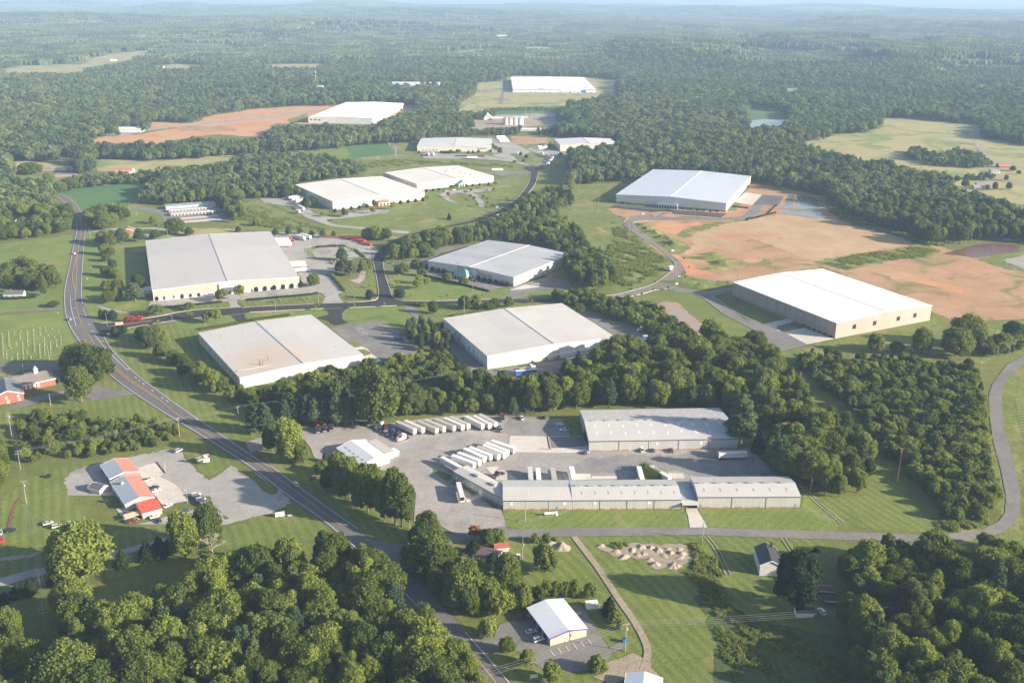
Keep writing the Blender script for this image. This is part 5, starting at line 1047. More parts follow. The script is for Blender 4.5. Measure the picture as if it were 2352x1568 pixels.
vents(H3,[(20,12),(38,9),(60,5),(25,70),(45,60),(80,75),(12,30)],r=.25,hh=.5); vents(H3,[(88,18),(90,19.5),(84,25)],'flue',plain('rusty_flue',(.25,.12,.06),.8),r=.28,hh=2.6)
m=MB(); m.box(92,92.5,2,36,roofz(H3,92,12)+.2,roofz(H3,92,12)+.55); m.build('roof_pipe',GALV,H3['roof'])
# --- white warehouse facing the yard
w_cool=wall_mat('cool_white_wall',(.70,.70,.68),.9,.06); teal=plain('dark_teal_band',(.07,.14,.15),.5)
H4=hall('warehouse','white metal warehouse with pale patched roof and teal band, blue trailers parked along its front','L3',(160,370),(535,690),(1165,240),9.8,w_cool,roof_mat('pale_grey_roof_b',(.53,.515,.49),None,(24,14,.10)),'x',1.8,trim=WHITE,ridge_cap=plain('blue_grey_ridge',(.27,.31,.37)),band=[(1.3,1.9,teal,'f')],joints=(8.8,plain('downpipe_blue',(.22,.31,.38),.5),'f'))
parts(H4,'window','f',[(23,3.6,1.4,2),(33,3.6,1.4,2),(53,3.6,1.4,2),(62,3.6,1.4,2)],GLASS,w_blue)
parts(H4,'roller_door','r',[(36,.1,7,5),(48,.1,7,5)],plain('cream_roller_door',(.62,.58,.5),.6),GREYM); parts(H4,'door','r',[(44.3,.1,1.4,2.4)],STEELB); parts(H4,'gas_meter','r',[(33,.1,1.6,2)],GREYM)
vents(H4,[(8,6),(85,4),(86,52),(30,60),(20,30)],r=.25,hh=.5)
# --- beige-fronted warehouse, left
w_cream=wall_mat('cream_panel_wall',(.47,.38,.325),1.0,.05)
a5,rz5,L5,W5=frame('M1',(1195,1003),(2345,898),(1137,615),9.2)
H5=hall('warehouse','wide flat grey-roofed warehouse with cream front, clipped shrubs and dark awning by the highway','M1',0,0,0,9.2,w_cream,roof_mat('pale_grey_roof_c',(.47,.455,.44),None,(59,60,.10)),'y',2.0,trim=WHITE,ridge_cap=plain('blue_grey_ridge',(.27,.31,.37)),fr=(a5,rz5,L5,W5),band=[(0,1.2,WHITE,'f'),(1.2,1.6,STEELB,'f'),(1.6,2.5,WHITE,'f')])
L,W=H5['L'],H5['W']; m=MB(); m.box(L*.44,L*.6,-1.2,-.05,0,9.8); p=m.build('entrance',WHITE,H5['e']); m=MB(); m.poly([(L*.455,-1.25,6.3),(L*.585,-1.25,6.3),(L*.585,-5,4),(L*.455,-5,4),(L*.455,-1.25,6.0),(L*.585,-1.25,6.0),(L*.585,-5,3.7),(L*.455,-5,3.7)],[(0,3,2,1),(4,5,6,7),(3,7,6,2),(0,4,7,3),(1,2,6,5)]); m.build('awning',plain('dark_metal_awning',(.10,.10,.12),.4),p)
for q0,q1 in ((.49,.52),(.535,.575)): m=MB(); m.box(L*q0,L*q1,-1.3,-1.1,.2,3.2); m.build('window',GLASS,p)
m=MB(); xs=[L*.52+3.2*math.cos(t*PI/12) for t in range(24)]; m.poly([(x,-1.32,7.9+.85*math.sin(t*PI/12)) for t,x in enumerate(xs)],[tuple(range(24))]); m.build('oval_sign',plain('light_blue_sign',(.22,.48,.70),.4),p)
text_obj('INDUSTRIES',p,(L*.52-2.4,-1.36,7.65),0,.8,WHITE,ext=.01)
parts(H5,'door','f',[(L*.655,.1,1.4,2.4),(L*.79,.1,1.4,2.4)],DARK); vents(H5,[(3,60),(5,30),(3,3),(60,40),(88,60),(90,36),(110,90)],r=.28,hh=.6)
parts(H5,'dock_door','r',[(20+i*9,1.0,3,3.4) for i in range(12)],WHITE,GREYM)
m=MB(); m.box(-9,-.1,24,36,0,3.2); m.build('pump_house',WHITE,H5['e'])
# --- sofa warehouse
w_pale=wall_mat('pale_green_grey_wall',(.62,.62,.58),.9,.05); tealr=plain('teal_metal_roof',(.17,.31,.30),.45,var=.06)
H6=hall('warehouse','grey-roofed sofa warehouse with teal pyramid entrance roof and black lettering','M2',(1395,868),(2068,997),(1878,708),8.6,w_pale,roof_mat('mottled_grey_roof',(.40,.415,.435),None,(22,14,.16)),'y',1.8,trim=WHITE,ridge_cap=plain('cream_ridge',(.6,.57,.5)),band=[(.9,1.5,plain('green_grey_band',(.12,.20,.21),.5),'fr')],joints=(12,plain('green_grey_downpipe',(.28,.36,.36),.5),'r'))
m=MB()
for (a,b,c,d) in ((34,0,1.6,9.6),(56,0,1.6,9.6),(35.6,8.2,20.4,1.4)): m.box(a,a+c,-.25,-.05,b,b+d)
m.build('portal_frame',plain('green_grey_frame',(.30,.38,.38),.5),H6['e'])
porch(H6,'f',37,14,9,4,5.5,tealr,plain('cream_stucco',(.6,.56,.46),.7)); parts(H6,'window','f',[(16,.9,3,1.4),(22,.9,3,1.4),(28,.9,3,1.4),(63,.9,3,1.4)],GLASS); parts(H6,'door','f',[(31,.1,1.5,2.4)],DARK)
text_obj('MorriSofa',H6['e'],(61.8,-.14,4.5),0,2.9,LETTER_K); m=MB()
for (a,b,c,d) in ((58.4,4.6,.2,3),(61,4.6,.2,3),(58.4,7.4,2.8,.2),(58.4,4.6,2.8,.2),(59.2,6.6,1.2,.2),(59.2,5.2,.2,1.4),(59.2,5.2,1.2,.2)): m.box(a,a+c,-.12,-.04,b,b+d)
m.build('emblem',LETTER_K,H6['e']); parts(H6,'roller_door','r',[(16,.1,6,4.6),(24,.1,6,4.6)],w_pale,GREYM); parts(H6,'window','r',[(58,4,1.4,1.6),(70,4,1.4,1.6)],GLASS); vents(H6,[(8,6),(24,5),(30,6),(31.5,6),(33,6),(36,5),(85,60),(60,90)],r=.3,hh=.8)
# --- pair of cream warehouses on the hill
w_sand=wall_mat('warm_white_wall',(.64,.60,.52),1.0,.04); terra=plain('terracotta_roof',(.34,.13,.08),.6)
H7=hall('warehouse','cream warehouse with terracotta hipped entrance roof and arched base panels','M2',(352,272),(648,404),(1030,205),10.3,w_sand,roof_mat('cream_roof',(.66,.635,.59),None,(30,12,.05),rough=.5),'x',2.0,trim=plain('brown_grey_trim',(.33,.27,.24),.6),ridge_cap=plain('blue_grey_ridge',(.27,.31,.37)),joints=(10,plain('dark_panel_joint',(.22,.19,.18)),'f'),band=[(0,1.3,plain('pink_base',(.5,.38,.32),.7),'r')])
parts(H7,'dock_door','f',[(8+i*6.5,1.1,3,3.6) for i in range(6)],WHITE,plain('dock_seal_grey',(.2,.19,.2)))
def rporch(H,s,w_,d,h,rise,roofm,wallm,hip=True):
    L=H['L']; m=MB(); m.box(L+.02,L+d,s,s+w_,-.1,h); p=m.build('entrance',wallm,H['e'])
    for a_ in [(L+d-.05,L+d+.07,s+w_*(.1+.3*i),s+w_*(.3+.3*i)) for i in range(3)]+[(L+d*.3,L+d*.7,s-.07,s+.1)]: m=MB(); m.box(*a_,.3,h*.75); m.build('window',GLASS,p)
    m=MB(); o=.7; x0,x1,y0,y1=L,L+d+o,s-o,s+w_+o; cy=(y0+y1)/2; rl=max(.1,(w_-d)/2)
    if hip: m.poly([(x0,y0,h),(x1,y0,h),(x1,y1,h),(x0,y1,h),((x0+x1)/2,cy-rl,h+rise),((x0+x1)/2,cy+rl,h+rise)],[(0,1,4),(1,2,5,4),(2,3,5),(3,0,4,5),(3,2,1,0)])
    else: m.poly([(x0,y0,h),(x1,y0,h),(x1,y1,h),(x0,y1,h),(x0,cy,h+rise),(x1,cy,h+rise)],[(0,1,5,4),(2,3,4,5),(1,2,5),(0,4,3),(3,2,1,0)])
    m.build('porch_roof',roofm,p)
rporch(H7,56,15,6,3.6,3.2,terra,plain('cream_stucco',(.6,.56,.46)))
H8=hall('warehouse','cream warehouse with blue gabled porch, standing behind the terracotta-entrance one','M2',(1053,177),(1310,267),(1625,120),8.2,w_sand,roof_mat('cream_roof',(.68,.655,.61)),'x',2.0,trim=WHITE,ridge_cap=plain('blue_grey_ridge',(.27,.31,.37)),joints=(9,plain('dark_panel_joint',(.22,.19,.18)),'f'),band=[(1.2,1.7,plain('sky_blue_band',(.20,.42,.55),.5),'r')])
parts(H8,'wall_fan','f',[(12,3,2.4,2.6),(48,3,2.4,2.6),(70,3,2.4,2.6),(88,3,2.4,2.6)],GREYM); rporch(H8,58,13,7,4,4,plain('sky_blue_roof',(.13,.30,.42),.5),plain('cream_stucco',(.6,.56,.46)),False)
units(H8,[(35,80),(48,70),(30,95),(60,88),(70,90),(80,92)],(2,1.4,1.6))
# --- far pair
a9,rz9,L9,W9=frame('T2',(535,988),(1035,990),(507,930),7.5)
H9=hall('warehouse','far white warehouse with dark lettering, docked trucks and a long trailer parked before it','T2',0,0,0,7.5,w_sand,roof_mat('grey_white_roof',(.55,.55,.55),None,(40,40,.05)),'y',1.8,trim=WHITE,fr=(a9,rz9,L9,abs(W9)),band=[(0,1.1,plain('pink_base',(.5,.38,.32)),'f')])
text_obj('CUSTOM MATIC',H9['e'],(H9['L']-23,-.14,4.6),0,2.0,LETTER_K); parts(H9,'dock_door','f',[(8+i*5.5,.9,3,3.4) for i in range(5)],GREYM); parts(H9,'window','f',[(62,.4,8,3)],GLASS)
units(H9,[(52,30),(56,14),(58,20)],(2,2,1.2))
a10,rz10,L10,W10=frame('T2',(1497,975),(1887,972),(1430,935),10.0)
H10=hall('warehouse','far pale warehouse with blue gabled porch beside the row of white trailers','T2',0,0,0,10.0,w_sand,roof_mat('grey_white_roof',(.55,.55,.55)),'y',2.2,trim=WHITE,fr=(a10,rz10,L10,abs(W10)),joints=(14,plain('panel_joint',(.5,.49,.46)),'fl'))
porch(H10,'f',34,11,7,4,4,plain('slate_blue_porch',(.10,.17,.27),.5),plain('cream_stucco',(.6,.56,.46)),hip=False)
# --- clay-site white warehouse and the distant blue-striped one
a11=Vector(G('T1',2070,788,11)); b11=Vector(G('T1',2613,762,11)); u=(b11-a11); 
H11=hall('warehouse','white-roofed warehouse half hidden by trees beside the red clay site','T1',0,0,0,11,w_cool,roof_mat('bright_white_roof',(.84,.83,.81)),'y',2.0,over=.2,trim=WHITE,ridge_cap=WHITE,fr=(a11,-.11,128,275))
parts(H11,'window','f',[(4,5,4,2.2),(12,5,4,2.2),(20,5,4,2.2)],GLASS)
H12=hall('warehouse','very distant long white factory with blue stripe and blue lettering','T2',(1178,597),(1735,600),(1180,518),9.0,w_cool,roof_mat('bright_white_roof',(.84,.83,.81)),'y',1.5,over=.2,ridge_cap=False,band=[(6.3,7.4,plain('cobalt_stripe',(.06,.16,.42),.5),'f')])
m=MB(); m.box(122,180,-.5,-.05,0,8.4); m.build('office_front',WHITE,H12['e'])
for i in range(16): m=MB(); m.cyl((124+i*3,-.6,2.8),(124+i*3,-.45,2.8),.9,8); m.build('round_window',STEELB,H12['e'])
m=MB(); m.box(174,186,-.8,-.4,0,6.6); m.build('blue_entrance',plain('cobalt_glazing',(.05,.18,.45),.3),H12['e']); text_obj('SLOAN',H12['e'],(64,-.14,7.9),0,4.2,LETTER_B)
units(H12,[(150,40),(188,20),(196,90),(160,120)],(10,6,2))
# --- long grey sheds, truck yard
w_grey=wall_mat('grey_corrugated_wall',(.45,.46,.46),.9,.16,stain=(.33,.17,.09)); r_galv=roof_mat('grey_corrugated_roof',(.47,.468,.46),(.9,'x'),k=.14,rough=.42)
sky_y=plain('yellowed_skylight',(.52,.50,.30),.4); sky_w=plain('pale_skylight',(.58,.62,.58),.35); rustband=plain('rust_gutter',(.17,.12,.10),.7)
def skylights(H,pts,mat,w_=.9,l=2.6):
    for x,y in pts:
        z0,z1=roofz(H,x,y-l/2),roofz(H,x,y+l/2); m=MB(); m.poly([(x-w_/2,y-l/2,z0+.04),(x+w_/2,y-l/2,z0+.04),(x+w_/2,y+l/2,z1+.04),(x-w_/2,y+l/2,z1+.04),(x-w_/2,y-l/2,z0-.1),(x+w_/2,y-l/2,z0-.1),(x+w_/2,y+l/2,z1-.1),(x-w_/2,y+l/2,z1-.1)],[(0,1,2,3),(4,7,6,5),(0,4,5,1),(1,5,6,2),(2,6,7,3),(3,7,4,0)]); m.build('skylight',mat,H['roof'])
def ridgevents(H,xs,l=3.0):
    for x in xs:
        z=H['ph']+H['g']; m=MB(); y=H['W']/2; m.prism([(x,y-.45),(x+l,y-.45),(x+l,y+.45),(x,y+.45)],z,z+.45); m.prism([(x-.1,y-.7),(x+l+.1,y-.7),(x+l+.1,y+.7),(x-.1,y+.7)],z+.45,z+.6); m.build('ridge_vent',GALV,H['roof'])
SA=hall('shed','west section of the long grey shed, plain roof with yellowed skylights','B3',(105,758),(570,757),(103,622),5.5,w_grey,r_galv,'x',1.8,over=.15,cat='metal shed',trim=plain('dark_gutter',(.10,.10,.11),.5),ridge_cap=False,joints=(9,GREYM,'f'))
skylights(SA,[(4+8.6*i,5.2) for i in range(4)],sky_y); skylights(SA,[(4+8.6*i,17) for i in range(4)],sky_y); parts(SA,'wall_panel_patch','f',[(3.5,3,1.3,1.4),(30,3,1.3,1.4)],WHITE); parts(SA,'door','f',[(26.6,.1,1,2.2)],plain('faded_blue_door',(.20,.28,.36),.5))
SB=hall('shed','middle section of the long grey shed with eight ridge vents','B3',(572,757),(1305,752),(554,622),5.5,w_grey,r_galv,'x',2.2,over=.15,cat='metal shed',trim=plain('dark_gutter',(.10,.10,.11)),ridge_cap=False,joints=(13.5,plain('dark_gutter',(.10,.10,.11)),'f'))
ridgevents(SB,[2+6.7*i for i in range(8)]); skylights(SB,[(5+6.7*i,5.5) for i in range(8)],plain('dull_skylight',(.28,.28,.28),.5),.7,2.4); parts(SB,'wall_panel_patch','f',[(10.5,3.2,1.3,1.3),(37.8,3.2,1.3,1.3)],WHITE); parts(SB,'door','f',[(50,.1,1,2.2)],plain('faded_blue_door',(.20,.28,.36)))
SC_=hall('shed','east section of the long grey shed with six ridge vents','B3',(1415,735),(2105,732),(1358,600),6.45,w_grey,r_galv,'x',2.0,over=.15,cat='metal shed',trim=plain('dark_gutter',(.10,.10,.11)),ridge_cap=False,joints=(17.2,plain('dark_gutter',(.10,.10,.11)),'f'))
ridgevents(SC_,[2+8.4*i for i in range(6)]); skylights(SC_,[(4+8.4*i,5.5) for i in range(6)],plain('dull_skylight',(.28,.28,.28)),.8,2.6); parts(SC_,'door','f',[(1.2,.1,1,2.2),(49.3,.1,1,2.2)],plain('faded_blue_door',(.20,.28,.36)))
e=thing('covered_passage','low grey passage roof linking two long grey sheds above the concrete drive','passage',(SB['a'].x,SB['a'].y,0),SB['rz']); x0,x1=SB['L']+.3,SB['L']+7.9
m=MB(); m.box(x0,x1,6,21,4.4,4.7); m.box(x0,x1,2,6,4.35,4.65); m.build('roof',roof_mat('bluish_passage_roof',(.33,.37,.42),(.9,'x')),e); m=MB(); m.box(x0,x1,20.5,21,0,4.4); m.box(x0,x0+1.8,5.8,6.1,0,4.35); m.box(x1-1.8,x1,5.8,6.1,0,4.35); m.build('wall',w_grey,e)
m=MB(); m.poly([(x0-.2,1.9,4.3),(x1+.2,1.9,4.3),(x1+.2,-2.2,3.6),(x0-.2,-2.2,3.6),(x0-.2,1.9,4.15),(x1+.2,1.9,4.15),(x1+.2,-2.2,3.45),(x0-.2,-2.2,3.45)],[(0,3,2,1),(4,5,6,7),(3,7,6,2),(0,4,7,3),(1,2,6,5)]); m.cyl((x0+.1,-2,0),(x0+.1,-2,3.5),.1,6); m.cyl((x1-.1,-2,0),(x1-.1,-2,3.5),.1,6); m.build('canopy',r_galv,e); m=MB(); m.box(x0+1.9,x1-1.9,6,6.2,.2,3.8); m.build('shade_panel',DARK,e)  # last box: near-black panel painted in place of the shaded passage interior
SD=hall('shed','slanting low wing at the west end of the grey sheds','B2',(1738,715),(2160,948),(1870,670),5.0,w_grey,roof_mat('cream_grey_roof',(.48,.465,.44),(.9,'x'),k=.08),'x',.8,over=.15,cat='metal shed',trim=plain('dark_gutter',(.10,.10,.11)),ridge_cap=False,joints=(10,GREYM,'f'))
ridgevents(SD,[11,24],4); parts(SD,'roller_door','f',[(21,.1,2.6,3)],WHITE,GREYM); parts(SD,'door','f',[(2.5,.8,1,2.4),(8,1.6,1,1),(15,1.6,1,1)],WHITE)
SH=hall('shed','broad grey metal shed with rows of skylights and ridge vents beyond the gravel yard','B3',(683,360),(1685,342),(618,152),6.5,w_grey,r_galv,'x',2.6,over=.2,cat='metal shed',trim=plain('dark_gutter',(.10,.10,.11)),ridge_cap=False,joints=(17,plain('dark_gutter',(.10,.10,.11)),'f'))
ridgevents(SH,[4+8.1*i for i in range(10)],3.2); skylights(SH,[(5.5+8.15*i,y+(.8*math.sin(i*2.3))) for i in range(10) for y in (8,16)],sky_w,1.1,3.0); skylights(SH,[(5.5+8.15*i,y) for i in range(10) for y in (29,38)],sky_w,.9,2.4)
parts(SH,'wall_panel_patch','f',[(38,3.6,1.4,1.4),(63,3.6,1.4,1.4)],WHITE); m=MB(); m.box(-.12,.1,5,22,.1,4.8); m.build('dock_shade_panel',DARK,SH['e'])  # near-black panel on the solid wall, painting the shade of a dock
# --- truck repair shop
a_=Vector(G('B2',945,665,3.6)); b_=Vector(G('B2',1190,590,3.6)); d_=Vector(G('B2',700,530,3.6)); 
w_shop=wall_mat('white_shop_wall',(.60,.56,.50),.9,.05); r_shop=roof_mat('white_blue_roof',(.60,.64,.68),(.9,'y'),k=.06)
SI=hall('repair_shop','white gable-roofed truck repair shop with big roller doors beside the parked tractors','B2',(945,665),(1190,590),(700,530),3.8,w_shop,r_shop,'y',2.0,over=.4,cat='workshop',trim=WHITE,ridge_cap=False)
parts(SI,'roller_door','f',[(1.0,.05,4.2,3.3),(5.6,.05,3.6,3.3),(9.8,.05,4.2,3.6)],plain('cream_roller_door',(.62,.58,.5)),GREYM); skylights(SI,[(3.6,4+4.6*i) for i in range(5)],plain('dull_skylight',(.28,.28,.28)),1.0,2.4)
m=MB(); L=SI['L']; W=SI['W']; m.box(L+.02,L+5.2,4,W-3,-.1,3.9); an=m.build('annex',w_shop,SI['e']); m=MB(); m.box(L,L+5.5,3.7,W-2.7,3.9,4.15); m.build('annex_roof',roof_mat('cream_grey_roof',(.48,.465,.44)),an); m=MB(); m.box(L+5.25,L+9,4.6,10,-.1,2.6); m.build('lean_to',w_shop,an); m=MB(); m.box(L+5.4,L+9.3,4.3,10.3,2.6,2.8); m.build('lean_to_roof',r_shop,an); m=MB(); m.box(L+1,L+4,3.85,4.02,.05,3); m.build('roller_door',plain('cream_roller_door',(.62,.58,.5)),an)
m=MB(); m.box(-7,-.05,8,18,2.7,2.95); pr=m.build('canopy',WHITE,SI['e']); m=MB(); m.box(-6,-.05,9,17,-.1,2.7); m.build('office',plain('dark_office_front',(.12,.09,.08),.6),SI['e'])
# --- red-roofed shop, three gabled sections
r_red=roof_mat('red_metal_roof',(.52,.20,.15),(.9,'y'),k=.05); r_red2=roof_mat('bright_red_roof',(.66,.10,.06),(.9,'y'),k=.05); r_bg=roof_mat('blue_grey_metal_roof',(.38,.44,.49),(.9,'y'),k=.12)
brick_d=plain('dark_brick',(.27,.12,.09),.8,scale=3)
def gable2(H,matL,matR):
    me=H['roof'].data; me.materials.clear(); me.materials.append(matL); me.materials.append(matR)
    for i,p in enumerate(me.polygons): p.material_index = 0 if i<6 else 1
SJb=hall('shop','long middle section of the roadside shop, half blue-grey and half red roof','B1',(1072,570),(1315,505),(960,375),3.5,w_shop,r_bg,'y',1.8,over=.3,cat='shop',trim=WHITE,ridge_cap=False); gable2(SJb,r_bg,r_red); parts(SJb,'shopfront','r',[(4+5*i,.2,3.6,2.4) for i in range(5)],GLASS,WHITE); parts(SJb,'window','l',[(4,.8,1.2,1.4),(12,.8,1.2,1.4),(20,.8,1.2,1.4)],GLASS); units(SJb,[(4,21)],(1.4,1.4,1))
SJa=hall('shop','rear section of the roadside shop with brick side, half blue-grey and half red roof','B1',(940,352),(1182,290),(865,235),3.6,brick_d,r_bg,'y',1.8,over=.3,cat='shop',trim=WHITE,ridge_cap=False); gable2(SJa,r_bg,r_red); parts(SJa,'roller_door','r',[(2+5*i,.1,3.4,2.8) for i in range(3)],WHITE); parts(SJa,'window','l',[(3,.8,1.4,1.4),(9,.8,1.4,1.4)],WHITE)
SJc=hall('shop','small bright red roofed end section of the roadside shop','B1',(1218,650),(1382,605),(1165,545),2.8,w_shop,r_red2,'x',1.2,over=.3,cat='shop',trim=WHITE,ridge_cap=False); parts(SJc,'door','f',[(5.5,.1,1,2)],WHITE); parts(SJc,'window','r',[(5,.8,2,1.2)],GLASS)
SJd=hall('small_shed','small cream shed with dark shingled gable roof behind the red-roofed shop','B1',(850,450),(925,408),(800,400),2.6,wall_mat('cream_siding',(.58,.54,.45),.5,.05),roof_mat('dark_shingle_roof',(.12,.12,.13)),'y',1.3,over=.4,cat='shed',trim=WHITE,ridge_cap=False); parts(SJd,'door','f',[(1,.1,1,2)],WHITE)
e=thing('yellow_canopy','flat pale yellow tarpaulin canopy beside the small red roof','canopy',(*G('B1',1140,690),0),SJc['rz']); m=MB(); m.box(-4,3.6,-2,2.6,2.1,2.25); m.build('cover',plain('pale_yellow_cloth',(.62,.52,.30),.8),e)
for x_,y_ in ((-3.9,-1.9),(3.5,-1.9),(-3.9,2.5),(3.5,2.5)): m=MB(); m.cyl((x_,y_,0),(x_,y_,2.1),.06,6); m.build('post',WHITE,e)
# --- purple-trimmed building
w_tan=wall_mat('tan_ribbed_wall',(.46,.42,.34),.7,.1); purp=plain('purple_trim',(.12,.07,.30),.5)
SK=hall('shop','tan metal building with bright white roof and purple trim near the bottom edge','B5',(1268,995),(1532,925),(1122,775),3.9,w_tan,roof_mat('white_metal_roof',(.66,.70,.75),(.7,'y'),k=.05,rough=.35),'y',1.5,over=.5,cat='shop',trim=purp,ridge_cap=False)
parts(SK,'window','l',[(3,.7,3,1.8),(8,.7,3,1.8),(13,.7,3,1.8)],GLASS,purp); parts(SK,'door','l',[(17,.1,1.2,2.2)],GLASS); m=MB(); m.box(1,11,22.3,27,-.1,2.2); m.build('side_yard_wall',plain('dark_cover',(.06,.06,.07),.9),SK['e']); parts(SK,'ac_unit','f',[(6.5,.1,1.3,1.1)],GREYM)
# --- storage garages
w_st=wall_mat('cream_garage_wall',(.60,.56,.48),.8,.05); r_st=roof_mat('blue_grey_garage_roof',(.27,.31,.36),(1,'y'),k=.08)
def garages(label,k,A,B,D,h,n,L=None,W=None):
    a,rz,L_,W_=frame(k,A,B,D,h); H=hall('storage_building',label,k,0,0,0,h,w_st,r_st,'x',.9,over=.2,cat='storage building',trim=WHITE,ridge_cap=False,fr=(a,rz,L or L_,W or abs(W_)))
    if n: parts(H,'garage_door','f',[((i+.15)*H['L']/n,.1,H['L']/n*.7,2.2) for i in range(n)],plain('brown_garage_door',(.12,.10,.09),.6))
    return H
garages('front row of the low storage garages with brown doors','M1',(1340,403),(1690,378),(1330,390),2.8,13,W=10); garages('middle row of the low storage garages','M1',(1325,375),(1665,352),(1315,360),2.8,13,W=9); garages('back storage building with plain cream wall, tallest of the three','M1',(1300,350),(1690,322),(1296,330),3.6,0,W=16)
# --- church and hall
brick=None
def brick_mat():
    n=NT('red_brick'); b=n.n('ShaderNodeTexBrick'); b.inputs['Scale'].default_value=1.5; b.inputs['Color1'].default_value=(.27,.075,.05,1); b.inputs['Color2'].default_value=(.34,.11,.07,1); b.inputs['Mortar'].default_value=(.42,.30,.24,1); b.inputs['Mortar Size'].default_value=.015
    v=n.obj(); n.l(n.mapv(v,rot=.3),b.inputs['Vector']); return n.finish(n.mix(.5,b.outputs[0],n.ramp(n.noise(v,.8,3),[(.3,(.25,.075,.05)),(.7,(.36,.12,.08))])),.85,.2)
BR=brick_mat(); r_sh=roof_mat('brown_shingle_roof',(.21,.185,.17),None,(2.5,1.2,.08),rough=.9); r_sh2=roof_mat('blue_grey_shingle_roof',(.13,.155,.18),None,(2.5,1.2,.08),rough=.9)
CH=hall('church','red brick church with white steeple cupola and arched white windows beside the cemetery','L1',(140,845),(470,775),(30,775),4.4,BR,r_sh,'x',3.0,over=.5,cat='church',trim=WHITE,ridge_cap=False)
for i in range(5):
    s=2.4+i*2.5; m=MB(); pts=[(s,1.2),(s+1.3,1.2),(s+1.3,3.0)]+[(s+.65+.65*math.cos(t*PI/6),3.0+.65*math.sin(t*PI/6)) for t in range(1,6)]+[(s,3.0)]
    n=len(pts); m.poly([(x,-.1,z) for x,z in pts]+[(x,.0,z) for x,z in pts],[tuple(range(n-1,-1,-1))][:0]+[tuple(range(n))]+[(j,(j+1)%n,(j+1)%n+n,j+n) for j in range(n)]); wn=m.build('window',WHITE,CH['e']); m=MB(); m.box(s+.3,s+1.0,-.14,-.11,1.4,3.1); m.build('pane',plain('pale_window_glass',(.30,.36,.42),.3),wn)
L,W=CH['L'],CH['W']; zt=CH['ph']; m=MB(); m.box(L*.62-1.1,L*.62+1.1,W/2-1.1,W/2+1.1,zt-.6,zt+2.6); st=m.build('steeple',WHITE,CH['roof']); m=MB(); x,y=L*.62,W/2; z=zt+2.6; m.poly([(x-1.4,y-1.4,z),(x+1.4,y-1.4,z),(x+1.4,y+1.4,z),(x-1.4,y+1.4,z),(x,y,z+2.2)],[(0,1,4),(1,2,4),(2,3,4),(3,0,4),(3,2,1,0)]); m.build('steeple_cap',plain('green_grey_copper',(.28,.38,.38),.5),CH['roof'])
for yy in (1.5,W/2-1.2,W/2+1.2,W-1.5): m=MB(); m.cyl((L+2.6,yy,0),(L+2.6,yy,3.6),.18,8); m.build('column',WHITE,CH['e'])
m=MB(); m.poly([(L+.4,.5,3.7),(L+3.2,.5,3.7),(L+3.2,W-.5,3.7),(L+.4,W-.5,3.7),(L+.4,W/2,6.4),(L+3.2,W/2,6.4)],[(0,1,5,4),(2,3,4,5),(1,2,5),(0,4,3),(3,2,1,0)]); m.build('portico_roof',r_sh2,CH['e'])
a_=Vector(G('L1',-60,960,5)); FH=hall('church_hall','red brick church hall with blue-grey gable roof at the left edge','L1',(-70,945),(198,900),(-140,840),5.2,BR,r_sh2,'y',3.2,over=.5,cat='church hall',trim=WHITE,ridge_cap=False)
parts(FH,'window','f',[(FH['L']*.42,3.2,1,1.2),(FH['L']*.80,3.2,1,1.2),(FH['L']*.82,.9,1,1.2)],plain('pale_window_glass',(.30,.36,.42)),WHITE); parts(FH,'door','f',[(FH['L']*.45,.1,1.3,2.2)],WHITE)
# --- houses
def house(label,k,x,y,L,W,h,rise,rz,wallm,roofm,ridge='x',cat='house',wins=3,chim=None,name='house'):
    c=Vector(G(k,x,y)); a=c-Vector((math.cos(rz),math.sin(rz)))*L/2; H=hall(name,label,k,0,0,0,h,wallm,roofm,ridge,rise,over=.45,cat=cat,trim=WHITE,ridge_cap=False,fr=(a,rz,L,W))
    if wins: parts(H,'window','f',[(L*(i+.5)/wins-.5,1,1.0,1.3) for i in range(wins) if i!=wins//2],GLASS,WHITE); parts(H,'door','f',[(L*(wins//2+.5)/wins-.5,.1,1,2.1)],plain('dark_door',(.1,.07,.06),.6)); parts(H,'window','r',[(W*.3,1,1,1.3),(W*.65,1,1,1.3)],GLASS,WHITE); parts(H,'window','l',[(W*.3,1,1,1.3),(W*.65,1,1,1.3)],GLASS,WHITE)
    if chim: z=H['ph']; m=MB(); m.box(chim[0],chim[0]+.9,chim[1],chim[1]+.7,z-1.5,z+1.1); m.build('chimney',BR,H['roof'])
    return H
wh=wall_mat('white_siding',(.66,.66,.64),.3,.06)
HW=hall('house','two-storey white farmhouse with near black roof beside the huge round evergreen','B3',(1840,1215),(1990,1215),(1800,1100),5.6,wh,roof_mat('black_roof',(.045,.045,.05)),'y',2.4,over=.35,cat='house',trim=WHITE,ridge_cap=False,fr=(Vector(G('B3',1826,1262)),-.06,9.5,15))
parts(HW,'window','l',[(1.5+3.4*i,z_,.9,1.4) for i in range(4) for z_ in (1,3.6)],GLASS,WHITE); m=MB(); m.box(6.6,7.4,13,13.8,6,9); m.build('chimney',DARK,HW['roof'])
house('small white cottage with dark gable roof, left of the highway','M1',105,1062,15,10,2.8,2.4,.12,wh,roof_mat('dark_shingle_roof',(.12,.12,.13)),'x',chim=(4,5))
house('white metal shed among trees at the far left','M1',183,482,16,10,3.4,1.0,.1,wall_mat('pale_metal_wall',(.60,.60,.60),.8,.08),roof_mat('white_metal_roof',(.66,.70,.75)),'x','shed',0,name='metal_shed')
house('house with brown shingled roof hidden in trees near the storage garages','M1',1000,560,15,11,2.8,3,.25,BR,r_sh,'y',chim=(10,4))
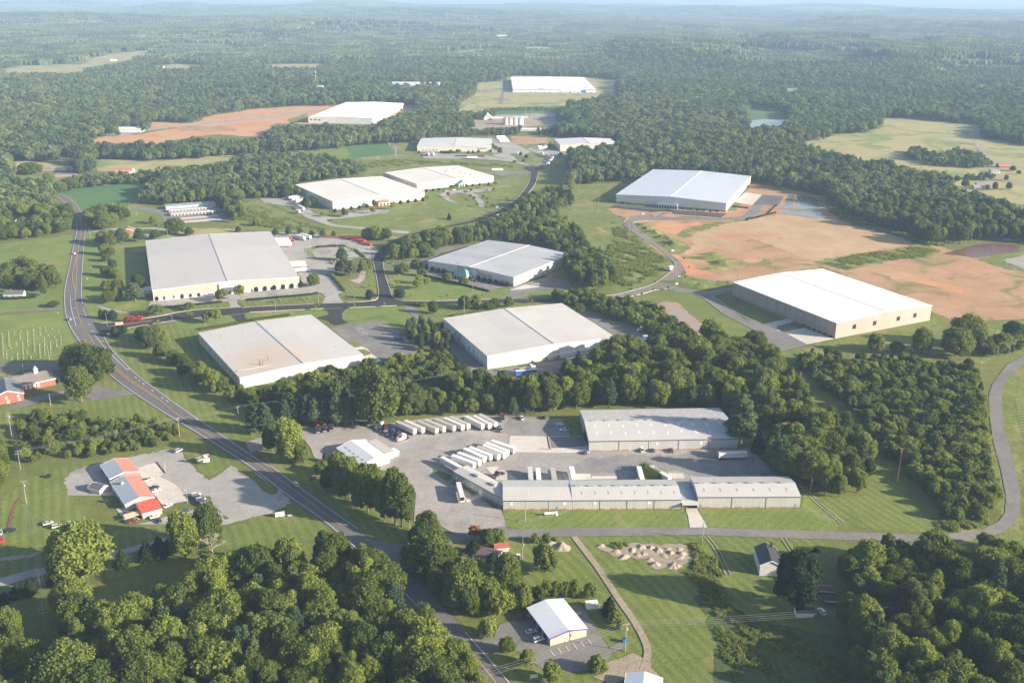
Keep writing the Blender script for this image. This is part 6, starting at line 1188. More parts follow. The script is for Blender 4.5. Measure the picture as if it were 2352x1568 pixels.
house('brick ranch house with white gable, in the gardens at the upper left','M1',510,122,26,11,2.8,2.4,.1,BR,r_sh,'x',wins=5,chim=(4,6)); house('white-roofed brick house behind the ranch house','M1',460,74,22,10,2.8,2.0,-.05,BR,roof_mat('pale_shingle',(.42,.40,.38)),'x',wins=4); house('low brick house at the left of the white-roofed one','M1',375,75,18,9,2.6,1.8,0,BR,r_sh,'x')
house('barn with faded red roof and white walls by the hay field','M1',960,88,26,14,4,3,.05,wall_mat('pale_metal_wall',(.60,.60,.60)),roof_mat('faded_red_roof',(.42,.16,.14)),'x','barn',0,name='barn')
house('brown-roofed house almost swallowed by trees beside the junction','B5',740,480,15,12,2.8,2.4,-.35,wall_mat('cream_siding',(.58,.54,.45)),roof_mat('purple_brown_shingle',(.14,.10,.10)),'x',chim=(1,8))
house('little white outbuilding with rusty red roof beside the junction trees','B2',2155,1410,6.2,4,2.6,1.3,.2,wall_mat('cream_siding',(.58,.54,.45)),roof_mat('rusty_red_roof',(.34,.10,.07),(.7,'y'),k=.2),'x','outbuilding',0,name='outbuilding')
house('low white shed with black roof beside the parked white sport utility vehicle','B4',155,1235,7,4.5,2.3,1.2,.05,wh,roof_mat('black_roof',(.045,.045,.05)),'x','shed',0,name='small_shed'); house('dark red shed in the shade of the right-hand wood','B4',282,1170,4.5,4,2.4,1.4,-.1,plain('dark_red_boards',(.22,.03,.03),.7),roof_mat('black_roof',(.045,.045,.05)),'x','shed',0,name='small_shed'); house('weathered open lean-to behind the dark red shed','B4',262,1120,6,4,2.2,.8,-.1,plain('weathered_boards',(.10,.07,.06),.8),roof_mat('rusty_brown_roof',(.13,.07,.06)),'x','shed',0,name='small_shed')
house('domed white tarpaulin garage among the trees behind the sheds','B3',1960,385,6,9,2.4,1.6,-.35,plain('white_tarpaulin',(.68,.70,.72),.5),plain('white_tarpaulin',(.68,.70,.72)),'y','canopy garage',0,name='canopy_garage')
house('white metal roof corner at the bottom edge','B5',1925,1500,13,14,3,1.6,-.2,wh,roof_mat('white_metal_roof',(.66,.70,.75)),'y','shed',0,name='metal_shed')
house('grey-roofed farmhouse beyond the pasture, with a white garage wing','T3',2090,1260,20,13,3,2.6,-.15,wh,roof_mat('grey_shingle',(.26,.26,.28)),'x'); house('low white wing in front of the grey-roofed farmhouse','T3',2060,1272,16,10,2.8,2,-.1,wh,roof_mat('pinkish_shingle',(.38,.32,.30)),'x','garage',2,name='garage')
house('small white farmhouse in the pasture gardens','T3',2160,1165,12,10,3,2.2,0,wh,roof_mat('grey_shingle',(.26,.26,.28)),'x'); house('red-roofed barn in the pasture gardens','T3',2220,1128,16,11,3.4,2.4,0,BR,roof_mat('faded_red_roof',(.42,.16,.14)),'x','barn',0,name='barn')
for i,(k,x,y,L,W,lab) in enumerate((('T1',1060,458,30,16,'grey-roofed barn in the distant hay fields'),('T1',360,350,22,14,'tiny white house in the distant forest, far left'),('T1',760,412,20,12,'distant white farmhouse beside round trees'),('T1',1185,418,40,14,'distant long white building in the hay fields'),('T1',1580,612,22,16,'white dome-roofed farm building in the woods'),('T2',1110,245,60,30,'tiny pale building far off near the top'),('T2',1770,262,70,25,'long pale building on the distant right ridge'),('T2',265,568,40,16,'small white building left of the long low factory'),('T3',740,392,30,18,'lone white building in the forest, upper right'),('T3',990,392,16,14,'white gable-roofed church in the forest, upper right'),('T3',2250,500,30,20,'white roofed building at the right edge of the forest'),('T3',350,275,30,20,'tiny white building above the forest near the top middle'),('T3',1480,292,90,30,'long pale industrial roof in the right-hand haze'))):
    house(lab,k,x,y,L,W,4 if i!=9 else 6,2.5 if i!=9 else 6,.1*((i%3)-1),wh,roof_mat('pale_metal_far_roof',(.62,.62,.61)),'x','building',0,name='building')
for (k,x0,y0,x1,W,lab) in (('T2',360,575,545,45,'long low green and white factory in the distant woods'),('T2',585,575,685,35,'white roofed sheds right of the long low factory'),('T1',2080,598,2170,35,'white roofed plant below the tall radio mast'),('T1',780,890,945,30,'low white building beside the red clay ground')):
    a=Vector(G(k,x0,y0)); b=Vector(G(k,x1,y0)); H=hall('building',lab,k,0,0,0,6,wh,roof_mat('pale_metal_far_roof',(.62,.62,.61)),'x',1.5,cat='factory',ridge_cap=False,fr=(a,0.0,(b-a).length,W))
# farmyard at the silos
house('white barn with a round arched roof in the silo farmyard','T2',1007,808,14,26,5,7,.0,wh,roof_mat('pale_metal_far_roof',(.62,.62,.61)),'y','barn',0,name='barn'); house('long open farm shed beside the arched barn','T2',1100,810,38,16,4,2,0,wall_mat('faded_pinkish_wall',(.42,.30,.27),1,.1),roof_mat('pale_metal_far_roof',(.62,.62,.61)),'x','shed',0,name='farm_shed'); house('pale farm shed with low roof right of the silos','T2',1230,805,30,14,4,1.6,0,wall_mat('faded_pinkish_wall',(.42,.30,.27)),roof_mat('pale_metal_far_roof',(.62,.62,.61)),'x','shed',0,name='farm_shed'); house('old grey farmhouse at the left of the farmyard','T2',850,838,12,10,5,3,0,wall_mat('grey_wood_wall',(.35,.33,.31),.5,.1),roof_mat('grey_shingle',(.26,.26,.28)),'y','house',3); house('long white poultry house beyond the conifer screen','T2',1283,880,62,14,3,1.5,0,wh,roof_mat('pale_metal_far_roof',(.62,.62,.61)),'x','shed',0,name='farm_shed')
for i,x in enumerate((1132,1160,1193,1226)):
    c=G('T2',x,838); m=MB(); e=thing('grain_silo',['leftmost','second','third','rightmost'][i]+' of the four round grain silos in the farmyard','silo',(c[0],c[1],0),0,'round grain silos'); m.cyl((0,0,0),(0,0,12),7,20); m.build('tank',plain('silo_steel',(.56,.57,.58),.35,.5,.2),e); m=MB(); m.cyl((0,0,12),(0,0,15),7.3,20,.6); m.build('cone_roof',GALV,e)
# ---------------------------------------------------------------- VEHICLES
PAINT=None
def paint(c):
    nm='paint_%02d%02d%02d'%tuple(int(x*99) for x in c)
    if nm not in MC:
        n=NT('car_'+nm); p=n.n('ShaderNodeBsdfPrincipled'); p.inputs['Base Color'].default_value=sm(c); p.inputs['Roughness'].default_value=.3; p.inputs['Coat Weight'].default_value=.5
        n.l(p.outputs[0],n.out.inputs[0]); MC[nm]=n.mat
    return MC[nm]
TYRE=plain('tyre_rubber',(.03,.03,.03),.8); RIM=plain('wheel_rim',(.5,.5,.5),.35,.5,.5); LAMP=plain('headlight_lens',(.75,.75,.72),.2); TAIL=plain('tail_light_red',(.35,.02,.02),.3); CHROME=plain('polished_metal',(.6,.6,.6),.2,.5,.8)
_prof={ # body outline (x,z) clockwise from rear bottom, cabin outline, length
 'sedan':dict(L=4.8,W=1.84,body=[(-2.4,.35),(-2.4,.85),(-2.25,1.0),(-1.5,1.05),(1.0,1.0),(2.1,.82),(2.4,.6),(2.4,.35)],cab=[(-1.85,1.0),(-1.1,1.43),(.35,1.45),(1.25,.98)],zr=1.45),
 'suv':dict(L=4.8,W=1.92,body=[(-2.4,.4),(-2.4,1.0),(-2.3,1.15),(1.0,1.15),(2.15,1.02),(2.4,.75),(2.4,.4)],cab=[(-2.3,1.12),(-2.1,1.75),(.4,1.78),(1.25,1.12)],zr=1.78),
 'van':dict(L=5.1,W=1.98,body=[(-2.55,.35),(-2.55,1.0),(-2.5,1.1),(1.6,1.05),(2.35,.85),(2.55,.6),(2.55,.35)],cab=[(-2.45,1.05),(-2.25,1.75),(.8,1.76),(1.9,1.0)],zr=1.76),
 'pickup':dict(L=5.6,W=1.96,body=[(-2.8,.5),(-2.8,1.15),(-1.0,1.18),(1.4,1.15),(2.6,1.02),(2.8,.8),(2.8,.5)],cab=[(-.95,1.12),(-.8,1.78),(.7,1.8),(1.35,1.12)],zr=1.8)}
_car={}
def car_meshes(ty,c):
    if (ty,c) in _car: return _car[(ty,c)]
    p=_prof[ty]; W=p['W']/2; r=[]
    def lof(prof,ws):
        m=MB(); rings=[[(x,y,z) for x,z in prof] for y in (0,)]; rings=[]
        for f,y in ws:
            cx=sum(q[0] for q in prof)/len(prof); zb=min(q[1] for q in prof)
            rings.append([(cx+(x-cx)*f, y, zb+(z-zb)*(f if f>.9 else .92)) for x,z in prof])
        m.loft(rings); return m
    body=lof(p['body'],[(.93,-W),(1,-W*.93),(1,W*.93),(.93,W)]).mesh(ty+'_body',paint(c),False)
    if ty=='pickup':
        pass
    cab=lof(p['cab'],[(.90,-W*.84),(1,-W*.78),(1,W*.78),(.90,W*.84)]).mesh(ty+'_cabin_glass',GLASS)
    m=MB(); cb=p['cab']; m.prism([(cb[1][0]-.05,-W*.76),(cb[2][0]+.05,-W*.76),(cb[2][0]+.05,W*.76),(cb[1][0]-.05,W*.76)],p['zr']-.06,p['zr']+.03); roof=m.mesh(ty+'_roof',paint(c))
    wh=MB(); wh.cyl((0,-.11,0),(0,.11,0),.34,14); wh_=wh.mesh('car_tyre',TYRE); rm=MB(); rm.cyl((0,-.125,0),(0,.125,0),.2,10); rm_=rm.mesh('car_rim',RIM)
    hl=MB(); hl.box(-.03,.05,-.2,.2,-.08,.08); hl_=hl.mesh('headlight',LAMP); tl=hl.mesh('tail_light',TAIL)
    bed=None
    if ty=='pickup': m=MB(); m.box(-2.7,-1.05,-W*.8,W*.8,1.1,1.21); bed=m.mesh('cargo_bed',plain('bed_liner',(.05,.05,.05),.8))
    _car[(ty,c)]=(body,cab,roof,wh_,rm_,hl_,tl,bed); return _car[(ty,c)]
def car(ty,c,k,x,y,x2,y2,label,group=None,parts_=True,z=.3):
    a=Vector(G(k,x,y)); b=Vector(G(k,x2,y2)); d=b-a; rz=math.atan2(d.y,d.x); p=_prof[ty]
    nm={'sedan':'car','suv':'sport_utility_vehicle','van':'minivan','pickup':'pickup_truck'}[ty]
    e=thing(nm,label,{'suv':'suv'}.get(ty,nm.replace('_',' ')) if ty!='van' else 'van',(a.x,a.y,z),rz,group); body,cab,roof,wh,rm,hl,tl,bed=car_meshes(ty,c)
    link('body',body,e); link('windows',cab,e); link('roof',roof,e)
    if bed: link('cargo_bed',bed,e)
    for sx in (-.31,.31):
        for sy in (-1,1): w_=link('wheel',wh,e,(p['L']*sx,sy*(p['W']/2-.08),.34)); link('rim',rm,w_)
    for sy in (-1,1): link('headlight',hl,e,(p['L']/2-.06,sy*p['W']*.34,.72)); link('tail_light',tl,e,(-p['L']/2-.01,sy*p['W']*.36,.85))
    return e
_tr={}
def trailer_meshes(L,side,top,stripe=None):
    key=(L,side,top,stripe)
    if key in _tr: return _tr[key]
    m=MB(); m.box(-L/2,L/2,-1.28,1.28,1.2,4.05); box=m.mesh('trailer_box',plain('trailer_skin_%d%d%d'%tuple(int(q*99) for q in side),side,.4,.4,var=.06))
    m=MB(); m.box(-L/2+.04,L/2-.04,-1.26,1.26,4.05,4.11); rf=m.mesh('trailer_roof',plain('trailer_top_%d%d%d'%tuple(int(q*99) for q in top),top,.5,.3,var=.14,scale=.5))
    m=MB(); m.box(-.03,.05,-1.22,-.02,1.3,3.95); dr=m.mesh('trailer_door',plain('trailer_skin_%d%d%d'%tuple(int(q*99) for q in side),side))
    m=MB(); m.box(-L/2+.1,L/2-.1,-1.30,1.30,1.12,1.3); ra=m.mesh('trailer_rail',GALV)
    m=MB(); m.cyl((0,-.3,0),(0,.3,0),.5,14); wh=m.mesh('trailer_wheel',TYRE)
    m=MB(); m.box(-.12,.12,-.1,.1,0,1.15); lg=m.mesh('landing_leg',GREYM)
    m=MB(); m.box(-.05,.05,-1.1,1.1,.5,.65); m.box(-.05,.05,-.7,-.6,.6,1.2); m.box(-.05,.05,.6,.7,.6,1.2); ub=m.mesh('underride_bar',GREYM)
    _tr[key]=(box,rf,dr,ra,wh,lg,ub); return _tr[key]
def trailer(k,x1,y1,x2,y2,label,group=None,side=(.66,.66,.65),top=(.62,.61,.59),L=16.2,h=4.1,detail=True,name='semi_trailer',reefer=False,logo=None):
    """front and rear ends of the roof centre line"""
    a=Vector(G(k,x1,y1,h)); b=Vector(G(k,x2,y2,h)); c=(a+b)/2; d=a-b; rz=math.atan2(d.y,d.x)
    e=thing(name,label,'trailer',(c.x,c.y,.3),rz,group); e.location.z=.3; box,rf,dr,ra,wh,lg,ub=trailer_meshes(L,side,top)
    link('box',box,e); link('roof',rf,e); link('side_rail',ra,e); p=link('rear_door',dr,e,(-L/2,0,0)); p=link('rear_door',dr,e,(-L/2,1.24,0))
    for xx in (-L/2+1.6,-L/2+2.9):
        for sy in (-1,1): link('wheel',wh,e,(xx,sy*.95,.5))
    for sy in (-1,1): link('landing_leg',lg,e,(L/2-3,sy*.8,0))
    link('underride_bar',ub,e,(-L/2+.05,0,0))
    if reefer: m=MB(); m.box(0,.55,-1.0,1.0,2.2,3.9); m.build('cooling_unit',DARK,e,(L/2,0,0))
    if logo:
        m=MB()
        for sy in (-1,1): m.poly([(-2.5,sy*1.31,1.6),(-2.1,sy*1.31,1.6),(2.6,sy*1.31,3.7),(2.2,sy*1.31,3.7)],[(0,1,2,3)] if sy<0 else [(3,2,1,0)])
        m.build('white_slash',WHITE,e)
    return e
_tk={}
def tractor(k,x,y,x2,y2,c,label,group=None,red=False,z=.3,hood=None,sleeper=True):
    a=Vector(G(k,x,y)); b=Vector(G(k,x2,y2)); d=b-a; rz=math.atan2(d.y,d.x); e=thing('truck_tractor',label,'truck',(a.x,a.y,z),rz,group)
    key=(c,sleeper)
    if key not in _tk:
        P=paint(c); o={}
        def lof(prof,W,f=.9): m=MB(); cx=sum(q[0] for q in prof)/len(prof); m.loft([[(cx+(x-cx)*ff,yy,z) for x,z in prof] for ff,yy in ((f,-W),(1,-W*.92),(1,W*.92),(f,W))]); return m
        o['hood']=lof([(1.4,.7),(1.4,1.95),(2.9,1.75),(3.35,1.5),(3.45,.7)],.95).mesh('truck_hood',P)
        o['cab']=lof([(-.4,.8),(-.4,2.85),(.75,2.9),(1.05,2.6),(1.5,1.9),(1.5,.8)],1.2).mesh('truck_cab',P)
        o['sleeper']=lof([(-2.3,.9),(-2.3,3.4),(-1.6,3.75),(-.2,3.7),(.7,2.92),(-.35,2.8),(-.35,.9)],1.22,.97).mesh('truck_sleeper',P)
        m=MB(); m.box(-4.2,1.2,-.45,.45,.75,1.0); m.box(-3.7,-2.5,-.6,.6,1.0,1.15); o['chassis']=m.mesh('truck_chassis',DARK)
        m=MB(); m.poly([(1.53,-.95,1.95),(1.53,.95,1.95),(1.12,.9,2.62),(1.12,-.9,2.62)],[(0,1,2,3)]); m.box(.2,1.0,-1.23,1.23,1.9,2.55); o['glass']=m.mesh('truck_glass',GLASS)
        m=MB(); m.box(3.4,3.52,-.6,.6,.8,1.5); o['grille']=m.mesh('truck_grille',CHROME); m=MB(); m.box(3.3,3.6,-1.15,1.15,.4,.72); o['bumper']=m.mesh('truck_bumper',CHROME if red else P)
        m=MB(); m.cyl((0,-.18,0),(0,.18,0),.52,14); o['wheel']=m.mesh('truck_wheel',TYRE); m=MB(); m.cyl((0,-.3,0),(0,.3,0),.52,14); o['dual']=m.mesh('truck_dual_wheel',TYRE); m=MB(); m.cyl((0,-.2,0),(0,.2,0),.3,10); o['rim']=m.mesh('truck_rim',CHROME)
        m=MB(); m.cyl((0,0,1),(0,0,3.6),.09,8); o['stack']=m.mesh('exhaust_stack',CHROME); m=MB(); m.box(-1.3,-.4,-.25,.25,.5,1.0); o['tank']=m.mesh('fuel_tank',CHROME); m=MB(); m.box(-.04,.04,-.2,.2,-.1,.1); o['lamp']=m.mesh('truck_headlight',LAMP)
        _tk[key]=o
    o=_tk[key]
    for n_ in ('hood','cab','chassis','glass','grille','bumper'): link({'glass':'windshield'}.get(n_,n_),o[n_],e)
    if sleeper: link('sleeper',o['sleeper'],e)
    for sy in (-1,1):
        w_=link('wheel',o['wheel'],e,(2.6,sy*1.0,.52)); link('rim',o['rim'],w_)
        for xx in (-2.7,-3.95): link('wheel',o['dual'],e,(xx,sy*.95,.52))
        link('exhaust_stack',o['stack'],e,(-.45 if not sleeper else .6,sy*1.27,0)); link('fuel_tank',o['tank'],e,(0,sy*.95,0)); link('headlight',o['lamp'],e,(3.48,sy*.85,1.15))
    if red: m=MB(); m.cyl((-1.2,0,3.72),(-1.2,0,3.80),.75,16); m.build('red_roof_emblem',plain('bright_red',(.6,.03,.05),.4),e)
    return e
WHT=(.70,.70,.69); BLK=(.02,.02,.024); NAVY=(.02,.04,.16); SIL=(.42,.43,.44); MAR=(.16,.015,.03); RED=(.50,.02,.02); GRN=(.03,.07,.06)
# back row of trailers
g='white trailers in the back row of the truck yard'
rw=[(1240,282,1425,363),(1315,276,1495,353),(1430,282,1605,355),(1485,268,1675,343),(1583,266,1750,332),(1655,254,1830,328),(1705,243,1880,320),(1835,238,2005,322),(1903,232,2067,320),(1950,220,2118,307)]
ords=['first','second','third','fourth','fifth','sixth','seventh','eighth','ninth','tenth']
for i,a in enumerate(rw): trailer('B2',*a,('dull cream-roofed ' if i in (2,4) else 'white ')+'trailer, %s from the left in the back row by the fence'%ords[i],g,top=((.40,.37,.33) if i in (2,4) else (.56,.55,.53) if i%3 else (.44,.43,.42)),side=(.66,.65,.63) if i not in (2,4) else (.55,.51,.46),reefer=False)
g='white trailers in the middle row of the truck yard'
rw=[(1640,592,1800,680),(1710,568,1940,655),(1765,548,1985,632),(1830,518,2010,598),(1868,504,2075,583),(1945,500,2132,575),(1988,486,2190,568),(2010,466,2215,545),(2060,450,2270,520)]
for i,a in enumerate(rw): trailer('B2',*a,('grey-topped ' if i==5 else 'bright white ')+'trailer, %s from the left in the middle row above the slanting wing'%ords[i],g,top=(.42,.38,.34) if i==5 else (.68,.70,.71))
trailer('B2',1820,950,1778,797,'lone white refrigerated trailer parked below the slanting wing',top=(.55,.56,.57),reefer=True)
for i,(a,t) in enumerate((((285,538,293,620),(.50,.50,.48)),((340,552,346,622),(.66,.69,.73)),((440,550,452,622),(.42,.38,.34)),((565,532,582,622),(.68,.69,.70)),((1018,532,1042,620),(.66,.68,.70)))):
    trailer('B3',*a,['dark-fronted white trailer backed to the west shed, first from the left','pale blue-white trailer backed to the west shed, second from the left','brownish-roofed trailer backed to the west shed, third from the left','long white trailer backed to the middle shed','white trailer left of the overgrown green patch'][i],top=t,reefer=(i==0))
trailer('B3',1105,530,1215,598,'weathered white trailer slanting beside the overgrown green patch',side=(.52,.55,.53)); trailer('B3',1738,432,1560,437,'single white trailer parked broadside at the east end of the yard')
tractor('B2',585,378,584,410,BLK,'black tractor with red roof emblem, leftmost of three under the conifers','black tractors under the conifers',True); tractor('B2',641,370,641,402,BLK,'black tractor with red roof emblem, middle of three under the conifers','black tractors under the conifers',True); tractor('B2',696,362,698,396,BLK,'black tractor with red roof emblem, right of three under the conifers','black tractors under the conifers',True)
tractor('B2',1022,318,1020,345,BLK,'black tractor in the shade left of the thick oak trunk',None,True)
tractor('B2',1112,345,1060,372,WHT,'white tractor behind the black one, nearest the thick oak trunk'); tractor('B2',1148,368,1095,395,BLK,'black tractor with red and white side stripes, second in the slanting line',None,True); tractor('B2',1205,402,1155,428,NAVY,'blue tractor in the middle of the slanting line'); tractor('B2',1255,422,1205,447,BLK,'black tractor between the blue and the front white tractors'); tractor('B2',1300,450,1245,470,WHT,'big white tractor at the front of the slanting line')
tractor('B2',2158,280,2175,318,BLK,'black tractor right of the back row of trailers, by the fence',None,True); tractor('B2',2128,368,2160,392,BLK,'black day-cab tractor in front of the last back-row trailer',None,False,sleeper=False); tractor('B2',2120,760,2075,782,BLK,'black tractor parked on the concrete slab beside the slanting wing',None,True,sleeper=False)
tractor('L3',1850,478,1810,482,WHT,'white tractor in the side yard behind the white warehouse'); tractor('M2',325,716,355,718,(.55,.02,.02),'bright red tractor at the back of the trailer row behind the cream-fronted warehouse'); 
BLU=(.03,.12,.36)
for a,lab in (((955,803,768,822),'bright blue trailer with white roof and slash, nearest the trees'),((1380,694,1208,718),'blue-green trailer with white slash along the warehouse front'),((2020,515,1870,522),'blue and white trailer half hidden at the right of the side yard'),((1980,545,1920,551),'blue trailer end poking out behind big round trees')):
    trailer('L3',*a,lab,side=BLU if 'green' not in lab else (.03,.16,.25),top=(.62,.64,.66),logo=True,L=14.6 if 'end' not in lab else 8)
trailer('L2',1725,632,1650,640,'blue tanker-like covered trailer beside the white warehouse corner',side=(.05,.20,.45),top=(.10,.26,.50),L=11); tractor('L2',1630,655,1612,657,(.02,.08,.30),'dark blue tractor hitched at the corner of the rust-stained warehouse')
e=tractor('L3',905,800,955,792,WHT,'white flatbed lorry cab beside the bright blue trailer',None,sleeper=False); m=MB(); m.box(-9,-1.2,-1.2,1.2,1.1,1.35); m.build('flatbed',plain('grey_flatbed',(.3,.3,.3),.7),e)
g='trailers behind the cream-fronted warehouse'
for a,lab in (((350,660,435,684),'white trailer slanting by the pines, front one of two'),((392,655,475,674),'white trailer slanting by the pines, rear one of two'),((300,690,180,692),'uppermost of the trailers docked at the cream-fronted warehouse'),((310,706,195,708),'second of the trailers docked at the cream-fronted warehouse'),((316,728,205,730),'third of the trailers docked at the cream-fronted warehouse'),((420,872,305,876),'white trailer docked low on the warehouse side, upper of three'),((422,890,318,892),'white trailer docked low on the warehouse side, middle of three'),((460,922,345,930),'white open-sided trailer docked low on the warehouse side')):
    trailer('M2',*a,lab,g)
trailer('M2',690,925,622,925,'white trailer half hidden by the pair of tall pines',L=12)
g='white trucks docked at the terracotta-entrance warehouse'
for a,lab in (((262,352,375,335),'uppermost of the docked white trailers on the hill'),((295,368,395,352),'second of the docked white trailers on the hill'),((325,375,420,362),'third of the docked white trailers on the hill'),((370,388,430,378),'lowest of the docked white trailers on the hill')): trailer('M2',*a,lab,g)
trailer('M2',372,428,430,455,'dark-framed white box trailer standing alone on the hill drive',top=(.66,.66,.64)); trailer('M2',392,474,356,466,'short white box trailer near the first parking stripes',L=7,name='box_trailer'); trailer('M2',1985,146,1897,146,'white trailer parked broadside on the grass near the turning circle'); trailer('M2',1785,50,1700,50,'long white trailer parked before the far lettered warehouse')
trailer('M3',1382,970,1355,985,'small white box trailer beside the worn road bend',L=7,name='box_trailer')
g='distant white trailers in the upper yard'
for i,a in enumerate(((1062,915,1130,911),(1070,923,1138,920),(1080,933,1148,930),(1090,945,1155,942),(1345,980,1410,976),(1350,990,1412,986),(1400,1102,1424,1088),(1420,1080,1440,1067),(1436,1062,1452,1050),(1212,1012,1220,1032),(1370,1020,1385,1028),(1388,1030,1420,1042),(606,1018,618,1040),(630,1015,655,1038))):
    trailer('T2',*a,['topmost of four stacked-looking trailers in the far yard','second of four parked side by side in the far yard','third of four parked side by side in the far yard','lowest of four parked side by side in the far yard','upper of two trailers left of the blue-porched far warehouse','lower of two trailers left of the blue-porched far warehouse','lowest trailer in the slanting line by the turning circle','middle trailer in the slanting line by the turning circle','top trailer in the slanting line by the turning circle','lone upright-looking trailer on the far drive','small white lorry on the drive of the far warehouse','white lorry with box body on the far drive','left trailer docked at the far lettered warehouse','right trailer docked at the far lettered warehouse'][i],g,L=16.2 if i not in (9,10,11) else 11)
# cars
C=car
C('van',SIL,'B1',1528,120,1562,105,'silver minivan with dark windows at the top of the shop lot'); C('van',SIL,'B1',1715,196,1750,186,'silver minivan just behind the roadside sign')
C('pickup',(.50,.44,.34),'B1',1270,370,1302,360,'tan pickup with dark bed beside the red roof'); C('sedan',BLK,'B1',1325,436,1362,428,'black car, upper of two by the red roof edge'); C('sedan',WHT,'B1',1338,462,1378,450,'white car just below the black one by the red roof edge')
g='cars parked in the tight slanting row'
for i,(x,y,c,lab) in enumerate(((1680,500,WHT,'white sport utility vehicle topping the tight slanting row'),(1700,520,(.06,.07,.08),'dark grey vehicle second in the tight slanting row'),(1718,540,SIL,'silver vehicle third in the tight slanting row'),(1738,560,(.05,.08,.12),'dark blue vehicle fourth in the tight slanting row'),(1755,580,(.25,.28,.30),'grey vehicle last in the tight slanting row'))): C('suv' if i!=2 else 'van',c,'B1',x,y,x+38,y-8,lab,g)
C('sedan',WHT,'B1',1438,592,1472,576,'white car on the slab below the tan pickup'); C('sedan',WHT,'B1',1325,686,1370,674,'white car in front of the small bright red roof'); C('sedan',(.03,.06,.06),'B1',1363,722,1378,738,'dark green car facing the fence rails'); C('suv',MAR,'B1',1138,722,1180,712,'maroon vehicle beside the yellow canopy'); C('sedan',MAR,'B1',1098,656,1138,646,'maroon car above the yellow canopy'); C('sedan',(.03,.06,.10),'B1',1582,634,1612,630,'dark blue car under the tree by the slab')
g='cars parked on the shop lawn'
for x,y,x2,y2,c,ty,lab in ((412,742,460,728,SIL,'sedan','silver car alone at the left of the lawn group'),(490,770,535,760,(.5,.51,.52),'suv','silver-blue vehicle second on the lawn'),(605,742,650,732,SIL,'sedan','silver car third on the lawn, upper one'),(625,764,668,754,(.5,.48,.42),'suv','champagne vehicle at the edge of the big oak'),(520,820,575,806,RED,'sedan','red car beside the big oak'),(510,850,560,838,BLK,'pickup','black pickup below the red car'),(97,805,150,796,BLK,'van','long black station wagon at the left edge'),(8,822,2,842,(.3,.45,.42),'sedan','pale green car cut off by the left edge'),(8,885,20,912,RED,'pickup','red and black pickup cut off by the left edge'),(700,810,755,800,RED,'sedan','red car glimpsed behind the big oak')): C(ty,c,'B1',x,y,x2,y2,lab,g)
C('suv',WHT,'B2',392,838,365,815,'white sport utility vehicle driving on the highway past the yard sign',z=.42); C('sedan',(.04,.05,.06),'B5',1068,864,1108,850,'dark grey car, topmost of three beside the purple-trimmed building'); C('sedan',(.5,.5,.5),'B5',1130,960,1175,950,'silver car, middle of three beside the purple-trimmed building'); C('suv',WHT,'B5',1185,1018,1225,1005,'boxy white off-roader, lowest of three beside the purple-trimmed building'); C('sedan',BLK,'B5',938,402,972,398,'black car below the rusty-roofed outbuilding'); C('pickup',WHT,'B5',1035,424,1036,398,'white utility truck on the lawn by the junction pole')
C('pickup',WHT,'B3',1037,427,1030,408,'white crew cab pickup beside the broad grey shed'); C('sedan',GRN,'B3',1110,428,1104,412,'dark green car between two pickups beside the broad shed'); C('pickup',MAR,'B3',1234,430,1228,412,'maroon pickup beside the broad grey shed'); C('sedan',(.08,.12,.18),'B3',658,443,655,426,'blue car at the corner of the broad grey shed'); C('pickup',WHT,'B3',230,212,222,196,'white pickup by the fence behind the yard'); C('sedan',BLK,'B3',377,208,367,195,'dark car in the shade by the fence behind the yard'); C('pickup',WHT,'B3',514,292,482,292,'white pickup below the covered vehicle')
e=thing('covered_car','vehicle under a pale green cover behind the yard','car',(*G('B3',481,256),.3),.0); m=MB(); m.loft([[(-2.6,y,0),(-2.6,y,.9*f),(-1.9,y,1.6*f),(.9,y,1.75*f),(1.9,y,1.2*f),(2.6,y,.9*f),(2.6,y,0)] for y,f in ((-1.05,.85),(-.7,1),(.7,1),(1.05,.85))]); m.build('cover',plain('pale_green_tarpaulin',(.33,.42,.42),.7),e,smooth=True)
C('sedan',SIL,'M1',560,360,548,350,'silver car rounding the far bend of the highway',z=.42); C('sedan',MAR,'M1',604,614,606,640,'maroon car coming down the highway',z=.42); C('suv',WHT,'M1',588,720,592,700,'white vehicle on the highway below the maroon car',z=.42); C('suv',(.25,.38,.42),'M1',553,1236,545,1215,'teal-grey vehicle on the highway by the turn lane',z=.42); C('suv',MAR,'L1',718,474,702,455,'maroon vehicle on the highway beside the huge oak',z=.42)
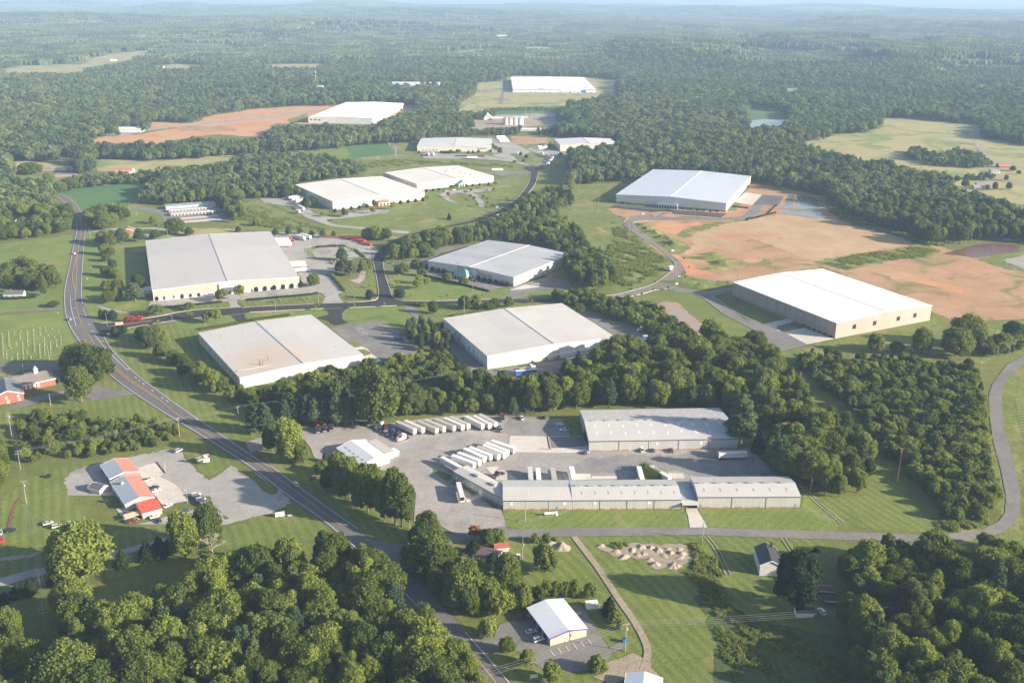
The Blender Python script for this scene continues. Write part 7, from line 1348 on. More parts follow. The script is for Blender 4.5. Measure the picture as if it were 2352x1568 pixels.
C('sedan',BLK,'M2',823,488,838,484,'black car in the car park of the terracotta-entrance warehouse'); C('sedan',(.2,.22,.25),'M2',462,470,480,468,'grey car beside the dark-framed box trailer'); C('sedan',SIL,'M2',1540,328,1555,326,'silver car before the blue-porched warehouse, far left'); C('sedan',WHT,'M2',1598,318,1615,317,'white car before the blue porch'); C('sedan',(.05,.05,.08),'M2',1790,299,1806,298,'dark car right of the blue porch'); C('sedan',MAR,'M2',1860,318,1874,318,'maroon car at the right of the blue-porch car park'); C('sedan',(.08,.08,.1),'M2',1730,306,1745,305,'dark car nearest the blue porch'); C('sedan',WHT,'M2',1607,987,1630,982,'white car beside the teal pyramid roof'); C('sedan',(.04,.04,.05),'M2',1778,1034,1795,1028,'black car between teal pyramid roof and clipped shrubs'); C('sedan',BLK,'M2',2097,404,2105,395,'black car on the new black road',z=.42); C('sedan',(.05,.30,.32),'L3',1630,415,1600,415,'turquoise car on the grass edge of the side yard'); C('suv',WHT,'B4',237,1212,215,1190,'white sport utility vehicle by the low black-roofed shed'); C('sedan',(.1,.1,.12),'M3',1362,447,1368,440,'dark car at the slate-blue entrance'); C('suv',(.04,.05,.1),'M1',1228,500,1250,500,'dark blue vehicle on the lawn by the storage garages'); C('pickup',WHT,'M1',748,389,765,388,'white pickup on the lane near the far bend'); C('sedan',BLK,'T2',1285,1130,1290,1128,'tiny dark car on the turning circle')
r_=np.random.default_rng(4)
for i in range(46):
    x=1300+430*(i/46)+r_.normal()*3; y=622+ (i%3)*3.2; e=thing('parked_car','tiny parked car in the crowded lot of the distant blue-striped factory','car',(*G('T2',x,y),.4),r_.random(),'cars parked at the distant blue-striped factory'); c=[BLK,WHT,SIL,(.05,.06,.1),MAR][i%5]; b_,cb,rf=car_meshes('sedan',c)[:3]; link('body',b_,e); link('windows',cb,e); link('roof',rf,e)
# dumpsters, forklift, red racks, misc
def bin_(k,x,y,L,W,H_,rz,c,label,name='skip',load=None):
    e=thing(name,label,'container',(*G(k,x,y),.3),rz); m=MB(); t=.12; m.prism([(-L/2,-W/2),(L/2,-W/2),(L/2,W/2),(-L/2,W/2)],.1,.25); m.box(-L/2,L/2,-W/2,-W/2+t,.25,H_); m.box(-L/2,L/2,W/2-t,W/2,.25,H_); m.box(-L/2,-L/2+t,-W/2+t,W/2-t,.25,H_); m.box(L/2-t,L/2,-W/2+t,W/2-t,.25,H_)
    m.build('body',plain('bin_%d%d%d'%tuple(int(q*99) for q in c),c,.5),e)
    if load: m=MB(); m.loft([[(-L/2+.2,-W/2+.2,H_*.6),(L/2-.2,-W/2+.2,H_*.6),(L/2-.2,W/2-.2,H_*.6),(-L/2+.2,W/2-.2,H_*.6)],[(-L/4,-W/4,H_*1.05),(L/4,-W/4,H_*.95),(L/4,W/4,H_),(-L/4,W/4,H_*1.1)]]); m.build('load',plain('scrap_wood',load,.8,var=.4),e)
bin_('L2',1910,448,7,2.4,2.0,.12,(.03,.14,.34),'open blue roll-off skip filled with wood scraps',load=(.35,.25,.16)); bin_('B1',418,340,2,1.6,1.5,.1,(.03,.03,.04),'black waste bin alone on the lawn left of the shop','waste_bin'); bin_('B1',908,552,1.9,1.3,1.3,.1,(.04,.06,.06),'dark waste bin behind the red-roofed shop','waste_bin'); bin_('B5',1806,1025,1.8,1.5,1.6,.1,(.02,.14,.36),'blue bin on the small slab by the utility pole','waste_bin'); bin_('B5',1040,280,.7,.7,1.2,.1,(.05,.30,.45),'left one of two light blue wheeled bins by the road','wheeled_bin'); bin_('B5',1056,276,.7,.7,1.2,.1,(.05,.30,.45),'right one of two light blue wheeled bins by the road','wheeled_bin')
e=thing('storage_container','white portable storage container with faded blue lettering, behind the tan building','container',(*G('B5',1568,775),.1),.16); m=MB(); m.box(-2.5,2.5,-1.4,1.4,0,2.5); m.build('body',WHITE,e); m=MB(); m.box(-2.6,2.6,-1.5,1.5,2.5,2.58); m.build('roof',WHITE,e); fl=plain('faded_blue_letters',(.25,.33,.45),.6); text_obj('MOUNTAIN',e,(-1.6,-1.43,1.85),0,.5,fl,ext=.01); text_obj('STORAGE',e,(-.2,-1.43,1.4),0,.4,fl,ext=.01)
e=thing('forklift','red forklift beside the roller doors of the white warehouse','forklift',(*G('L3',1138,722),.3),1.2); m=MB(); m.box(-1.2,1,-.7,.7,.3,1.2); m.build('body',plain('forklift_red',(.5,.06,.03),.5),e); m=MB(); m.box(1.0,1.15,-.5,-.35,.1,3.2); m.box(1.0,1.15,.35,.5,.1,3.2); m.box(1.0,1.15,-.35,.35,1.6,1.75); m.build('mast',DARK,e); m=MB(); m.box(-.8,.5,-.6,.6,2.2,2.3); m.build('roof_guard',DARK,e)
for i,(x,y,L,W,H_,rz) in enumerate(((640,688,16,3,1.0,-.1),(735,695,16,4,1.5,-.1),(800,700,14,7,3.0,-.12),(845,705,13,8,3.6,-.15),(870,722,10,6,2.8,-.3),(905,738,12,6,2.4,-.35),(930,748,7,5,2.0,-.4))):
    e=thing('steel_rack_stack','%s of the red steel rack stacks beside the curved drive'%(['leftmost low one','second low one','third','tallest one','fifth','sixth','rightmost one'][i]),'steel rack',(*G('M2',x,y),.3),rz,'red steel racks'); 
    for q in range(max(1,int(H_/.8))): m=MB(); m.box(-L/2+q*.4,L/2-q*.3,-W/2+q*.2,W/2-q*.2,q*.8+.1,q*.8+.65); m.build('rack_layer',plain('rack_red',(.33,.05,.035),.6,var=.3,scale=1.5),e)
for i,(x,y,s) in enumerate(((620,865,1.6),(650,870,2.2),(632,885,1.8),(665,885,2.2),(645,895,1.5))):
    e=thing('machinery_pallet','pallet of scrap machinery by the tall pines, %s of the pile'%['top left','top right','middle','lower right','bottom'][i],'pallet',(*G('M2',x,y),.3),i*.7,'scrap machinery'); m=MB(); m.box(-s,s,-s*.7,s*.7,0,.25); m.build('pallet_base',plain('weathered_boards',(.10,.07,.06)),e); m=MB(); m.box(-s*.6,s*.4,-s*.5,s*.3,.25,1.6); m.cyl((s*.5,0,.25),(s*.5,0,2.1),.35,8); m.build('machine',plain('machine_green_rust',(.16,.17,.14),.6,var=.5,scale=3),e)
for x,y,lab in ((1957,590,'tall pallet of cardboard boxes by the bushes'),(1992,594,'low pallet of cardboard boxes by the bushes')): e=thing('box_pallet',lab,'pallet',(*G('L2',x,y),.3),.3); m=MB(); m.box(-1,1,-1,1,0,.2); m.build('pallet_base',plain('weathered_boards',(.10,.07,.06)),e); m=MB(); m.box(-.95,.95,-.95,.95,.2,2.2 if 'tall' in lab else 1.0); m.build('boxes',plain('cardboard',(.42,.30,.19),.8),e)
e=thing('gas_tank','long white gas tank inside the fenced enclosure by the grey shed','tank',(*G('B3',418,858),.1),.12); m=MB(); m.cyl((-2.6,0,1.2),(2.6,0,1.2),.62,16); m.cyl((-2.95,0,1.2),(-2.6,0,1.2),.35,16,.62); m.cyl((2.6,0,1.2),(2.95,0,1.2),.62,16,.35); m.build('tank',WHITE,e,smooth=False); 
for x_ in (-1.6,1.6): m=MB(); m.box(x_-.2,x_+.2,-.5,.5,0,.75); m.build('saddle',GREYM,e)
m=MB(); m.box(2.9,3.9,-.8,.8,0,1.7); m.build('cabinet',WHITE,e)
# ---------------------------------------------------------------- LANDMARK TREES
def many(kind,k,pts,labs,cat='tree',group=None,wpx=None,name=None):
    for i,p in enumerate(pts):
        lab=labs if isinstance(labs,str) else labs(i); LT(kind,k,p[0],p[1],p[2],lab,cat,group,p[3] if len(p)>3 else wpx,name)
O_=['first','second','third','fourth','fifth','sixth','seventh','eighth','ninth','tenth','eleventh','twelfth','thirteenth','fourteenth']
LT('oak','L1',690,740,490,'huge spreading oak between the church and the highway, left half of the crown',wpx=380); LT('oak','L1',810,790,500,'huge spreading oak between the church and the highway, right half of the crown',wpx=360)
LT('poplar','L1',695,975,672,'tall leaning tree standing in front of the huge oak by the church',wpx=230)
g='rounded trees in the lawn row beside the highway'
pts=[(1230,450,328,150),(1330,440,325,150),(1295,520,385,150),(1385,500,360,130),(1385,605,470,130),(1490,650,535,140),(1560,670,562,120),(1600,745,625,150),(1690,830,685,150),(1725,790,632,120),(1820,890,700,170),(1900,885,755,140),(1978,978,842,120),(2060,970,828,110),(2130,985,865,130),(2190,1060,930,150)]
many('oak','L1',pts,lambda i:'rounded dark green tree, %s along the lawn row from the highway junction'%(O_[i] if i<14 else ['next to last','last'][i-14]),group=g)
g='trees in the upright row left of the cream-fronted warehouse'
pts=[(815,645,535,120),(868,660,560,110),(825,725,640,90),(870,730,668,80),(832,775,718,70),(885,830,757,80),(838,890,812,90),(915,905,832,110),(850,1000,922,110),(925,1000,915,100),(850,1102,1003,100),(925,1078,980,90)]
many('oak','M1',pts,lambda i:'bushy tree, %s going down the upright row beside the highway lawn'%O_[i],group=g)
LT('pine','M1',1062,1085,945,'big blue-green pine at the left of the cream-fronted warehouse',wpx=150); LT('oak','M1',1090,1000,880,'rusty-topped green tree just behind the big blue-green pine',wpx=120)
many('pine','M1',[(960,630,515,120),(1095,620,518,100),(1220,600,530,100),(1485,575,505,80),(870,580,530,90),(1870,545,500,50),(2160,575,515,50),(2260,570,505,50)],lambda i:'pine, %s in the broken line above the cream-fronted warehouse'%O_[i],group='pines above the cream-fronted warehouse')
LT('oak','M1',1378,560,437,'lone round tree between the storage slabs and the big grey roof',wpx=150); LT('young','M1',1205,480,420,'round green bush tree on the meadow beside the storage drive',wpx=60)
many('dome','M1',[(795,1225,1155,36),(830,1225,1158,36),(888,1230,1158,60)],lambda i:'dark clipped evergreen, %s of the trio north of the park entrance'%['left','middle','right'][i],'shrub',group='clipped evergreens at the entrance'); many('dome','M1',[(905,1366,1290,56),(935,1342,1280,50),(968,1336,1273,52)],lambda i:'dark clipped evergreen, %s of the trio south of the park entrance'%['left','middle','right'][i],'shrub',group='clipped evergreens at the entrance')
many('crimson','M1',[(1015,1257,1210,80),(1093,1243,1201,70)],lambda i:'crimson flowering tree, %s of two on the entrance island'%['left','right'][i])
many('ornamental','M1',[(1230,1196,1120,115),(1490,1232,1170,55),(1627,1262,1172,72),(1700,1260,1160,80),(1740,1092,1000,90),(1885,1077,965,76),(1490,1158,1100,80),(1238,1275,1235,24)],lambda i:['wide shrubby tree below the front car park','small round tree on the grass strip beside the black road','left of two street trees by the black side drive','right of two street trees by the black side drive','tree before the dark awning, left of the entrance drive','tall thin tree right of the dark awning','low spreading tree at the hedge of the front car park','tiny sapling on the lawn below the entrance island'][i])
def tops(k,pts,hgt,lab,w=1.0):
    for i,(x,y) in enumerate(pts):
        X,Y=G(k,x,y); tree_obj('dome',X,Y,hgt,lab(i),'shrub','clipped dome shrubs along '+lab(99),w,name='dome_shrub')
def tl(where): return lambda i: where if i==99 else 'dark clipped dome shrub, %s from the left along %s'%(O_[i],where)
tops('M1',[(1232,1082),(1290,1075),(1362,1068),(1430,1063),(1495,1056),(1560,1050),(1622,1042),(2012,1010),(2080,1003),(2152,997),(2222,990),(2290,984)],4.2,tl('the cream warehouse front'),1.15)
tops('M2',[(1390,937),(1430,950),(1475,960),(1517,967),(1790,1020),(1833,1033),(1880,1042),(1926,1052),(1973,1062),(2017,1070)],4.4,tl('the sofa warehouse front'),1.1)
tops('M2',[(667,487),(733,478),(795,470),(858,462),(919,452),(1180,422),(1240,415),(1297,409),(1355,402)],4.4,tl('the terracotta-entrance warehouse'),1.3)
tops('M2',[(1383,328),(1435,323),(1480,318),(1700,291),(1745,286),(1800,280),(1870,273)],3.6,tl('the blue-porched warehouse'),1.2)
tops('T2',[(547,1030),(695,1030),(709,1030),(723,1030),(737,1030),(751,1030),(785,1031),(880,1030),(910,1029),(1030,1022)],4.2,tl('the far lettered warehouse'),1.1)
tops('M2',[(390,1060),(402,1075)],5,tl('the right corner of the cream warehouse'),1.2)
# M2 area trees
many('oak','M2',[(500,1067,968,98),(1195,972,893,110),(1303,925,856,92),(1350,988,930,75),(1545,1032,965,85),(1678,1057,997,72),(1403,838,775,100)],lambda i:['round-headed tree at the corner of the cream warehouse','wide round tree right of the black road bend','round tree at the back of the sofa warehouse drive','round tree left of the sofa car park','round tree at the sofa car park hedge, left of the teal roof','round tree before the teal pyramid roof','dark round tree at the rear corner of the sofa warehouse'][i])
many('ornamental','M2',[(1325,1048,985,60),(1305,1092,1022,62),(1390,1088,1005,44),(570,522,490,34),(1390,393,362,34),(1580,312,275,36),(1925,281,250,36),(1910,331,295,24),(1690,345,318,30),(1735,326,303,26),(1730,376,350,24),(1757,396,365,24),(1780,446,415,26),(1860,391,370,22),(1865,431,405,24),(1830,376,355,22),(965,502,455,42),(748,522,472,46),(1122,468,410,42),(975,450,392,34),(640,556,542,20),(1900,450,425,30),(2015,395,370,22),(1925,452,430,20)],lambda i:'small planted tree, %s'%['upper of the pair on the striped lawn','lower of the pair on the striped lawn','lone one right of the pair on the striped lawn','by the stripes left of the terracotta-entrance warehouse','right of the terracotta-entrance warehouse','just left of the blue porch','at the right corner of the blue-porched warehouse','dark one above the black road','on the islet below the blue porch','right of the islet below the blue porch','left of the curved drive','middle of the curved drive side','at the foot of the curved drive','on the lawn right of the curved drive, upper','on the lawn right of the curved drive, lower','on the small lawn by the curved drive','in front of the terracotta entrance, right of the lamp','at the left end of the striped car park','right of the terracotta entrance','leaning against the terracotta entrance','on the lawn tip by the drive fork','by the low white sign','on the slope below the black road','beside the low white sign, right'][i])
LT('rusty','M2',1555,371,330,'small rusty red conical tree on the lawn by the blue-porched warehouse',wpx=30); many('dome','M2',[(1172,1158,1073,76),(937,1167,1097,54)],lambda i:['large dark dome evergreen at the inner corner of the road junction','dark dome evergreen left of the black road junction'][i],'shrub')
many('oak','M2',[(888,955,862,70),(930,945,855,60)],lambda i:['left','right'][i]+' of two dark trees by the stone ditch')
many('pine','M2',[(722,870,765,100),(745,980,830,110),(795,985,868,90),(700,960,870,80),(1402,800,728,90),(1340,830,742,80)],lambda i:['upper pine of the tall group in the trailer yard','front left pine of the tall group in the trailer yard','front right pine of the tall group in the trailer yard','left pine of the tall group in the trailer yard','blue-green pine behind the sofa warehouse corner','pine just left of the one behind the sofa warehouse corner'][i])
many('pine','M2',[(205,672,615,50),(300,667,610,50),(395,657,613,50),(485,677,625,50),(570,687,625,55),(655,682,635,40)],lambda i:'small pine, %s from the left in the line above the trailer yard'%O_[i],group='small pines above the trailer yard')
many('pine','M2',[(490,440,360,70),(435,430,372,60),(455,452,385,60),(515,432,375,50)],lambda i:'dark pine, %s of the clump beside the docks on the hill'%['tallest','left one','front one','right one'][i])
many('oak','M2',[(925,700,612,110),(985,705,600,110),(1055,705,618,100)],lambda i:'rounded willow-like tree, %s of three on the bank above the red racks'%['left','middle','right'][i]); LT('cedar','M2',1560,545,490,'dark narrow tree alone on the green slope',wpx=30); LT('young','M2',55,595,540,'lone round bush tree on the rough green slope, left',wpx=70)
many('oak','M2',[(1680,1247,1148,105),(1770,1242,1138,85),(1432,1282,1185,70),(1915,1230,1165,78),(1870,1252,1198,90),(2030,1232,1152,78)],lambda i:'tree south of the black road, '+['first of the big round pair','second of the big round pair','lone one left of the big round pair','dark one right of the big round pair','low wide pale one','rightmost one beside the lamp post'][i])
many('sapling','M2',[(455,1182,1150),(512,1257,1217),(815,1242,1202),(1052,1232,1195),(818,1172,1135),(940,1082,1050),(927,1012,990),(1158,1002,975),(1160,1062,1030),(1263,1157,1128),(1545,1157,1130),(1822,1147,1118),(2145,1132,1115),(2207,1202,1168),(230,1200,1160),(925,980,955),(625,800,785),(660,838,820),(795,795,768),(820,795,768)],lambda i:'thin young street tree, '+['left of the entrance drive to the trailer yard','on the strip left of the dark side drive','on the lawn right of the dark side drive','below the junction, near the hydrant','on the lawn left of the road junction','lower one left of the black road','middle one left of the black road','upper one right of the black road','second one right of the black road','at the bottom left of the striped lawn','at the bottom middle of the striped lawn','at the right tip of the striped lawn','on the verge right of the sofa warehouse drive','alone on the verge above the white warehouse','round one at the front hedge gap','by the stone ditch','left one on the parking island','lower left one on the parking island','left clipped one on the parking island top','right clipped one on the parking island top'][i])
many('bush','M2',[(1300,1222,1195,40),(1335,1226,1202,36),(1370,1222,1202,34)],lambda i:'low clipped bush, %s of three at the corner of the side drive'%['left','middle','right'][i],'shrub')
many('oak','L3',[(70,332,225,80)],'round tree at the top left of the white warehouse lawn'); LT('oak','L3',1312,332,240,'round pale tree at the upper right corner of the white warehouse',wpx=100); LT('dome','L3',150,465,410,'dark clipped shrub at the left corner of the white warehouse','shrub',wpx=34)
many('sapling','M3',[(1098,1258,1220),(1207,1212,1182),(1348,1200,1158),(1507,1095,1062),(1583,1112,1088),(1817,1132,1112),(1905,1150,1115),(1292,905,872),(1187,822,790),(1107,742,725),(1032,692,672),(1140,665,635),(1495,922,888),(1540,1000,975),(1297,760,735),(1690,500,480),(1523,430,405),(1180,405,380),(1055,395,372),(1110,458,435),(925,440,425),(785,365,350),(1318,530,515),(2175,628,615)],lambda i:'spindly planted sapling, '+['left of the pond road','second on the pond road verge','third, yellowish, on the pond road verge','on the mound verge near the white sign','left on the long green mound','right on the long green mound','yellow one by the beige warehouse mound','lowest on the meadow verge of the worn road','second lowest on the meadow verge of the worn road','third on the meadow verge of the worn road','uppermost on the meadow verge of the worn road','beside the upper earth mounds','beside the bare red soil','below the red soil verge','beside the dark box at the mounds','at the far right of the striped car park','by the entrance of the slate-blue porch, right','by the front wall left of the slate-blue porch','before the front wall, far left','on the verge above the turning circle','at the left of the striped car park','on the bank left of the new warehouse','at the drive below the slate-blue porch','alone in the dry straw field'][i])
many('cedar','M3',[(x,388+2*j,365+2*j,16) for j,x in enumerate((915,975,1030,1152,1240))]+[(1480,438,412,16),(1560,446,422,16),(1620,452,428,16),(1682,456,434,16),(1744,464,440,16),(1806,466,442,16)],lambda i:'little dark cone shrub, %s along the front of the newest warehouse'%O_[i],'shrub',group='cone shrubs at the newest warehouse')
many('cedar','M3',[(1960+15*j,418+1.6*j,400+1.6*j,14) for j in range(10)],lambda i:'tiny dark conifer in the short dense row at the pale loading yard','shrub',group='tiny conifers at the loading yard'); many('cedar','M4',[(10+16*j,378-4*j,362-4*j,14) for j in range(14)]+[(150+12*j,330-11*j,314-11*j,14) for j in range(7)],lambda i:'tiny dark conifer in the double row beside the new ponds','shrub',group='tiny conifers beside the ponds')
# yard surroundings
LT('oak','L2',1730,1165,695,'giant old oak with thick trunk behind the back row of trailers',wpx=420)
many('pine','B2',[(60,385,135,200),(135,395,150,170),(300,320,110,140),(385,305,120,140),(480,310,95,150),(560,325,105,140),(640,325,110,130),(745,335,60,150),(820,320,100,130)],lambda i:'large blue-green conifer, %s from the left in the row above the truck yard'%O_[i],group='large conifers above the truck yard')
LT('oak','B2',190,540,325,'small dark round tree at the truck yard entrance',wpx=170); LT('poplar','B2',345,632,255,'big yellow-green tree at the truck yard entrance',wpx=230,var=1); LT('oak','B2',435,642,450,'dark rounded tree leaning out right of the big yellow-green one',wpx=170)
many('young','B2',[(625,730,622,150)],'pale yellow bushy tree at the left of the repair shop'); many('oak','B2',[(680,870,690,150),(780,860,570,220),(850,950,600,240),(1010,1062,672,290),(960,880,690,180)],lambda i:'dense dark tree before the repair shop, '+['left one','tallest one at the back','second tall one','broad olive one with the pale trunk','one filling the middle'][i]); many('poplar','B2',[(1240,1172,705,240),(1300,1190,760,230),(1150,1140,780,170)],lambda i:'bright green tree at the right end of the roadside group, '+['tallest one','right one','left one'][i],wpx=None)
many('dome','B2',[(640,630,560,34),(672,650,600,34),(705,668,618,34)],lambda i:'slim dark evergreen, %s of three beside the repair shop canopy'%['upper','middle','lower'][i],'shrub')
many('oak','B2',[(1520,1300,1072,220),(1470,1400,1180,220),(1580,1420,1230,240)],lambda i:['pale topped tall tree at the junction corner','dark dense tree at the junction corner','dense tree behind the junction corner'][i]); LT('rusty','B2',1920,1292,1190,'rusty red tree above the little white outbuilding',wpx=110); many('oak','B2',[(2030,1340,1215,140),(2120,1320,1212,140)],lambda i:'olive drooping tree, %s of two above the little white outbuilding'%['left','right'][i])
many('cedar','B5',[(710,420,285,120),(852,485,372,100)],lambda i:['dark cedar left of the little white outbuilding','dark cedar beside the brown-roofed house'][i])
many('oak','B5',[(640,780,440,260),(960,700,420,230),(430,560,330,260)],lambda i:['big tree below the brown-roofed house, left','big tree below the brown-roofed house, right','dark mass tree at the left of the brown-roofed house'][i]); many('young','B5',[(880,830,650,170),(720,820,660,130),(1080,790,600,120),(1185,750,620,90),(1240,700,575,90),(1310,700,585,90),(1370,700,590,90),(1442,700,572,90),(1560,700,600,110),(1235,520,325,190),(1160,308,240,60),(1240,308,240,70),(1295,305,268,40)],lambda i:['white-flowering shrub tree above the small building','leafy shrub tree left of the flowering one','vine-draped tree at the end of the hedge line','hedge line tree, first from the left behind the tan building','hedge line tree, second behind the tan building','hedge line tree, third behind the tan building','hedge line tree, fourth behind the tan building','hedge line tree, fifth behind the tan building','round bush at the right end of the hedge line','large irregular bush alone on the lawn','bright green bush by the rural road, left','bright green bush by the rural road, middle','small green bush by the rural road, right'][i])
many('young','B5',[(820,985,855,140),(957,1102,990,130),(1100,1197,1090,120),(1275,1312,1175,140),(1608,1240,1127,145),(1735,892,800,100)],lambda i:'cream-flowering rounded shrub, '+['left of the small car park','second along the road verge','third along the road verge','lowest along the road verge','right of the car park curve','beside the dark evergreen cone'][i]); LT('cedar','B5',1693,830,692,'dark rounded evergreen cone beside the dirt track',wpx=95); LT('bush','B5',1770,935,885,'small bush at the foot of the utility pole','shrub',wpx=45)
LT('oak','B1',700,1200,760,'massive oak above the gravel lane, left of the bare tree',wpx=520); LT('oak','B1',610,1240,860,'lower left half of the massive oak group above the gravel lane',wpx=330); many('cedar','B1',[(1050,1097,940,110),(1255,1042,875,125),(1365,1020,835,130),(1438,990,860,80),(455,1262,1145,90),(268,1332,1205,100),(155,1362,1235,108),(28,1412,1285,100)],lambda i:'dark conical cedar, '+['alone right of the massive oak','first of three by the gravel lane','second of three by the gravel lane','third, partly hidden, by the gravel lane','rightmost of four below the lane at left','second from the right below the lane at left','third from the right below the lane at left','leftmost below the lane'][i]); LT('poplar','B1',1590,1030,620,'yellow-green tree left of the bare tree',wpx=250,var=1); LT('oak','B1',1790,960,565,'leafy tree directly behind the bare tree',wpx=250); LT('bare','B1',1825,1078,715,'bare dead tree with pale branches above the big wood',wpx=270)
LT('magnolia','B4',100,1195,905,'huge perfectly round dark evergreen beside the white farmhouse',wpx=210)
many('pine','B3',[(1700,372,60,220),(1950,592,325,200)],lambda i:['massive blue-green pine at the right end of the broad grey shed','blue-green pine at the right end of the gravel yard'][i]); LT('cedar','B3',1812,432,275,'slim pale conifer between the two massive pines',wpx=70)
many('oak','L4',[(1655,702,535,150),(1352,692,565,110),(1490,692,617,90),(1890,712,530,230),(1960,645,440,210),(2190,665,560,140),(2270,610,480,140)],lambda i:['pale round tree on the slope below the beige warehouse','yellow-green round tree at the left of the slope','low dark round tree in the middle of the slope','largest round tree on the right slope','broad tree behind the largest round one','bushy tree at the far right of the slope','upper tree at the far right of the slope'][i]); many('poplar','L4',[(245,700,470,180),(420,740,590,200)],lambda i:['leafy tree beside the muddy pond','yellowish tree below the muddy pond'][i])
many('oak','T2',[(248,957,850,60),(1090,1035,990,32),(1065,1012,980,24),(1045,1005,965,24),(1230,1050,1022,24),(1270,1065,1038,28),(1250,1090,1070,24),(1190,1093,1078,24),(1500,1050,1025,30),(1428,998,960,24),(760,1035,1008,30),(808,1030,1005,24),(948,1030,1008,24)],lambda i:['slender tree alone at the far left meadow edge','dark tree right of the far lettered warehouse','middle tree of three right of the far lettered warehouse','back tree of three right of the far lettered warehouse','tree beside the lone upright trailer','tree on the triangle verge, upper','tree on the triangle verge, middle','tree on the triangle verge, lower left','tree at the front left of the blue-gabled far warehouse','dark tree left of the blue-gabled far warehouse','first tree before the far lettered warehouse','second tree before the far lettered warehouse','third tree before the far lettered warehouse'][i])
many('oak','T3',[(1955,1260,1205,50),(2230,1215,1175,30),(2155,1275,1225,40),(2250,1275,1225,40),(2105,1280,1240,30),(1900,1222,1180,40),(2315,1172,1145,30),(2275,1150,1115,40)],lambda i:'garden tree of the far right farmhouses, %s one'%O_[i],group='garden trees of the far right farmhouses')
many('oak','M1',[(265,210,130,100),(480,230,150,100),(560,220,120,110),(380,170,80,80),(240,90,0,180),(640,80,20,110),(700,490,395,90),(815,530,385,140),(420,1130,1085,90),(345,1045,890,70)],lambda i:['dark round tree left of the highway in the upper left','round tree at the corner of the green crop field','second round tree at the corner of the green crop field','yellowish small tree in the garden lawn','big round tree in the upper left gardens','tree right of the ranch house','reddish round tree at the lane end','broad dark tree at the lane end','low bush by the cemetery lane','tall pale tree right of the white cottage'][i])
# ---------------------------------------------------------------- hedges
def hedge(k,pts,h,wd,label,name='hedge'):
    L=smooth_line(PTS([k]+pts),1.4); c0=L[0]; r=np.random.default_rng(int(pts[0][0])); lob=np.array([(x-c0[0]+r.normal()*.1,y-c0[1]+r.normal()*.1,h*.5,wd*.62*(1+.1*r.random())) for x,y in L])
    V,Q,T=lobes_crown(lob,90,.35,r,core=.95,squash=h/wd/1.2 if h>wd else .9,jit=.6); me=raw_mesh('hedge',V,Q,T,[M['leaf_d'] if 'dark' in label else M['leaf']]); o=link(name,me,None,(c0[0],c0[1],.1)); tag(o,label,'hedge')
hedge('M1',[(1288,1140),(1500,1122),(1730,1098)],1.3,1.8,'dark clipped hedge left of the entrance drive of the cream warehouse'); hedge('M1',[(1938,1084),(2180,1062)],1.4,1.8,'dark clipped hedge right of the entrance drive, left piece'); hedge('M2',[(222,1160),(400,1145),(525,1128)],1.4,1.8,'dark clipped hedge right of the entrance drive, right piece')
hedge('M2',[(1355,985),(1500,1020),(1700,1068),(1865,1110)],1.3,1.8,'long dark clipped hedge along the sofa warehouse car park'); hedge('M2',[(640,985),(690,1040),(745,1108)],1.4,2.6,'thick green clipped hedge slanting beside the striped bays'); hedge('L2',[(220,362),(380,335),(530,308)],1.3,2,'green clipped hedge behind the rust-stained warehouse, left piece'); hedge('L2',[(650,283),(800,262),(975,240)],1.3,2,'green clipped hedge behind the rust-stained warehouse, right piece'); hedge('M2',[(520,765),(640,757),(740,757)],1.2,2,'dark hedge on top of the parking island'); hedge('M2',[(835,790),(870,820),(900,842)],1.2,2,'green hedge at the right of the parking island'); hedge('L3',[(240,352),(400,325),(660,285)],1.1,1.8,'low green hedge along the back of the white warehouse'); hedge('M1',[(20,1072),(150,1068),(270,1058)],1.2,2.5,'dark overgrown hedge below the white cottage'); hedge('M2',[(1610,50),(1720,50),(1835,52)],1,2,'dark low hedge behind the long white trailer, far up'); hedge('B3',[(1055,560),(1080,590),(1150,610)],2.2,6,'overgrown weedy green patch between the white trailers','overgrown_patch')
# ---------------------------------------------------------------- poles, lamps, wires
POLE=plain('weathered_pole_wood',(.34,.29,.24),.85,.1,var=.2); POLEB=plain('brown_pole_wood',(.26,.14,.08),.85,.1,var=.2); INS=plain('grey_insulator',(.45,.45,.46),.4)
def pole(k,xb,yb,xt,yt,label,arms=1,rz=0,mat=None,can=False,r=.16,group='utility poles'):
    X,Y=G(k,xb,yb); h=max(5,HOF(k,xb,yb,yt,xt)); e=thing('utility_pole',label,'utility pole',(X,Y,0),rz,group); m=MB(); m.cyl((0,0,-.2),(0,0,h),r*1.2,8,r*.8); m.build('pole',mat or POLE,e)
    for i in range(arms):
        m=MB(); z=h-.35-i*1.6; m.box(-1.5,1.5,-.08,.08,z,z+.18); a=m.build('crossarm',mat or POLE,e)
        for x in (-1.35,-.5,.5,1.35): m=MB(); m.cyl((x,0,z+.18),(x,0,z+.42),.06,6); m.build('insulator',INS,a)
    if can: m=MB(); m.cyl((.4,0,h-3.2),(.4,0,h-2.0),.28,10); m.build('transformer',INS,e)
    return (X,Y,h)
PL={}
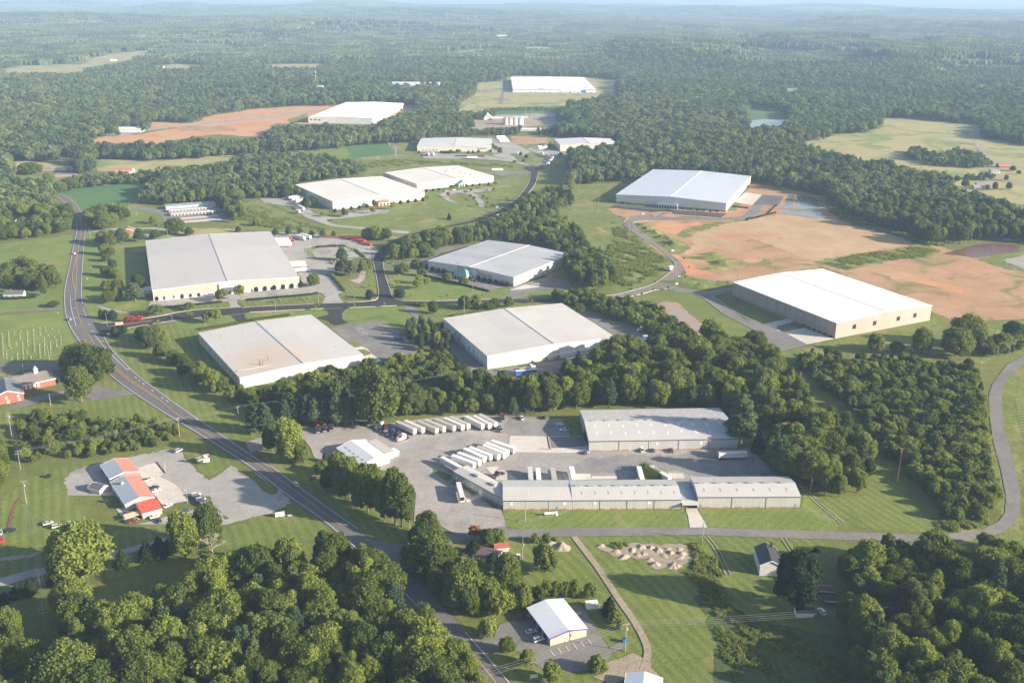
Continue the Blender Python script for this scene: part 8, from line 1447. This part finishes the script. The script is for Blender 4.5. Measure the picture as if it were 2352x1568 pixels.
for key,a in dict(
 a1=('L1',105,1290,78,1068,'double-armed pole right of the church hall drive',2,.2,None,True), a2=('B1',176,270,152,112,'pole with crossarms, first below the church hall',2,.2), a3=('B1',228,560,200,368,'pole with crossarms and grey box on the shop lawn',1,.2,None,True), a4=('B1',350,1285,330,1088,'pole rising from the cedars below the lane',1,.2), a5=('B1',405,1700,393,1455,'lowest pole of the line, near the bottom left',2,.2),
 b1=('L1',1537,1275,1518,1115,'pole at the left verge of the highway',1,1.2), b2=('L1',2047,1187,2035,1018,'pole on the lawn right of the highway',1,1.2), b3=('L3',402,1010,397,808,'pole standing among trees above the truck yard',1,1.2),
 c1=('B5',1810,1095,1802,890,'big pole with transformer beside the blue bin',1,.3,None,True), c2=('B5',690,1420,688,1283,'pole at the bottom highway verge',1,.3), c3=('B3',1443,1030,1453,900,'pole with lamp right of the concrete drive, below the road',0,.3,None,True),
 d1=('B3',253,905,250,768,'pole inside the corner of the gas tank fence',0,0), d2=('B3',235,1148,238,1020,'pole beside the white utility truck',0,0,None,True), d3=('B3',1330,895,1334,800,'thin pole at the concrete drive',0,0), d4=('B3',2170,690,2180,590,'pole by the gravel drive at the wood',0,0,None,True),
 e0=('L4',365,578,368,430,'brown pole between the muddy pond and the park drive',2,.9,POLEB), e1=('L4',833,968,838,825,'brown transmission pole in the cut through the thicket, upper',2,.9,POLEB), e2=('B4',620,560,640,372,'tall transmission pole at the edge of the mown field, right',2,.9,POLEB),
 f1=('B4',1180,895,1187,795,'pole at the bend of the rural road',0,0), f2=('B4',1096,368,1108,283,'leaning pole beside the rural road',0,0), f3=('L4',2053,850,2077,757,'pole at the top of the thicket by the road',1,.6), f4=('L4',2285,677,2294,603,'pole at the far right of the slope',1,.6),
 g1=('L3',335,318,334,190,'tall lamp pole by the round trees south of the road',0,0), h1=('M3',507,320,507,193,'tall pale pole at the far edge of the meadow',0,0), h2=('M3',690,470,688,310,'tall pale pole left of the striped car park',0,0), h3=('M3',977,735,970,560,'tall pale pole beside the worn road, upper',0,0), h4=('M3',1415,1135,1413,935,'tall pale pole beside the worn road, at the bend',0,0), h5=('M4',212,850,215,772,'brown pole behind the beige warehouse',0,0,POLEB), h6=('M3',1997,1115,2000,1028,'dark pole left of the beige warehouse',0,0,POLEB), h7=('M3',2161,965,2163,900,'thin pole in the dirt field',0,0),
 i1=('M1',1018,386,1016,312,'pole by the fence of the storage drive',0,0), i2=('M1',1070,418,1066,370,'short pole on the meadow by the storage drive',0,0), i3=('M1',712,617,705,523,'pole on the lawn right of the highway, upper',0,0), i4=('M1',1316,578,1313,512,'pole above the big grey roof',0,0), i5=('B2',877,318,872,215,'pole among the conifers',0,0), i6=('B1',730,750,717,668,'short pale pole by the shop lot corner',0,0), i7=('L1',425,620,403,495,'white flagpole at the cemetery gate',0,0), i8=('B2',1367,1205,1370,1110,'pole at the roadside group of trees',0,0), i9=('L1',207,745,185,655,'dark pole in the church drive',0,0), i10=('L1',435,1008,412,905,'dark pole at the church hall drive',0,0)).items():
    PL[key]=pole(*a)
g='lamp posts of the business park'
for i,a in enumerate((('M2',1155,1165,1153,1080,'lamp post in front of the large dark dome evergreen'),('M2',1393,995,1393,935,'lamp post at the left of the sofa car park'),('M2',1746,1100,1748,1012,'lamp post at the hedge of the sofa car park'),('M2',2028,1235,2027,1150,'lamp post above the right tree by the black road'),('M2',1680,1330,1678,1190,'lamp post before the big round tree pair'),('M2',205,1300,206,1195,'lamp post south of the black road, above the rust-stained roof'),('M2',540,1225,533,1145,'lamp post at the trailer yard entrance'),('M1',842,1280,833,1185,'lamp post at the park entrance'),('M1',1612,1295,1606,1190,'lamp post by the black side drive'),('M2',478,835,477,718,'lamp post at the parking island, left'),('M2',680,762,678,690,'lamp post above the parking island'),('M2',940,830,938,765,'lamp post by the red racks'),('M1',1352,1242,1350,1198,'brown lamp post beside the black road'),('T2',1040,1058,1039,1010,'lamp post on the far drive'),('B1',1605,555,1598,440,'lamp post at the tight slanting row of cars'),('M2',905,510,905,475,'lamp post in the striped car park'))):
    k,xb,yb,xt,yt,lab=a; X,Y=G(k,xb,yb); h=max(4,HOF(k,xb,yb,yt,xt)); e=thing('lamp_post',lab,'lamp post',(X,Y,0),.3*i,g); m=MB(); m.cyl((0,0,0),(0,0,h),.11,8,.08); m.cyl((0,0,0),(0,0,.6),.22,8); m.build('pole',GALV,e); m=MB(); m.box(-.1,.9,-.05,.05,h-.05,h+.05); m.build('arm',GALV,e); m=MB(); m.box(.6,1.3,-.2,.2,h-.08,h+.1); m.build('lamp_head',INS,e)
WIRE=plain('pale_wire',(.25,.25,.26),.5,.4,.3)
def wires(label,keys,offs,sag=1.2,ends=None,r=.03):
    P=[PL[k] if isinstance(k,str) else k for k in keys]; m=MB()
    for oi,(o,dz) in enumerate(offs):
        pts=[]
        for i in range(len(P)-1):
            a=Vector(P[i]); b=Vector(P[i+1]); d=(b-a); n=Vector((-d.y,d.x,0)).normalized()*o
            for j in range(9):
                t=j/8; pts.append(a.lerp(b,t)+n+Vector((0,0,dz-4*sag*t*(1-t))))
        rings=[]
        for i,p in enumerate(pts):
            d=(pts[min(i+1,len(pts)-1)]-pts[max(i-1,0)]).normalized(); s_=Vector((-d.y,d.x,0)).normalized()*r; u_=Vector((0,0,r)); rings.append([p+s_,p+u_,p-s_,p-u_])
        mm=MB(); mm.loft(rings,False); 
        if oi==0: e=thing('power_line',label,'power line',(0,0,0))
        mm.build('wire',WIRE,e)
wires('power line running from the church hall down the left edge',['a1','a2','a3','a4','a5'],[(-1.35,.3),(-.5,.3),(.5,.3),(1.35,.3),(0,-1.4),(0,-2.2)]); wires('power line crossing the highway above the thicket',['a2','b1','b2','b3',(*G('L3',2000,640),14)],[(-1.2,.3),(0,.3),(1.2,.3)],1.8)
wires('power line crossing the bottom highway towards the right',['c2','c1',(*G('P',2100,1440),12)],[(-1.3,.3),(0,.3),(1.3,.3),(0,-1.5)],1.5); wires('transmission line through the cut in the thicket',['e0','e1','e2',(*G('P',2290,1330),16)],[(-1.4,.3),(1.4,.3),(-1.4,-1.3),(1.4,-1.3)],2.5); wires('thin wires along the rural road',['f3','f4'],[(-.8,.3),(.8,.3),(0,-1)],1); wires('thin wires beside the bend of the rural road',['f1','f2'],[(0,0),(0,-.8)],1); wires('thin wire from the gas tank fence across the road',['d1','d2'],[(0,0)],1); wires('thin wires from the concrete drive pole to the right-hand field',['c3',(*G('P',1745,1395),9)],[(0,0),(.4,-.3)],1)
# far transmission masts and radio mast
g='distant transmission poles'
for i,(x,yb,yt) in enumerate(((1272,890,755),(1022,730,592),(965,700,545),(980,600,548),(882,722,658),(790,745,682),(1262,830,720),(1070,615,560),(1055,640,575),(1036,640,580),(1228,520,480),(1303,800,730),(456,935,888),(395,940,905),(390,1045,982),(350,990,960),(1109,545,495))): 
    X,Y=G('T2',x,yb); h=HOF('T2',x,yb,yt); e=thing('transmission_pole','pale slender transmission pole, distant, '+['by the poultry house','left of the arched barn','left of the substation','thin one at the substation','at the treeline left of the farmyard','at the clearing corner far left','right of the silos','first on the access road','second on the access road','third on the access road','behind the blue-striped factory','right of the farm track','at the bend left of the far lettered warehouse','left of the one at the bend','on the far curved lane','at the top of the far curved lane','at the top of the access road'][i],'transmission pole',(X,Y,0),.2,g); m=MB(); m.cyl((0,0,0),(0,0,h),.45,6,.3); m.build('mast',POLE,e); m=MB(); m.box(-3,3,-.2,.2,h*.9,h*.9+.35); m.build('crossarm',POLE,e)
X,Y=G('T1',2125,598); e=thing('radio_mast','tall pale radio mast with a wide antenna head above the distant woods','mast',(X,Y,0)); h=HOF('T1',2125,598,472); m=MB(); m.cyl((0,0,0),(0,0,h),.6,8,.45); m.build('mast',GALV,e); m=MB(); m.cyl((0,0,h-7),(0,0,h-3),2.2,10); m.build('antenna_ring',GALV,e)
# ---------------------------------------------------------------- signs
def board(name,label,k,x,y,rz,w_,h_,z0,face,posts=2,pm=None,txt=(),t=.15,panels=()):
    e=thing(name,label,'sign',(*G(k,x,y),.1),rz); m=MB(); m.box(-w_/2,w_/2,-t/2,t/2,z0,z0+h_); m.build('panel',face,e)
    for s_ in ((-w_/2,w_/2) if posts==2 else (0,)): m=MB(); m.box(s_-.12,s_+.12,-.12,.12,0,z0+h_+.1); m.build('post',pm or GREYM,e)
    for (a,b,c,d,mt) in panels: m=MB(); m.box(a,b,-t/2-.03,-t/2,c,d); m.build('sign_panel',mt,e)
    for (s,px,pz,sz,mt) in txt: text_obj(s,e,(px,-t/2-.05,pz),0,sz,mt,ext=.01)
    return e
red_l=plain('red_lettering',(.5,.04,.04),.5); board('roadside_sign','tall roadside sign with blue post, red and white panels, beside the minivan','B1',1770,232,.35,3.6,4.6,1.6,WHITE,2,plain('dark_blue_post',(.04,.04,.16),.5),[('SERVICE',-1.3,3.0,.7,red_l),('AUTO',-.9,4.9,.8,STEELB)],panels=[(-1.7,1.7,3.9,6.0,plain('dark_red_panel',(.25,.05,.07),.5)),(-1.1,.9,4.4,5.6,WHITE),(-1.7,1.7,2.75,2.85,DARK)])
board('yard_sign','black and red sign on timber posts beside the highway','B2',530,808,.5,4.2,1.6,1.2,BLK_:=plain('black_sign_face',(.02,.02,.025),.5),2,plain('orange_timber',(.5,.27,.12),.8),[('TRUCKING',-1.9,2.0,.65,WHITE)],panels=[(-2,-1.4,1.5,2.4,red_l)]); board('banner_sign','white banner sign with red lettering on the verge of the gravel lot','B2',258,1105,.35,4.4,2.4,.3,WHITE,2,None,[('AUTO SALES',-2,1.8,.6,red_l),('REPAIR',-1.4,.8,.6,red_l)]); board('small_banner','small sagging white banner right of the banner sign','B2',342,1102,.0,2,.8,.2,WHITE)
board('entrance_sign','cream stone entrance sign with dark lettering on the planted island','L1',1020,322,.2,5.6,2.2,.2,plain('cream_stone',(.62,.50,.38),.8),2,plain('cream_stone',(.62,.50,.38)),[('REUNION',-2.4,1.4,.85,LETTER_K)],t=.6); board('billboard','small blank cream billboard at the bottom verge','B5',1150,1300,.15,2.8,1.5,1.0,plain('cream_sign',(.6,.56,.42),.6)); board('low_sign','low white sign by the curved drive','M2',1937,452,0,3,1.3,.1,WHITE)
for a,lab in ((('M3',1112,495),'white frame sign above the turning circle'),(('M3',1390,843),'white frame sign at the earth mounds'),(('M3',1453,1090),'white frame sign at the road fork'),(('M3',1428,1157),'narrow white sign below the road fork')): board('frame_sign',lab,*a,0,2.2,1.6,.8,WHITE,2,WHITE)
for (k,x,y),lab in (((('M3'),910,517),'green utility cabinet left of the turning circle'),((('M3'),1325,785),'green utility cabinet at the earth mounds'),((('M3'),1018,1190),'green utility cabinet by the curved road'),((('M2'),1192,1155),'green utility cabinet beside the large dome evergreen'),((('M2'),1115,890),'green utility cabinet near the road bend')): e=thing('utility_cabinet',lab,'cabinet',(*G(k,x,y),.1),.3); m=MB(); m.prism([(-1.2,-.9),(1.2,-.9),(1.2,.9),(-1.2,.9)],0,1.4); m.build('box',plain('dark_green_box',(.08,.13,.12),.5),e); m=MB(); m.box(-1.3,1.3,-1.0,1.0,1.4,1.5); m.build('lid',plain('dark_green_box',(.08,.13,.12)),e)
for (k,x,y),lab in (((('M1'),713,822),'white fire hydrant marker on the lawn, upper'),((('M1'),684,915),'white fire hydrant marker on the lawn, middle'),((('M1'),690,975),'white fire hydrant marker on the lawn, lower'),((('M2'),956,1172),'white marker post left of the junction'),((('L1'),497,225),'yellow hydrant by the cemetery')): e=thing('hydrant',lab,'hydrant',(*G(k,x,y),.1)); m=MB(); m.cyl((0,0,0),(0,0,.9),.2,8); m.cyl((0,0,.9),(0,0,1.1),.15,8,.05); m.build('post',WHITE if 'yellow' not in lab else M['paint_y'],e)
# ---------------------------------------------------------------- cemetery
STN=[plain('grey_headstone',(.25,.24,.23),.7,var=.2),plain('pinkish_headstone',(.3,.23,.2),.7,var=.2)]
gm=[]
for hh in (.75,1.0): m=MB(); m.box(-.14,.14,-.55,.55,.18,hh); gm.append(m)
base=MB(); base.box(-.3,.3,-.8,.8,0,.2); base_me=base.mesh('headstone_base',STN[0]); sm_=[[g_.mesh('headstone_slab',s) for s in STN] for g_ in gm]
crop=[(19,405,610),(72,385,505),(55,545,610),(100,600,630),(122,385,420),(148,570,625),(170,400,440),(180,375,390),(192,480,610),(232,378,510),(230,545,580),(265,590,620),(275,325,345),(285,360,450),(292,470,560),(340,350,410),(337,490,600),(378,440,500),(380,510,585),(412,410,425),(430,470,580),(443,355,370),(465,425,440),(480,450,520),(500,372,385),(520,425,500),(385,345,352),(360,460,470),(93,520,530),(138,480,500),(392,375,380)]
n_=0
for x,y0,y1 in crop:
    y=y0
    while y<=y1:
        X,Y=G('L1',x+(y-y0)*.06,y); e=thing('headstone','upright gravestone in the long rows of the cemetery lawn','gravestone',(X,Y,.05),.05+rng.normal()*.05,'gravestones of the cemetery'); e.scale=(.85,.85,.85)
        link('slab',sm_[n_%3==0][int(n_%4==1)],e); link('base',base_me,e); n_+=1; y+=14+8*rng.random()
# ---------------------------------------------------------------- fences
def fence(k,pts,h,label,mat,step=3.0,rails=3,name='fence',group=None):
    L=PTS([k]+pts); c0=L[0]; e=thing(name,label,'fence',(c0[0],c0[1],.05),0,group)
    for i in range(len(L)-1):
        a=Vector(L[i])-Vector(c0); b=Vector(L[i+1])-Vector(c0); d=b-a; n=max(1,int(d.length/step)); rz=math.atan2(d.y,d.x)
        for j in range(n+(i==len(L)-2)): p=a.lerp(b,j/n); m=MB(); m.cyl((p.x,p.y,0),(p.x,p.y,h),.06,6); m.build('post',mat,e)
        for q in range(rails): z=h*(q+1)/rails-.05; m=MB(); m.box(0,d.length,-.025,.025,z-.03,z+.03,rz,(a.x,a.y)); m.build('rail',mat,e)
fence('L2',[(1480,300),(1785,255),(1860,290),(1960,345)],2.0,'black metal fence around the striped car park',plain('black_fence',(.03,.03,.03),.5)); fence('L2',[(1285,322),(1360,318),(1470,305)],1.8,'black metal gate fence beside the dark drive',plain('black_fence',(.03,.03,.03))); fence('B3',[(215,912),(350,890),(490,862),(565,820)],1.8,'chain-link fence around the gas tank, outer run',GALV,4,2); fence('B3',[(345,840),(365,888)],1.8,'short chain-link fence left of the gas tank',GALV,4,2)
wd_=plain('bare_timber_rail',(.40,.31,.20),.8); fence('B1',[(985,840),(1025,815)],1.0,'two-rail timber fence piece, left one below the shop',wd_,2,2); fence('B1',[(1325,838),(1365,805),(1355,775)],1.0,'two-rail timber fence piece, right one below the shop',wd_,2,2); fence('B1',[(1230,868),(1285,850)],1.0,'two-rail timber fence piece, middle one below the shop',wd_,2,2); fence('B3',[(60,200),(300,180),(510,200)],2.2,'chain-link fence along the trees behind the truck yard',GALV,5,2); fence('M1',[(1040,357),(1120,385),(1240,430),(1285,490)],1.6,'dark wire fence around the storage garages',plain('dark_wire',(.1,.07,.06),.7),4,2)
e=thing('boom_pole','slanting red and white pole on the concrete lot right of the shop','pole',(*G('B1',1418,312),.2)); m=MB(); m.cyl((0,0,0),(-.1,.3,HOF('B1',1418,312,212)),.12,8); m.build('pole',plain('pinkish_pole',(.55,.32,.26),.6),e); m=MB(); m.cyl((0,0,0),(0,0,1.2),.18,8); m.build('red_base',plain('bright_red',(.6,.03,.05)),e)
# cattle, far right pasture
cow=MB()
cow.loft([[(x,y*wd2,z0+z*hh2) for y,z in ((-.5,0),(-.42,.8),(0,1),(.42,.8),(.5,0),(0,-.25))] for x,wd2,z0,hh2 in ((-1.0,.4,.85,.45),(-.8,.75,.75,.65),(0,.85,.7,.72),(.7,.75,.75,.7),(.95,.4,.95,.5),(1.25,.3,1.1,.42),(1.45,.36,1.15,.36),(1.8,.2,.95,.25))])
for x in (-.75,.6):
    for y in (-.25,.25): cow.cyl((x,y,0),(x,y,.85),.07,6,.12)
cow_me=cow.mesh('cow_body',plain('black_cowhide',(.025,.02,.02),.8))
for i,(x,y) in enumerate(((1945,897),(1962,893),(1972,896),(1985,898),(1898,899),(1840,890),(1890,885),(1595,1108),(1655,1132),(1693,1108),(1728,1120),(1835,1150),(1620,1135))):
    o=link('cow',cow_me,None,(*G('T3',x,y),0),i*1.3); o.scale=(1.25,1.25,1.25); tag(o,'small black cow grazing in the wide pasture at the right','cow','black cows in the pasture')
t0=time.time(); build_ground(); plant(); haze(); print('plant',time.time()-t0)
